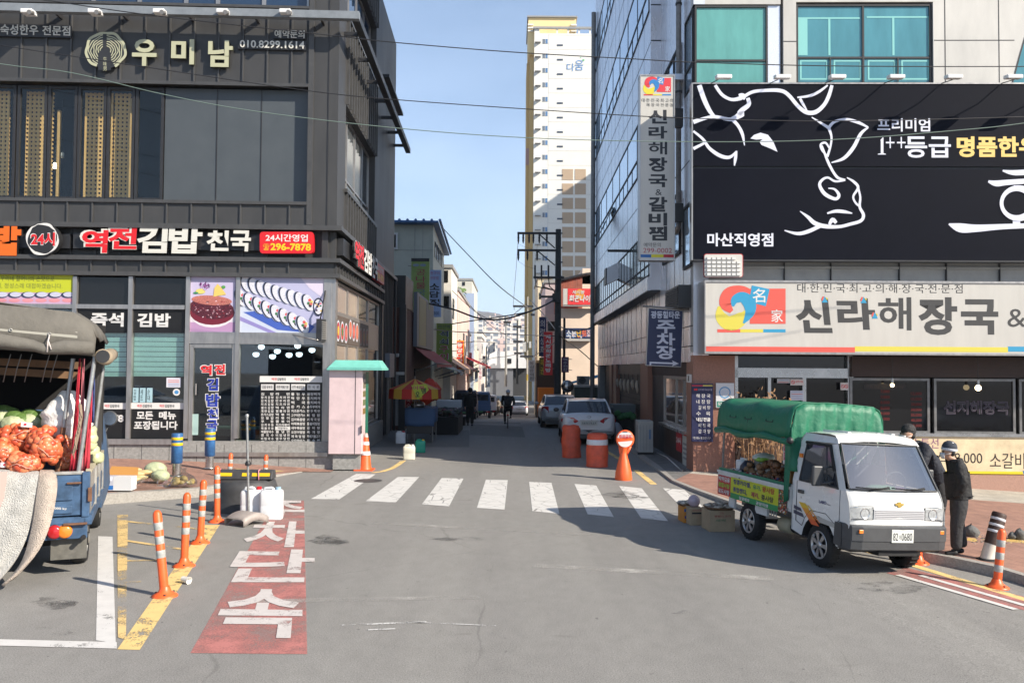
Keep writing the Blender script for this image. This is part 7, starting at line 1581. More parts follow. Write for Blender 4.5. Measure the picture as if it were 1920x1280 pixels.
mb=MB();mb.tube([tq(93,627,.06),tq(90,640,.16),tq(88,660,.15)],.01,cm((215,205,200),.8),5);mb.tube([tq(91,640,.16),tq(96,655,.17)],.008,cm((215,205,200),.8),5);mb.build('tie_cord',rf)
mb=MB();a=TS.P(.0,TR.uz(190,668)[1],.12);bq=TS.P(2.6,TR.uz(190,660)[1],.10);mb.tube([a,a*.7+bq*.3+V((0,0,-.03)),a*.3+bq*.7,bq],[.10,.105,.10,.1],mat('tan_canvas_roll',(.30,.24,.17),.85,noise=.25,scale=4,bump=.4,bscale=8),14);mb.lathe([(.085,.012),(.001,.012)],CLADB,a,14,-TS.u);mb.build('side_roll',rf)
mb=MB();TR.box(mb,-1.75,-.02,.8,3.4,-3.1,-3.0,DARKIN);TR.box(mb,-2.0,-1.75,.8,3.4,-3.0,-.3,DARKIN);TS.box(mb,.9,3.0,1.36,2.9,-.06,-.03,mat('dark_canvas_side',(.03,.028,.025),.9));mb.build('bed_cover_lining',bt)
for(x0,y0,x1,y1,d)in((147,884,178,668,-.06),(108,884,137,672,-.3),(178,806,193,690,-1.2)):
 mb=MB();mb.cyl(tq(x0,y0,d),tq(x1,y1,d),.028,GALV,n=10)
 if x0==108:mb.cyl(tq(107,886,-.29),tq(119,801,-.29),.033,RUST,n=10)
 mb.build('post',bt)
for y0,y1 in((678,690),(693,709)):mb=MB();mb.obox(tq(-200,y0+14-16,-.9),tq(152,y1+2,-.9)-tq(-200,y0+14-16,-.9),TR.n*-.03,V((0,0,.1)),mat('old_plank',(.14,.075,.035),.75,noise=.35,scale=5));mb.build('plank',bt)
mb=MB()
for x in(12,32,52,85,100):mb.tube([tq(x+8,664,-.2),tq(x,690,-.3),tq(x-6,716,-.35)],.006,PIPE,4)
mb.build('hook_wire',bt)
BLK1=mat('pale_woollen_blanket',(.50,.49,.46),.95,noise=.25,scale=9,bump=.9,bscale=70);BLK2=mat('beige_blanket_back',(.52,.44,.37),.95,noise=.2,scale=9,bump=.9,bscale=70)
t=thing('blanket','pale woollen blanket draped over the truck tailgate down to the road','blanket',tq(40,1090,.4))
mb=MB();rows=[]
lft=[(-120,876,-.12),(-120,880,.06),(-130,930,.14),(-140,990,.24),(-140,1060,.34),(-140,1110,.40)]
rgt=[(74,884,-.12),(76,889,.06),(70,925,.14),(62,975,.22),(38,1045,.30),(-10,1098,.36)]
for(a,b2)in zip(lft,rgt):
 row=[]
 for k in range(13):
  f_=k/12;x=a[0]+(b2[0]-a[0])*f_;y=a[1]+(b2[1]-a[1])*f_;row.append(tq(x,y,a[2]+(b2[2]-a[2])*f_+.025*math.sin(k*1.9+a[1]*.02)))
 rows.append(row)
mb.grid(rows,BLK1,True);mb.build('cloth',t,solid=.03,sub=2)
mb=MB();rows=[]
lft=[(74,882,-.12),(75,887,.07),(69,925,.15),(64,975,.24),(52,1030,.34),(36,1070,.40),(0,1100,.42)]
rgt=[(102,882,-.10),(107,900,.09),(106,925,.18),(97,975,.30),(82,1015,.40),(66,1040,.45),(30,1080,.46)]
for(a,b2)in zip(lft,rgt):rows.append([tq(a[0]+(b2[0]-a[0])*k/5,a[1]+(b2[1]-a[1])*k/5,a[2]+(b2[2]-a[2])*k/5+.06*math.sin(math.pi*k/5))for k in range(6)])
mb.grid(rows,BLK2,True);mb.build('folded_edge',t,solid=.03,sub=2)
mb=MB();mb.grid([[tq(-60,886,.09),tq(14,884,.09)],[tq(-60,950,.2),tq(8,930,.18)],[tq(-60,990,.28),tq(0,950,.22)]],cm((222,170,160),.95),True);mb.build('pink_stripe',t)
ON=[mat('onion_in_net_%d'%i,c,.38,noise=.3,scale=22)for i,c in enumerate(((.62,.16,.06),(.56,.11,.045),(.66,.22,.10),(.45,.07,.03)))]
NETM=mat('red_net',(.50,.05,.03),.6);TAGW=cm((226,216,220),.5)
bags=[(50,822,-.55,62,34,30,'big red net of onions with a white paper tag on its top',True),(86,838,-.25,36,46,28,'red net of onions against the rusty post at the tailgate',True),(8,858,-.3,26,40,22,'red net of onions at the left picture edge with a white tag',True),(44,868,-.12,36,22,18,'small red net of onions lying on the tailgate edge',False),(121,852,-.35,15,38,18,'red net of onions squeezed behind the rusty post beside the red cloth',False),(-50,840,-.4,50,40,24,'red net of onions cut by the picture edge behind the blanket',False)]
for x,y,d,rx,ry,n,lab,tg_ in bags:
 t=thing('onion_net',lab,'net of onions',tq(x,y+ry*.8,d));mb=MB()
 k=11.0/F;c=tq(x,y,d)
 for _ in range(n*3):
  a=rnd.uniform(0,6.28);q=math.sqrt(rnd.random());dx=rx*q*math.cos(a);dy=ry*q*math.sin(a);dep=math.sqrt(max(0,1-q*q))*min(rx,ry)*k*1.0
  mb.ball(tq(x+dx*.86,y+dy*.80,d)+TR.n*(dep-.06),rnd.uniform(.052,.068),rnd.choice(ON),10,7,(1,1,.93))
 stuff(mb.build('onions',t))
 mb=MB()
 for q in range(2):
  pts=[tq(x-rx*.8+rx*1.6*i/6,y-ry*(.35-.5*q)+ry*.2*math.sin(i*1.3+q*2),d)+TR.n*(min(rx,ry)*k*.95*math.sin(math.pi*(i+.6)/7.2)+.02)for i in range(7)];mb.tube(pts,.006,cm((230,170,150),.7),4)
 mb.build('net_cord',t)
 if tg_:
  mb=MB();o=tq(x-rx*.1,y-ry*.72,d)+TR.n*(min(rx,ry)*k*.75+.05)if x>20 else tq(6,872,d)+TR.n*.22
  if x>80:o=tq(64,850,d)+TR.n*.12
  mb.obox(o,TR.u*.13+V((0,0,-.012)),V((0,0,.06))+TR.n*-.02,TR.n*.003,TAGW);mb.obox(o+TR.u*.035+V((0,0,.018))+TR.n*.003,TR.u*.03,V((0,0,.025)),TR.n*.002,cm((200,40,60),.5));mb.build('tag',t)
CAB=mat('cabbage_leaf',(.42,.46,.28),.55,noise=.35,scale=7,bump=.5,bscale=9);CABG=mat('cabbage_green',(.10,.18,.04),.55,noise=.4,scale=9,bump=.6,bscale=12)
for x,y,d,r,lab in((8,786,-1.0,.17,'pale cabbage at the back by the left picture edge'),(27,797,-.85,.17,'cabbage with a cut white base beside the pale one'),(57,793,-.9,.17,'cabbage with a dark green outer leaf behind the onions'),(92,800,-.9,.10,'small dark green cabbage below the white bag')):
 t=thing('cabbage',lab,'cabbage',tq(x,y,d));mb=MB();c=tq(x,y,d);mb.ball(c,r,CAB,14,10,(1.15,1,.85),.03);mb.build('head',t)
 mb=MB()
 for k in range(3):a=k*2.1;mb.ball(c+V((r*.35*math.cos(a),.03,r*.2*math.sin(a)+.05)),r*.88,CABG,12,8,(1,.8,.8),.03)
 mb.build('outer_leaf',t)
WBAG=mat('white_plastic_bag',(.72,.70,.66),.4,noise=.1,scale=4,bump=.7,bscale=9)
mb=MB();rows=[]
for k in range(15):
 a_=k/14;y=822-90*a_;rr=.30*math.sin(math.pi*(.22+.74*a_))**.7*(1+.07*math.sin(k*1.9));c=tq(124+4*a_,y,-.6)
 rows.append([c+TR.u*(rr*math.cos(a)*(1+.10*math.sin(a*3+k*.7)))+TR.n*(rr*.7*math.sin(a)*(1+.12*math.cos(a*4+k*.9)))for a in[2*math.pi*q/20 for q in range(21)]])
mb.grid(rows,WBAG,True,True);tag(mb.build('plastic_sack'),'tall stuffed white plastic sack between the posts of the produce truck','sack')
mb=MB();c=tq(172,835,-.9)
for k in range(5):mb.ball(c+V((wrand(.05),wrand(.2),(k-2)*.09)),.11,mat('lettuce_bag',(.50,.52,.30),.35,noise=.3,scale=8,bump=.5,bscale=10),12,9,(.8,1,.9),.13)
tag(mb.build('vegetable_bag'),'clear bag of pale green cabbages at the right side of the produce truck','bag of vegetables')
for i,(x0,x1,c,lab)in enumerate(((150,136,(190,40,60),'red cloth hanging beside the galvanised rear post'),(157,150,(205,120,130),'pink cloth hanging between the red cloth and the post'),(174,162,(200,60,76),'red and pink cloth hanging right of the galvanised post'),(177,173,(70,84,140),'blue cloth strip hanging farthest right on the produce truck'))):
 mb=MB();rows=[]
 for j in range(9):
  f_=j/8;y=672+(884-672)*f_ if i<3 else 672+120*f_;w=2.5+(9 if i<3 else 4)*f_;x=x0+(x1-x0)*f_
  rows.append([tq(x-w/2+w*k/4,y,-.12-.06*i+.03*math.sin(k*2.5+j))for k in range(5)])
 mb.grid(rows,cm(c,.85),True);tag(mb.build('hanging_cloth',solid=.01),lab,'cloth')
mb=MB();mb.tube([tq(150,758,.0),tq(152,780,.02),tq(147,810,.02),tq(140,840,.0),tq(136,850,.0)],.022,cm((150,130,112),.9),7)
for k in range(14):mb.tube([tq(150-k*.9,770+k*6,.03),tq(150-k*.9+wrand(4),782+k*6,.05)],.005,cm((170,150,130),.9),4)
tag(mb.build('rope'),'frayed grey rope tied to the galvanised rear post','rope')
def sedan(lab,loc,rz,sc,paint,plate_txt,lamp,group=None):
 root=thing('parked_car',lab,'car',(0,0,0),group);put(root,loc,rz);root.scale=(sc,sc,sc)
 L_=4.5;w=.9
 st_=[(-2.25,.72,.50,.80),(-2.20,.84,.34,.95),(-2.05,.885,.24,1.02),(-1.7,.90,.22,1.04),(-.9,.905,.22,.97),(0,.905,.22,.95),(.9,.905,.22,.94),(1.5,.89,.22,.86),(2.0,.84,.26,.76),(2.22,.68,.36,.66)]
 rows=[]
 for x,hw,z0,zb_ in st_:
  half=[(0,z0),(hw*.85,z0),(hw*.98,z0+.10),(hw,z0+(zb_-z0)*.5),(hw*.985,zb_-.10),(hw*.93,zb_-.02),(hw*.75,zb_+.01),(0,zb_+.035)]
  rows.append([V((x,-y,z))for y,z in half]+[V((x,y,z))for y,z in half[-2::-1]])
 mb=MB();mb.grid(rows,paint,True,True);mb.poly(rows[0],paint);mb.poly(rows[-1][::-1],paint);mb.build('body',root,local=True,sub=1)
 gh=[(-1.92,.74,1.02,.0),(-1.22,.60,1.40,1),(-.5,.60,1.455,1),(.25,.60,1.43,1),(1.15,.74,.97,0)]
 mb=MB();roof=[[V((x,y*hw,z+.03*(1-y*y)))for y in(-1,-.8,-.4,0,.4,.8,1)]for x,hw,z,_ in((-1.30,.62,1.375,0),(-1.15,.615,1.42,0),(-.5,.61,1.46,0),(.15,.61,1.44,0),(.3,.63,1.41,0))];mb.grid(roof,paint,True)
 for s in(-1,1):
  mb.tube([(-1.97,s*.76,1.0),(-1.3,s*.635,1.375),(-.5,s*.625,1.45),(.28,s*.64,1.415),(1.18,s*.76,.95)],.045,paint,8);mb.tube([(-.4,s*.83,.98),(-.42,s*.63,1.42)],.035,BPLAS,6)
 mb.build('roof',root,local=True,sub=1)
 mb=MB();mb.grid([[V((-1.95+.02,y*.73,1.02))for y in(-1,-.5,0,.5,1)],[V((-1.63-.03*(1-y*y),y*.68,1.21))for y in(-1,-.5,0,.5,1)],[V((-1.29,y*.615,1.395))for y in(-1,-.5,0,.5,1)]],CARGL,True,False);mb.build('rear_window',root,local=True)
 mb=MB();mb.grid([[V((1.15,y*.74,.98))for y in(-1,0,1)],[V((.29,y*.62,1.41))for y in(-1,0,1)]],CARGL,True);mb.build('windscreen',root,local=True)
 for s in(-1,1):
  mb=MB();q=[V((-1.8,s*.80,.99)),V((1.05,s*.80,.95)),V((.25,s*.635,1.40)),V((-1.22,s*.63,1.38))];mb.poly(q if s<0 else q[::-1],CARGL);mb.build('side_window',root,local=True)
  wide=lamp=='wide';up_=[(-2.235,.36,.80),(-2.215,.50,.89),(-2.165,.70,.91),(-2.06,.845,.87),(-1.95,.90,.83)]if wide else[(-2.225,.58,.98),(-2.19,.68,.985),(-2.13,.78,.98),(-2.05,.85,.96),(-1.98,.885,.93)]
  lo_=[.765,.70,.67,.69,.76]if wide else[.70,.67,.67,.70,.76]
  rows=[[V((x-.03,s*y,z))for x,y,z in up_],[V((x-.04,s*y,(z+l)/2))for(x,y,z),l in zip(up_,lo_)],[V((x-.03,s*y,l))for(x,y,z),l in zip(up_,lo_)]]
  mb=MB();mb.grid(rows,LENSR,True,s>0);l_=mb.build('tail_light',root,local=True)
  mb=MB();mb.grid([[rows[0][k]*(1-t)+rows[2][k]*t+V((-.012,0,0))for k in(1,2,3)]for t in(.18,.62)],LENSW if wide else cm((150,30,34),.25),True,s>0);mb.build('lamp_insert',l_,local=True)
  mb=MB();mb.ball((.55,s*1.0,1.02),.11,paint if lamp!='wide' else BPLAS,10,7,(.6,1,.7));mb.build('mirror',root,local=True)
  for x in(-1.38,1.35):wheel(root,(x,s*.79,.32),.32,.2,s,10,.66)
  mb=MB();mb.lathe([(.345,-.02),(.38,.0)],UNDER,(-1.38,s*.90,.32),24,(0,1,0));mb.build('wheel_arch',root,local=True)
 mb=MB();mb.box((-2.30,-.27,.66),(-2.27,.27,.78),PLATE);pl=mb.build('number_plate',root,local=True);mb=MB();letters(mb,plate_txt,lambda a,b:V((-2.304,.23-.46*a,.685+.07*b)),CLADB,.0);mb.build('lettering',pl,local=True)
 mb=MB();mb.box((-2.305,-.30,.80),(-2.26,.30,.825),HUB);mb.tube([V((-2.27,.06*math.cos(a),.93+.035*math.sin(a)))for a in[2*math.pi*k/16 for k in range(17)]],.008,HUB,5);mb.build('trunk_trim',root,local=True)
 mb=MB();mb.box((-2.26,-.72,.22),(-2.0,.72,.36),BPLAS);mb.box((-2.285,-.78,.44),(-2.22,.78,.455),cm((120,122,125),.4));mb.build('rear_bumper',root,local=True,bevel=.02)
 mb=MB();mb.box((-2,-.8,.2),(2,.8,.24),UNDER);mb.build('underbody',root,local=True)
 return root
SILV=mat('silver_car_paint',(.40,.42,.44),.3,metal=.35,coat=.5);WCAR=mat('pale_white_car_paint',(.66,.67,.69),.28,coat=.6)
sedan('white sedan parked behind the orange barrels, number 7527',(2.86,33.3,0),R(88.5),1.10,WCAR,'58보7527','wide')
sedan('silver sedan parked just ahead of the white one',(2.26,41.6,0),R(91),1.02,SILV,'32나4410','tall')
sedan('far white hatchback parked by the yellow striped pole',(XY(974,84),86,gz(0,86)),R(90),1.0,WCAR,'11가2020','tall')
sedan('dark car far away on the left side of the alley',(XY(930,105),108,gz(0,108)),R(90),1.0,cm((60,62,66),.3),'22나3030','tall')
def small_truck(lab,loc,rz,paint,rear_window=True,load=None):
 root=thing('small_truck',lab,'truck',(0,0,0));put(root,loc,rz);mb=MB()
 mb.box((-2.4,-.82,.62),(.35,.82,.7),paint)
 for s in(-1,1):mb.box((-2.4,s*.82-.03,.7),(.35,s*.82+.03,1.05),paint)
 mb.box((-2.42,-.82,.66),(-2.38,.82,1.05),paint);mb.box((-2.44,-.7,.48),(-2.38,.7,.6),UNDER);mb.build('bed',root,local=True,bevel=.01)
 rows=[[V((x,y*hw,z))for y,z in((-1,z0),(-1.0,(z0+z1)/2),(-.92,z1-.12),(-.8,z1),(.8,z1),(.92,z1-.12),(1.0,(z0+z1)/2),(1,z0))]for x,hw,z0,z1 in((.42,.8,.5,1.88),(.6,.82,.45,1.95),(1.4,.82,.45,1.95),(1.65,.82,.45,1.85),(2.2,.8,.45,1.15),(2.3,.74,.5,.8))]
 mb=MB();mb.grid(rows,paint,True,True);mb.poly(rows[0],paint);mb.poly(rows[-1][::-1],paint);mb.build('cab',root,local=True)
 mb=MB();mb.box((.40,-.62,1.28),(.415,.62,1.75),CARGL);mb.build('rear_window',root,local=True)
 for s in(-1,1):
  mb=MB();mb.box((.75,s*.80-.02,1.2),(1.6,s*.80+.02,1.7),CARGL);mb.build('side_window',root,local=True)
  mb=MB();mb.box((-2.46,s*.62-.12,.5),(-2.41,s*.62+.12,.6),LENSR);mb.build('tail_light',root,local=True)
  for x in(-1.5,1.6):wheel(root,(x,s*.72,.32),.32,.2,s)
 mb=MB();mb.box((-2.45,-.26,.5),(-2.43,.26,.62),cm((60,120,80),.5)if paint is not WCAR else PLATE);mb.build('number_plate',root,local=True)
 mb=MB();mb.box((-2.3,-.4,.4),(2,.4,.6),UNDER);mb.build('chassis',root,local=True)
 return root
small_truck('dark navy small truck parked on the left behind the market goods',(XY(872,58),59,gz(0,59)),R(90),mat('navy_truck_paint',(.012,.018,.045),.35,coat=.4))
small_truck('medium blue small truck standing half hidden by the walking man',(XY(899,63),65.5,gz(0,65)),R(91),mat('blue_truck_paint',(.045,.10,.22),.35,coat=.4))
small_truck('white small truck ahead of the blue one',(XY(914,78),81,gz(0,81)),R(90),WCAR)
sedan('white car parked across the street, seen mirrored in the glass shop door',(-19,-3.5,0),R(4),1.1,WCAR,'11가1111','tall');sedan('silver car parked across the street, seen mirrored in the menu board window',(-12.5,-4.2,0),R(2),1.1,SILV,'22나2222','tall')
sedan('pale car parked across the street, mirrored under the purple 선지해장국 lettering',(24,-3.2,gz(24,-3)),R(176),1.1,WCAR,'33다3333','tall')
ORP=mat('orange_plastic',(.80,.115,.025),.42,noise=.12,scale=8);REFL_=mat('grey_reflector_band',(.36,.37,.35),.45,noise=.3,scale=25);WBAND=mat('white_reflector_band',(.62,.63,.65),.35,noise=.1,scale=20)
def post(lab,bx,by,tx,ty,group,bands=3,h0=0.0,ribs=False,y1=None):
 b=G(bx,by,h0);tp=P(tx,ty,b.y+.02);ax_=tp-b;H_=ax_.length;ax_.normalize();r=.052
 t=thing('delineator_post',lab,'post',b,group);mb=MB();mb.lathe([(r*1.05,.03),(r,.12),(r,H_-.05),(r*.8,H_-.025),(r*.75,H_-.02),(r*.4,H_),(.001,H_)],ORP,b,18,ax_);mb.build('post',t)
 mb=MB();mb.lathe([(.15,0),(.15,.012),(.12,.03),(.075,.06),(.06,.10),(.05,.12)],ORP,b,22)
 for k in range(3):a=2.1*k-1.2;mb.lathe([(.014,.0),(.014,.012),(.001,.014)],CLADB,b+V((.115*math.cos(a),.115*math.sin(a),.034)),8)
 mb.build('base',t)
 for k in range(bands):z=H_-.16-k*.165;mb=MB();mb.lathe([(r*1.015,z-.075),(r*1.03,z-.073),(r*1.03,z+.013),(r*1.015,z+.015)],REFL_,b,18,ax_);mb.build('reflector_band',t)
GP='orange posts along the yellow line'
for bx,by,tx,ty,lab in((309,1117,294,956,'orange delineator post nearest the camera, leaning left, on the yellow line'),(345,1061,351,923,'second orange post from the camera on the left yellow line'),(375,1018,382,899,'third orange post from the camera on the left yellow line'),(407,978,407,873,'orange ribbed post beside the grey pole stand')):post(lab,bx,by,tx,ty,GP)
post('short orange post behind the black tub, nearer the blue bollards',430,899,433,849,GP,2,.1);post('short orange post behind the black tub, nearer the crossing',497,897,499,852,GP,2,.03)
post('orange post with three bands on the right by the kerb',1869,1101,1879,991,GP);post('orange post mostly hidden behind the mini truck front wheel',1722,1056,1723,950,GP)
BBL=mat('blue_bollard_paint',(.03,.12,.30),.45,noise=.4,scale=9)
for x,yb,yt,h,lab in((331,892,812,.22,'blue bollard with yellow bands and steel foot by the vegetable bags'),(393,877,803,.22,'blue bollard with yellow bands in front of the glass door')):
 b=G(x,yb,h);H_=P(x,yt,b.y).z-b.z;t=thing('bollard',lab,'bollard',b,'blue bollards on the left pavement')
 mb=MB();mb.lathe([(.10,0),(.10,H_*.32)],STEEL,b,20);mb.lathe([(.14,0),(.14,.012),(.1,.014)],STEEL,b,20);mb.build('foot',t)
 mb=MB();mb.lathe([(.10,H_*.3),(.125,H_*.31),(.125,H_*.985),(.118,H_),(.001,H_)],BBL,b,20);mb.build('sleeve',t)
 for k in(.88,.75):mb=MB();mb.lathe([(.1255,H_*(k-.035)),(.1265,H_*(k-.034)),(.1265,H_*(k+.03)),(.1255,H_*(k+.031))],YLW,b,20);mb.build('band',t)
b=G(1851,1049,.14);tp=P(1874.5,961,b.y+.05);ax_=(tp-b);H_=ax_.length;ax_.normalize();BRP=mat('brown_bollard',(.045,.022,.015),.6,noise=.3,scale=10)
t=thing('bollard','leaning brown and white bollard with three white stripes on the right pavement','bollard',b)
mb=MB();mb.lathe([(.10,.0),(.095,H_*.33)],mat('off_white_sleeve',(.62,.58,.50),.6,noise=.15),b,22,ax_);mb.lathe([(.15,-.005),(.15,.01),(.1,.03)],UNDER,b,22);mb.build('foot',t)
mb=MB();mb.lathe([(.098,H_*.33),(.10,H_*.96),(.09,H_),(.001,H_)],BRP,b,22,ax_);mb.build('sleeve',t)
for k in(.84,.71,.58):mb=MB();mb.lathe([(.1005,H_*k),(.102,H_*(k+.002)),(.102,H_*(k+.05)),(.1005,H_*(k+.052))],WBAND,b,22,ax_);mb.build('band',t)
BAR=mat('worn_orange_barrel',(.62,.085,.035),.55,noise=.25,scale=6)
def barrel(lab,x0,x1,yb,yt,band,jit=0.0):
 b=G((x0+x1)/2,yb-4);H_=(P((x0+x1)/2,yt,b.y).z-b.z)*1.0;r=(x1-x0)/2/F*b.y;t=thing('barrel',lab,'barrel',b,'orange barrels by the white car');mb=MB();n0=len(mb.v)
 mb.lathe([(r*.98,0),(r,.04),(r*.97,.06),(r*1.0,H_*.3),(r*1.02,H_*.52),(r*.96,H_*.55),(r*1.0,H_*.6),(r*.96,H_*.63),(r*.92,H_*.85),(r*.94,H_*.93),(r*.86,H_*.95),(r*.86,H_*.99),(r*.8,H_),(r*.78,H_*.95),(.001,H_*.94)],BAR,b,26)
 if jit:mb.v=[v+V((jit*math.sin(v.z*17+v.x*9),jit*math.cos(v.z*13+v.x*7),jit*.5*math.sin(v.x*20)))for v in mb.v]
 mb.build('body',t)
 if band:mb=MB();mb.lathe([(r*.955,H_*.66),(r*.975,H_*.665),(r*.955,H_*.82),(r*.935,H_*.822)],WBAND,b,26);mb.build('band',t)
barrel('dented orange barrel without a band behind the white car corner',1053,1089,861,797,False,.018);barrel('orange barrel with one white band between the other barrel and the round sign',1099,1140,878,812,True)
f=FY(G(1170,899).y);t=thing('no_parking_stand','orange hourglass stand with a round white 주차금지 face','sign stand',f.P(*f.uz(1169,901)))
c0=f.P(*f.uz(1169,900));mb=MB();sc=f.o.y/F
mb.lathe([(15.5*sc,0),(16*sc,.06),(15*sc,.2),(10*sc,.48),(6*sc,.66),(5.5*sc,.72),(8*sc,.82)],ORP,c0,24);mb.build('base',t)
c1=f.P(*f.uz(1172,823));mb=MB();mb.lathe([(.001,-.04),(13*sc,-.045),(15*sc,-.06),(17*sc,-.04),(17.3*sc,0),(17*sc,.04),(15*sc,.055),(.001,.05)],ORP,c1,30,(0,-1,0))
for s in(-1,1):mb.tube([c1+V((s*10*sc,0,-13*sc)),c1+V((s*6*sc-2*sc,0,-27*sc)),c0+V((s*2*sc,0,.74))],.035,ORP,8)
mb.build('frame',t)
mb=MB();g2=Fr((0,c1.y-.062,0),(1,0,0),(0,-1,0))
fpoly(mb,g2,[(1172+14*math.cos(R(a)),824+14*math.sin(R(a)))for a in range(8,173,11)],0,WHT);fpoly(mb,g2,[(1172+14*math.cos(R(a)),821.5+13*math.sin(R(a)))for a in range(184,357,12)],0,WHT);fpoly(mb,g2,[(1167,810),(1177,810),(1176,808),(1168,808)],.004,CLADB);fo=mb.build('face',t)
mb=MB();ftext(mb,g2,'주차금지',1160.5,814.5,1184,822,.005,cm((210,40,60),.5),.036);mb.build('lettering',fo)
b=G(684,881);t=thing('traffic_cone','orange traffic cone with two white bands beside the pink vending cabinet','cone',b);H_=P(688,812,b.y).z
mb=MB();mb.lathe([(.20,.0),(.165,.10),(.055,H_*.9),(.03,H_)],ORP,b,22,(.03,0,1));mb.obox(b+V((-.26,-.22,0)),(.5,0,0),(0,.44,0),(0,0,.035),ORP);mb.build('cone',t)
for r0,z0,r1,z1 in((.137,.42,.121,.52),(.095,.69,.082,.78)):mb=MB();mb.lathe([(r0,z0*H_),(r1,z1*H_)],WBAND,b,22,(.03,0,1));mb.build('band',t)
mb=MB();mb.lathe([(.058,H_*.9),(.034,H_*1.0),(.001,H_*1.005)],cm((235,200,190),.4),b,20,(.03,0,1));mb.build('tip',t)
Y0=22.62;f=FY(Y0);PINK=mat('pink_cabinet',(.60,.465,.47),.4,noise=.12,scale=3);t=thing('vending_cabinet','pale pink vending cabinet with a mint green roof at the shop corner','vending machine',f.P(*f.uz(655,880)))
x0,x1=f.uz(616.5,760)[0],f.uz(679,760)[0];z0,z1=f.uz(650,851)[1],f.uz(650,690)[1]
mb=MB();mb.box((x0,Y0,z0),(x1,Y0+.95,z1),PINK);mb.build('cabinet',t,bevel=.012)
mb=MB();mb.box((x1-.19,Y0-.006,z0),(x1-.175,Y0+.001,z1),cm((70,66,66),.5));mb.box((x1-.02,Y0-.05,z0+.55),(x1+.0,Y0+.0,z0+.75),CLADB);mb.build('door_seam',t)
mb=MB();mb.box((x0+.1,Y0+.12,z0-.42),(x1-.05,Y0+.9,z0-.001),STONE);mb.build('plinth',t)
mb=MB();MINT=mat('mint_roof',(.16,.48,.40),.45,noise=.15,scale=4);zr_=f.uz(650,677)[1];q=[(x0-.02,Y0-.16,z1+.0),(x1+.52,Y0-.16,z1-.0),(x1+.52,Y0+1.05,z1),(x0-.02,Y0+1.05,z1)];w2=[(x0+.12,Y0+.2,zr_+.03),(x1+.40,Y0+.2,zr_+.03),(x1+.40,Y0+.8,zr_+.03),(x0+.12,Y0+.8,zr_+.03)]
mb.add([V(p)for p in q+w2],[[0,1,5,4],[1,2,6,5],[2,3,7,6],[3,0,4,7],[4,5,6,7],[3,2,1,0]],MINT);mb.box((x0-.03,Y0-.17,z1-.05),(x1+.53,Y0+1.06,z1-.001),MINT);mb.build('roof',t)
mb=MB()
for k in range(5):mb.box((x1+.001,Y0+.1,z0+1.05+k*.23),(x1+.014,Y0+.45,z0+1.2+k*.23),cm([(150,120,70),(120,130,90),(130,120,80),(140,130,110),(100,110,120)][k],.4))
mb.box((x1+.001,Y0+.5,z0+.3),(x1+.01,Y0+.9,z1-.1),cm((50,120,100),.4))
mb.build('product_windows',t)
for lab,x,y,w,d,h,m,cap,g_ in(('yellowish white jerrycan at the road edge beyond the crossing',767,861,.36,.28,.42,JUGY,WHT,0),('green jerrycan beside the yellowish white one',788,848,.33,.26,.40,JUGG,cm((230,190,40),.4),0),('greyish jerrycan in the shade by the snack cart',751,831,.36,.28,.42,JUGW,REDP,0),('white jerrycan with a red cap right behind the grey pole stand',473,971,.40,.30,.54,JUGW,REDP,.0),('white jerrycan with a pale blue handle, right of the pair by the grey pole stand',509,973,.40,.30,.55,JUGW,cm((170,205,225),.4),0)):
 jug('jerrycan',lab,G(x,y),(1,.1,0),(-.1,1,0),w,d,h,m,cap)
t=thing('pole_stand','grey plastic arch shaped stand with a bare metal pole','sign base',G(460,982));GB=mat('grey_plastic_base',(.32,.28,.255),.5,noise=.15,scale=8)
p=[G(*q)for q in((421,984),(456,989),(503,980),(470,968))];c=G(464,978);mb=MB();ux=(p[2]-p[1]).normalized();uy=(p[0]-p[1]).normalized();rows=[]
for k in range(9):
 a=k/8;zz=.19*math.sin(math.pi*(.12+.76*a))**.6;o=p[1]+ux*((p[2]-p[1]).length*a);w=uy*(p[0]-p[1]).length
 rows.append([o+V((0,0,max(0,.10*math.sin(math.pi*a)-.01))),o+V((0,0,zz)),o+w*.1+V((0,0,zz+.02)),o+w*.9+V((0,0,zz+.02)),o+w+V((0,0,zz)),o+w+V((0,0,max(0,.10*math.sin(math.pi*a)-.01)))])
mb.grid(rows,GB,True,True);mb.build('base',t,solid=.015)
mb=MB();c=G(466,974)+V((0,0,.15));tp=P(463,780,c.y);mb.cyl(c,tp,.022,GALV,n=10);mb.lathe([(.03,-.02),(.035,.02),(.02,.04)],GALV,tp,10);mb.lathe([(.05,0),(.055,.04),(.03,.08)],CLADB,P(465,872,c.y),10);mb.build('pole',t)
RUB=mat('black_rubber_tub',(.05,.05,.052),.6,noise=.25,scale=7);b=G(447,962)+V((0,.5,0));t=thing('rubber_tub','big upturned black rubber tub behind the grey pole stand','tub',b);mb=MB()
mb.lathe([(.63,0),(.62,.06),(.59,.10),(.59,.28),(.575,.31),(.575,.42),(.53,.55),(.48,.585),(.001,.59)],RUB,b,34);mb.build('tub',t)
c=b+V((.02,-.1,.595));t=thing('wheel_stop','black rubber wheel stop with yellow reflectors lying on the tub','wheel stop',c);mb=MB();mb.prism([c+V((-.53,-.15,0)),c+V((-.53,.15,0)),c+V((-.53,.1,.17)),c+V((-.53,-.1,.17))],(1.06,.0,0),RUB);mb.build('bar',t,bevel=.02)
for x,w in((-.50,.26),(-.05,.14),(.14,.34)):mb=MB();mb.obox(c+V((x,-.137,.075)),(w,0,0),(0,-.003,-.01),(0,.02,.05),YLW);mb.build('reflector',t)
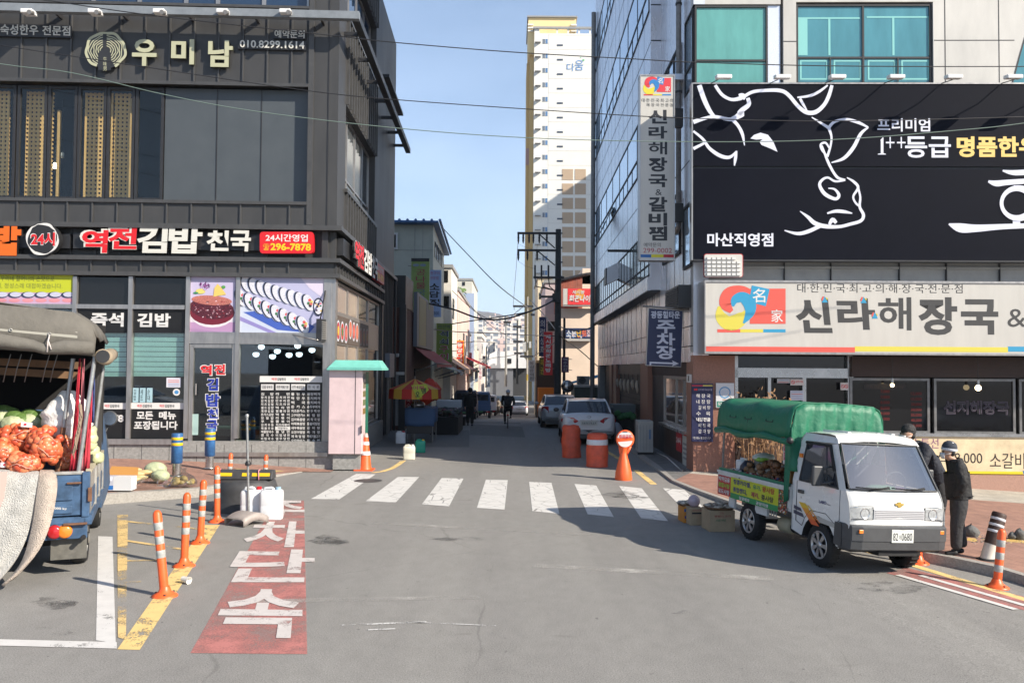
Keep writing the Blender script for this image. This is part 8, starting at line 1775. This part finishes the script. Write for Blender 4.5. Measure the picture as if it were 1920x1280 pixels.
for x in(-.5,.26):mb=MB();mb.tube([c+V((x,.02,.18)),c+V((x+.0,-.12,.17)),c+V((x+.02,-.17,.0))],.012,cm((230,150,160),.7),5);mb.build('cord',t)
t=thing('open_box','open white and blue carton with orange brown flaps on the left pavement','box',G(208,918,.22));b=G(186,919,.23);ux=V((1,.0,0));mb=MB();mb.obox(b,ux*.28,V((-.02,.30,0)),(0,0,.27),cm((205,208,222),.6));mb.obox(b+ux*.281,ux*.36,V((-.02,.30,0)),(0,0,.27),cm((232,232,232),.6));mb.build('body',t)
mb=MB();FLP=cm((196,140,70),.8);mb.poly([b+V((.0,.3,.272)),b+V((.64,.3,.272)),b+V((.6,.42,.42)),b+V((.05,.42,.44))],FLP);mb.poly([b+V((0,0,.272)),b+V((.27,0,.272)),b+V((.3,-.1,.2)),b+V((-.05,-.1,.22))],cm((215,215,222),.7));mb.build('flap',t,solid=.006)
mb=MB();mb.obox(b+V((0,-.004,.02)),(.28,0,0),(0,-.002,0),(0,0,.08),cm((40,120,200),.6));mb.prism([b+V((.1+.035*math.cos(a),-.004,.19+.035*math.sin(a)))for a in[k*.52 for k in range(12)]],(0,-.002,0),cm((200,70,80),.6));mb.build('print',t)
SQ=mat('pale_squash',(.56,.42,.20),.5,noise=.2,scale=9)
for k,(x,y,h,a)in enumerate(((240,907,0,.3),(248,901,.05,.2),(255,905,.02,.35),(243,897,.1,.25),(262,898,.06,.1))):
 c=G(x,y,.23)+V((0,.1,.07+h));t=mb=MB();d=V((math.cos(a),math.sin(a)*.4,.1));mb.tube([c-d*.18,c-d*.1,c,c+d*.12,c+d*.22],[.02,.06,.065,.055,.015],SQ,10);tag(mb.build('squash'),'long pale yellow squash in the heap beside the open carton','squash','squashes on the left pavement')
for x,y,r,lab in((288,895,.19,'large cabbage in a clear bag on the left pavement'),(297,905,.15,'white cabbage in the lower part of the clear bag on the left pavement')):
 c=G(x,y,.23)+V((0,.1,r*.9));mb=MB();mb.ball(c,r,CAB,14,9,(1.35,1,.9),.04);tag(mb.build('cabbage'),lab,'cabbage')
mb=MB();c=G(280,915,.23);rows=[[c+V(((-.42+.12*i),.32-.12*j+.02*math.sin(i*2+j),.05+.20*math.sin(math.pi*min(1,(i+.5)/7))*(1-j/5)+.02*math.sin(i*3.1+j*2)))for i in range(8)]for j in range(5)];mb.grid(rows,clear_glass('thin_plastic',.9,.12),True);tag(mb.build('plastic_sheet',sub=1),'clear plastic sheet draped over the cabbages on the pavement','plastic bag')
t=thing('potato_bag','clear knotted bag of yellow potatoes beside the blue bollard','bag of potatoes',G(340,912,.22));mb=MB();PT=mat('potato_skin',(.52,.36,.13),.6,noise=.25,scale=14)
for k in range(20):a=rnd.uniform(0,6.28);q=math.sqrt(rnd.random());mb.ball(G(340,912,.22)+V((.22*q*math.cos(a),.12+.12*q*math.sin(a),.06+rnd.uniform(0,.14)*(1-q*.6))),rnd.uniform(.045,.065),PT,9,6,(1.2,1,.9),.05)
mb.build('potatoes',t);mb=MB();c=G(340,912,.22)+V((0,.12,0));mb.lathe([(.27,.02),(.28,.08),(.2,.2),(.06,.28),(.03,.30),(.07,.38)],clear_glass('thin_plastic'),c,16);mb.build('bag',t)
CUP=mat('paper_cup',(.68,.66,.60),.5,noise=.05)
for x,y,d,h,lab in((352,1094,(-.8,.35,.1),0,'crushed white paper cup lying on the road by the nearest orange post'),(1886,1083,(-.9,-.1,0),0,'white paper cup lying in the gutter by the right kerb')):
 c=G(x,y,h)+V((0,0,.045));mb=MB();mb.lathe([(.034,.09),(.046,-.02),(.048,-.025),(.044,-.022),(.032,.085),(.001,.085)],CUP,c,16,d);tag(mb.build('paper_cup'),lab,'cup')
ROCK=mat('grey_stone',(.13,.13,.125),.85,noise=.4,scale=9,bump=.6,bscale=10)
for x,y,w,lab in((1822,1006,.13,'grey stone on the right pavement near the standing man'),(1899,1011,.08,'small dark stone at the right picture edge'),(1913,1012,.12,'larger dark stone at the right picture edge')):
 c=G(x,y,.13)+V((0,0,w*.7));mb=MB();mb.ball(c,w,ROCK,8,6,(.95,.8,.9),.22);tag(mb.build('stone'),lab,'stone')
mb=MB()
for _ in range(170):c=G(rnd.uniform(1816,1990),rnd.uniform(1002,1020),.138);mb.ball(c,rnd.uniform(.008,.02),cm(rnd.choice([(190,180,165),(110,105,100),(215,190,120),(90,88,86)]),.8),6,4,(1.3,1,.5),.2)
for q in(((1812,1012),(1834,1016),(1830,1009),(1815,1007)),((1885,1014),(1940,1020),(1940,1014),(1890,1010))):mb.poly([G(*p,.139)for p in q],cm((214,176,100),.8))
stuff(tag(mb.build('litter'),'scattered litter and pebbles on the right pavement','litter'))
DRY=mat('dry_stalk',(.34,.20,.10),.8,noise=.4,scale=9);t=thing('dry_plants','tall dead brown plants in black pots before the restaurant door','plants',FR_.P(ur(1420,850),-.05,.6));mb=MB();lf=MB()
for _ in range(80):
 u=ur(rnd.uniform(1383,1452),850);b=FR_.P(u,.1,.55+wrand(.2));d=V((wrand(.3),wrand(.2),0));h=rnd.uniform(1.0,2.05);pts=[b,b+d*.3+V((0,0,h*.5)),b+d+V((wrand(.1),0,h*.85)),b+d*1.6+V((wrand(.2),-.05,h))];mb.tube(pts,.009,DRY,4)
 for k in range(5):c=pts[rnd.randint(1,3)]+V((wrand(.12),wrand(.1),wrand(.25)));a=V((wrand(.13),wrand(.05),wrand(.13)));lf.poly([c,c+a*.5+V((.02,0,.02)),c+a,c+a*.5-V((.02,0,.02))],DRY)
mb.build('stalk',t);lf.build('leaf',t)
for x in(1398,1430):mb=MB();mb.lathe([(.16,-.15),(.2,.28),(.21,.3),(.18,.29)],CLADB,FR_.P(ur(x,850),.0,.55),16);mb.build('pot',t)
Yv=31.5;f=FY(Yv);t=thing('market_umbrella','red and yellow striped market umbrella over the snack cart','umbrella',G(783,826));c=f.P(*f.uz(778,710));mb=MB();UM=[cm((214,170,60),.7),cm((190,44,40),.7)];n=16;r1=.95
for k in range(n):
 a0,a1=2*math.pi*k/n,2*math.pi*(k+1)/n;e=lambda a,r,z:c+V((r*math.cos(a),r*math.sin(a),z));mb.poly([c,e(a0,r1,-.38),e(a1,r1,-.38)],UM[k%2]);mb.poly([e(a0,r1,-.38),e(a0,r1*1.02,-.72),e(a1,r1*1.02,-.72),e(a1,r1,-.38)],UM[k%2])
mb.build('canopy',t,solid=.01);mb=MB();mb.cyl(c+V((0,0,.1)),(c.x,c.y,.0),.025,PIPE,n=8);mb.build('pole',t)
t=thing('cloth_sign','tilted lime green cloth sign reading 오뎅 hung on the striped umbrella','sign',f.P(*f.uz(787,748)));g3=FY(Yv-1.0);q=[g3.P(*g3.uz(x,y))for x,y in((783,749),(804,731),(799,720),(771,722))];mb=MB();mb.poly(q[::1],cm((186,206,70),.7));mb.build('cloth',t,solid=.01)
mb=MB();ftext(mb,g3,'오',779,734,787,744,.012,CLADB,.036);ftext(mb,g3,'뎅',790,727,799,738,.012,CLADB,.03);ftext(mb,g3,'어묵',774,723,796,731,.012,cm((190,50,110),.6),.02);mb.build('lettering',t)
t=thing('snack_cart','snack cart covered by a blue tarpaulin under the striped umbrella','cart',G(785,828));b=G(762,829);mb=MB();mb.box((b.x,b.y,.32),(b.x+.95,b.y+1.6,.9),cm((62,60,60),.7));[mb.cyl((b.x+x,b.y+y,0),(b.x+x,b.y+y,1.3),.03,PIPE,n=8)for x in(.03,.95)for y in(.03,1.5)];mb.build('frame',t)
mb=MB();mb.grid([[V((b.x-.06+.18*i,b.y-.05-.03*math.sin(i*2+j),1.25-.13*j+.02*math.sin(i*1.7)))for i in range(7)]for j in range(6)],cm((70,100,140),.8),True);mb.grid([[V((b.x+1.02+.03*math.sin(i*2),b.y+.25*i,1.25-.13*j))for i in range(7)]for j in range(5)],cm((70,100,140),.8),True);mb.box((b.x-.05,b.y,1.22),(b.x+1.0,b.y+1.6,1.26),cm((70,100,140),.8));mb.build('tarpaulin',t,solid=.01)
mb=MB();mb.lathe([(.001,0),(.26,0),(.27,.12),(.2,.2),(.001,.24)],STEEL,(b.x+.35,b.y+.5,1.27),16);tag(mb.build('steel_pot'),'steel pot standing on the blue covered cart','pot')
t=thing('menu_stand','narrow red food stand banner behind the striped umbrella','sign',G(767,822));h3=FY(33.2);mb=MB();h3.pbox(mb,760,742,772,788,-.1,0,cm((150,26,30),.6));mb.build('board',t);mb=MB();[ftext(mb,h3,ch,762,746+k*10,770,754+k*10,.01,cm((220,200,190),.6),.0)for k,ch in enumerate('국수전')];mb.build('lettering',t)
t=thing('goods_table','long table under black cloth heaped with bagged goods in the shade','market table',G(827,812));b=G(806,815);mb=MB();mb.box((b.x,b.y,0),(b.x+1.15,b.y+3.4,.72),cm((34,34,36),.9));mb.build('table',t);mb=MB()
for _ in range(150):mb.ball((b.x+rnd.uniform(.05,1.1),b.y+rnd.uniform(0,3.3),.75+rnd.uniform(0,.22)),rnd.uniform(.05,.11),cm(rnd.choice([(70,70,78),(46,44,44),(110,112,120),(120,50,70),(60,70,50),(90,80,70)]),.5),7,5,(1.2,1,.7),.2)
stuff(mb.build('goods',t))
mb=MB();c=V((b.x+.55,b.y+3.2,.98));mb.box(c-V((.55,.4,0)),c+V((.55,.4,.32)),cm((196,204,210),.6));tag(mb.build('foam_box',bevel=.03),'white foam box at the far end of the heaped goods table','box')
c=G(846,812);t=thing('flower_pot','white flower pot with a leafy plant in front of the goods table','potted plant',c);mb=MB();mb.lathe([(.13,0),(.17,.36),(.18,.38),(.15,.37)],WHT,c,18);mb.build('pot',t);mb=MB()
for _ in range(90):o=c+V((wrand(.3),wrand(.25),.4+rnd.uniform(0,.4)));a=V((wrand(.12),wrand(.1),wrand(.1)));d=V((wrand(.05),wrand(.05),wrand(.05)));mb.poly([o-a,o-d,o+a,o+d],mat('pot_plant_leaf',(.05,.10,.03),.6,noise=.4,scale=9))
mb.build('foliage',t)
c=G(861,797);t=thing('tub','dark round tub on the ground in front of the navy truck','tub',c);mb=MB();mb.lathe([(.3,0),(.36,.42),(.38,.44),(.33,.43),(.3,.3),(.001,.3)],cm((28,30,34),.5),c,20);mb.build('body',t);mb=MB();mb.lathe([(.39,.43),(.39,.47),(.001,.48)],cm((150,155,165),.5),c,20);mb.build('lid',t)
mb=MB();c=G(851,796);[mb.ball(c+V((wrand(.1),wrand(.1),.2+.17*k)),.22-.02*k,WBAG,11,8,(1,1,1),.1)for k in range(5)];tag(mb.build('plastic_sack'),'tall white stuffed sack beside the flower pot in the shade','sack')
mb=MB()
for x,y,d in((806,728,36),(800,740,35),(812,733,37)):mb.ball(P(x,y,d),.34,cm((216,60,30),.6),10,7,(1,.8,1.2),.12)
tag(mb.build('orange_bags'),'bright orange bags hanging at the stall behind the striped umbrella','bags')
mb=MB();c=FRS.P(14.5,0,-.4)+V((-.55,0,0));c=V((4.05,33.5,0));mb.box((c.x,c.y,0),(c.x+.75,c.y+1.3,1.05),cm((40,42,42),.7));mb.box((c.x-.05,c.y-.05,1.05),(c.x+.8,c.y+1.35,1.35),cm((98,110,112),.6));[mb.ball((c.x+.1+.12*k,c.y-.1,.95+wrand(.08)),.14,cm((70,130,80),.8),9,6,(1,.6,.9),.15)for k in range(6)];tag(mb.build('covered_cart'),'covered handcart with a green cloth beside the roller shutter','cart')
c=V((3.95,32.2,0));mb=MB();mb.ball(c+V((0,0,.38)),.3,cm((190,195,205),.4),12,8,(.8,1,1.2),.06);tag(mb.build('plastic_sack'),'pale bag on the ground right of the white sedan','sack')
import bmesh
def skin(name,par,nodes,edges,root,m,sub=2):
 me=bpy.data.meshes.new(name);o=bpy.data.objects.new(name,me);COL.objects.link(o);o.parent=par
 bm=bmesh.new();ly=bm.verts.layers.skin.verify();vs={}
 for k,(p,r)in nodes.items():v=bm.verts.new(p);v[ly].radius=(r,r)if not isinstance(r,tuple)else r;v[ly].use_root=(k==root);vs[k]=v
 for a,b in edges:bm.edges.new((vs[a],vs[b]))
 bm.to_mesh(me);bm.free();me.materials.append(m);q=o.modifiers.new('skin','SKIN');q.use_smooth_shade=True;q=o.modifiers.new('sub','SUBSURF');q.levels=q.render_levels=sub
 return o
def chain(*ks):return list(zip(ks[:-1],ks[1:]))
SKIN=mat('skin',(.42,.24,.16),.55);SOLE=cm((205,215,60),.6)
def person(lab,loc,rz,h,coat,leg,hair=None,lean=0.0,stoop=0.0,arms='pocket',hat=None,maskon=False,stride=0.12,sit=False,thick=1.0,group=None,shoe=(16,16,18),bag=None,scale=None):
 """local axes: +x = facing direction, z up; a 1.7 m figure scaled to h"""
 t=thing('person',lab,'person',(0,0,0),group);put(t,loc,rz);s=h/1.70;t.scale=(s,s,s)
 C_=mat('coat_%d_%d_%d'%coat,srgb(coat),.75,noise=.25,scale=7,bump=.6,bscale=14);Lg=mat('trousers_%d_%d_%d'%leg,srgb(leg),.8,noise=.25,scale=8,bump=.5,bscale=12)
 hip=V((0,0,.90));k_=thick
 if sit:hip=V((-.1,0,.45))
 ch_=hip+V((.02+lean*.5,0,.40));nk=hip+V((.02+lean,0,.55));hd=nk+V((.045+stoop,0,.15))
 N={'hip':(hip+V((0,0,-.01)),.105*k_),'up':(hip+V((0,0,.13)),.105*k_)};E_=[('up','hip')]
 for sd,d in(('l',1),('r',-1)):
  fx=stride*d
  if sit:kn=V((.32,d*.12,.46));an=V((.30,d*.12,.08))
  else:kn=V((fx*.45+.03,d*.10,.49));an=V((fx,d*.10,.09))
  N['h'+sd]=(hip+V((0,d*.085,-.10)),.092*k_);N['k'+sd]=(kn,.078*k_);N['a'+sd]=(an,.066*k_);N['m'+sd]=((N['h'+sd][0]+kn)/2,.094*k_);E_+=chain('hip','h'+sd,'m'+sd,'k'+sd,'a'+sd)
  f_=skin('shoe',t,{'a':(an+V((-.03,0,-.03)),(.05,.05)),'b':(an+V((.06,0,-.045)),(.045,.045)),'c':(an+V((.17,d*.015,-.055)),(.04,.032))},chain('a','b','c'),'a',cm(shoe,.6))
 skin('trousers',t,N,E_,'hip',Lg)
 N={'w':(hip+V((0,0,.02)),(.135*k_,.135*k_)),'b':(hip+V((.01+lean*.25,0,.18)),(.155*k_,.155*k_)),'c':(ch_,(.152*k_,.152*k_)),'n':(nk+V((-.01,0,-.015)),(.09,.09))};E_=chain('w','b','c','n');hands=[]
 for sd,d in(('l',1),('r',-1)):
  sh=ch_+V((lean*.3,d*.185,.11))
  if arms=='pocket':el=sh+V((-.05,d*.075,-.27));wr=hip+V((.09,d*.155,.0))
  elif arms=='handle':el=sh+V((.16,d*.05,-.20));wr=sh+V((.40,d*.02,-.24))
  elif arms=='reach':el=sh+V((.10,d*.05,-.25));wr=sh+V((.30,d*-.03,-.34))
  else:el=sh+V((-.03-.05*d*(stride>0),d*.05,-.28));wr=el+V((.06+.04*d,d*.0,-.25))
  N['s'+sd]=(sh,.085*k_);N['e'+sd]=(el,.066*k_);N['r'+sd]=(wr,.05*k_);E_+=chain('c','s'+sd,'e'+sd,'r'+sd);hands.append((wr,(wr-el).normalized(),d))
 skin('coat',t,N,E_,'b',C_)
 N={'n':(nk+V((-.01,0,-.06)),.064),'n2':((nk*.6+hd*.4)+V((-.01,0,-.02)),.062),'j':(hd+V((.035,0,-.075)),(.062,.055)),'h':(hd+V((.0,0,.0)),(.095,.078)),'f':(hd+V((-.01,0,.065)),(.088,.074))};E_=chain('n','n2','j','h','f')
 N['no']=(hd+V((.105,0,-.03)),.014);E_+=[('h','no')]
 for sd,d in(('l',1),('r',-1)):N['er'+sd]=(hd+V((-.005,d*.09,-.02)),.016);E_+=[('h','er'+sd)]
 skin('body',t,N,E_,'h',SKIN)
 if arms in('swing','reach','handle'):
  for wr,dr,d in hands:
   sdv=V((0,d,0));N={'w':(wr,.028),'p':(wr+dr*.06,(.036,.024))};E_=[('w','p')]
   for k in range(4):
    o=V((.028-.019*k,0,0))if abs(dr.z)>.6 else V((0,.028-.019*k,0));N['f%d'%k]=(wr+dr*.10+o,.010);N['g%d'%k]=(wr+dr*(.14-.008*abs(k-1.4))+o+V((.008,-.01*d,-.02)),.008);E_+=[('p','f%d'%k),('f%d'%k,'g%d'%k)]
   N['t']=(wr+dr*.06+V((.04,-.01*d,0)),.010);N['u']=(wr+dr*.10+V((.05,-.02*d,-.01)),.009);E_+=[('p','t'),('t','u')]
   skin('hand',t,N,E_,'p',SKIN,1)
 mb=MB()
 if hat:
  mb.lathe([(.112,.02),(.118,.035),(.117,.055),(.113,.06)],cm(hat[1],.9),hd+V((-.008,0,.0)),20,(-.12,0,1));mb.lathe([(.113,.055),(.112,.09),(.09,.14),(.045,.172),(.001,.178)],cm(hat[0],.9),hd+V((-.008,0,.0)),20,(-.12,0,1));mb.build('hat',t,local=True)
 if hair and not hat:
  mb.ball(hd+V((-.02,0,.055)),.108,mat('black_hair',(.012,.011,.011),.6,bump=.6,bscale=40),16,10,(1,.88,.92),.03);mb.ball(hd+V((-.06,0,-.01)),.08,mat('black_hair',(.01,.01,.01)),12,8,(.7,.95,1),.03);mb.build('hair',t,local=True)
 elif hat:mb=MB();mb.ball(hd+V((-.055,0,-.005)),.075,cm((60,56,54),.8),12,8,(.6,1,.9),.02);mb.build('hair',t,local=True)
 mb=MB();[mb.ball(hd+V((.085,d*.035,.012)),.011,CLADB,8,6)for d in(-1,1)];mb.build('eyes',t,local=True)
 if maskon:
  mb=MB();rows=[[hd+V((.05+.062*math.cos(a*.9)*w,.082*math.sin(a)*1.0,z))for a in[R(q)for q in(-75,-50,-25,0,25,50,75)]]for z,w in((-.012,.9),(-.04,1.12),(-.075,1.05),(-.105,.75))];mb.grid(rows,cm((214,216,218),.7),True);mb.tube([rows[1][0],hd+V((-.01,-.088,-.015))],.003,WHT,4);mb.tube([rows[1][-1],hd+V((-.01,.088,-.015))],.003,WHT,4);mb.build('mask',t,solid=.006,local=True)
 mb=MB();mb.lathe([(.115,-.05),(.118,.0),(.105,.05),(.08,.06)],C_,nk+V((-.01,0,-.01)),16,(.15,0,1));mb.build('collar',t,local=True)
 if bag:mb=MB();mb.ball(hip+V((-.2-.02,0,.36)),.17,cm(bag,.7),12,8,(.6,.9,1.25));mb.build('backpack',t,local=True)
 return t
fac=lambda dx,dy:math.atan2(dy,dx)
p0=G(1799,1040,.14)
pa=person('man in knit hat, white mask and black jacket standing at the mini truck',p0,fac(-1,.25),1.62,(20,20,22),(46,46,48),hat=((62,68,78),(205,208,215)),maskon=True,stride=.07,stoop=.05,lean=.03,thick=1.32)
mb=MB();mb.ball((.10,.05,1.73),.03,WHT,8,6);mb.ball((.125,.05,1.735),.014,CLADB,6,5);mb.lathe([(.02,0),(.001,.05)],cm((235,170,40),.6),(.12,.0,1.74),8,(1,0,.2));pb=mb.build('hat_badge',pa,local=True)
pB=V((P(1757,850,13.5).x,13.5,gz(6.7,13.5)+.13))
person('dark haired man in a quilted navy jacket and white mask bending behind the mini truck',pB,fac(-1,-.15),1.86,(26,30,42),(24,24,28),hair=True,lean=.34,stoop=.06,arms='reach',maskon=True,stride=.06,thick=1.12)
pC=V((P(1752,880,13.6).x,13.6,gz(6.7,13.6)+.13))
person('small elderly person in a red and navy hat and mask beside the mini truck',pC,fac(-.8,-.9),1.20,(40,40,52),(40,40,46),hat=((196,50,66),(40,44,66)),maskon=True,lean=.10,arms='reach',thick=1.15)
person('man in a long black coat walking away on the left of the alley',G(881,798),fac(.02,1),1.74,(12,12,14),(14,14,16),hair=True,arms='swing',stride=.10,thick=1.28,hat=((20,20,22),(24,24,26)))
for x,y,d,c,l_,lab,bg_ in((920,777,83,(26,26,30),(22,22,24),'far pedestrian in black right of the white small truck',None),(935,774,86,(150,140,128),(60,56,56),'far pedestrian in a beige coat with a small backpack',(90,80,74)),(911,742+34,80,(50,40,46),(30,30,34),'far pedestrian in dark red walking beside the white small truck',None)):
 person(lab,(XY(x,d),d,gz(0,d)),fac(.05,1 if x>915 else-1),1.66,c,l_,hair=True,arms='swing',stride=.14,bag=bg_)
person('seated market seller in dark clothes behind the heaped goods table',G(846,806)+V((-.1,2.6,.1)),fac(1,-.4),1.6,(24,26,36),(28,28,32),hair=True,sit=True,arms='reach')
mb=MB();c=G(846,806)+V((-.1,2.6,.1));mb.box(c+V((-.28,-.2,-.1)),c+V((.12,.2,.38)),cm((60,50,46),.7));tag(mb.build('stool'),'low stool under the seated market seller','stool')
b=G(952,803);BK=mat('bicycle_frame',(.02,.02,.022),.4);t=thing('bicycle','dark bicycle ridden away along the middle of the alley','bicycle',b)
def bw(y,r=.34):
 mb=MB();mb.tube([b+V((0,y+r*math.cos(a),r+.02+r*math.sin(a)))for a in[2*math.pi*k/28 for k in range(29)]],.022,TYRE,7);o=mb.build('wheel',t);mb=MB();c=b+V((0,y,r+.02));[mb.cyl(c,c+V((0,r*math.cos(a),r*math.sin(a))),.003,HUB,n=4)for a in[2*math.pi*k/12 for k in range(12)]];mb.build('spoke',o)
bw(0);bw(1.05);q=lambda x,y,z:b+V((x,y,z));mb=MB()
for p_,r_ in(((q(0,0,.36),q(0,.42,.32)),.014),((q(0,.42,.32),q(0,.28,.88)),.017),((q(0,.30,.8),q(0,.9,.84)),.017),((q(0,.42,.32),q(0,.9,.78)),.019),((q(0,.88,.95),q(0,1.05,.36)),.016),((q(0,0,.36),q(0,.30,.78)),.012)):mb.cyl(*p_,r_,BK,n=8)
mb.build('frame',t);mb=MB();mb.tube([q(-.28,.82,1.0),q(-.1,.88,1.02),q(.1,.88,1.02),q(.28,.82,1.0)],.014,BK,7);mb.build('handlebar',t);mb=MB();mb.ball(q(0,.24,.92),.11,BK,10,7,(.8,1.2,.4));mb.build('saddle',t);mb=MB();mb.cyl(q(-.17,.42,.2),q(-.04,.42,.2),.02,BK);mb.cyl(q(.04,.42,.46),q(.17,.42,.46),.02,BK);mb.build('pedal',t)
mb=MB();mb.box(b+V((-.05,-.36,.6)),b+V((.05,-.34,.66)),LENSR);mb.build('rear_reflector',t)
cy=thing('person','cyclist in dark clothes, pale cap and backpack riding away','person',b)
Ct=mat('cyclist_coat',(.014,.014,.016),.8,bump=.5,bscale=12)
def sk(nm,N,E_,root,m,sub=2):return skin(nm,cy,{k:(V(p),r)for k,(p,r)in N.items()},E_,root,m,sub)
sk('coat',{'w':((0,.24,.98),(.16,.15)),'b':((0,.30,1.18),(.17,.15)),'c':((0,.38,1.36),(.17,.14)),'n':((0,.42,1.47),.08),'sl':((-.2,.42,1.42),.08),'el':((-.28,.60,1.2),.064),'hl':((-.27,.78,1.05),.048),'sr':((.2,.42,1.42),.08),'er':((.28,.60,1.2),.064),'hr':((.27,.78,1.05),.048)},chain('w','b','c','n')+chain('c','sl','el','hl')+chain('c','sr','er','hr'),'b',Ct)
sk('trousers',{'h':((0,.26,.95),.14),'al':((-.1,.3,.9),.1),'kl':((-.15,.62,.64),.075),'fl':((-.13,.42,.27),.055),'ar':((.1,.3,.9),.1),'kr':((.15,.66,.86),.075),'fr':((.13,.44,.54),.055)},chain('h','al','kl','fl')+chain('h','ar','kr','fr'),'h',cm((18,18,22),.8))
sk('body',{'n':((0,.43,1.46),.055),'j':((0,.47,1.54),.06),'h':((0,.46,1.61),(.078,.09)),'f':((0,.45,1.67),(.074,.086)),'e1':((-.09,.45,1.6),.015),'e2':((.09,.45,1.6),.015)},chain('n','j','h','f')+[('h','e1'),('h','e2')],'h',SKIN)
for s in(-1,1):
 sk('hand',{'p':((s*.27,.80,1.03),.03),'a':((s*.25,.85,1.02),.011),'b':((s*.27,.855,1.02),.011),'c':((s*.29,.85,1.02),.01),'d':((s*.305,.84,1.02),.009),'t':((s*.235,.81,1.03),.01)},[('p',k)for k in 'abcdt'],'p',SKIN,1)
 sk('shoe',{'a':((s*.13,.38,.24 if s<0 else .5),.045),'b':((s*.13,.55,.22 if s<0 else .48),.035)},[('a','b')],'a',cm((20,20,22),.7))
mb=MB();mb.lathe([(.105,.0),(.1,.05),(.06,.11),(.001,.125)],cm((190,196,205),.6),b+V((0,.45,1.64)),18);mb.build('hat',cy);mb=MB();mb.ball(b+V((0,.14,1.22)),.2,cm((24,26,34),.8),12,9,(.85,.5,1.15));mb.build('backpack',cy)
hm=bpy.data.materials.new('haze');hm.use_nodes=True;n=hm.node_tree;n.nodes.clear();pv=n.nodes.new('ShaderNodeVolumePrincipled');pv.inputs['Color'].default_value=(.74,.85,1.0,1);pv.inputs['Density'].default_value=.00017;n.links.new(pv.outputs[0],n.nodes.new('ShaderNodeOutputMaterial').inputs['Volume'])
mb=MB();mb.box((-2400,-400,-12),(2400,2450,190),hm);stuff(tag(mb.build('haze',local=True),'thin pale haze over the far apartments and hill','haze'))
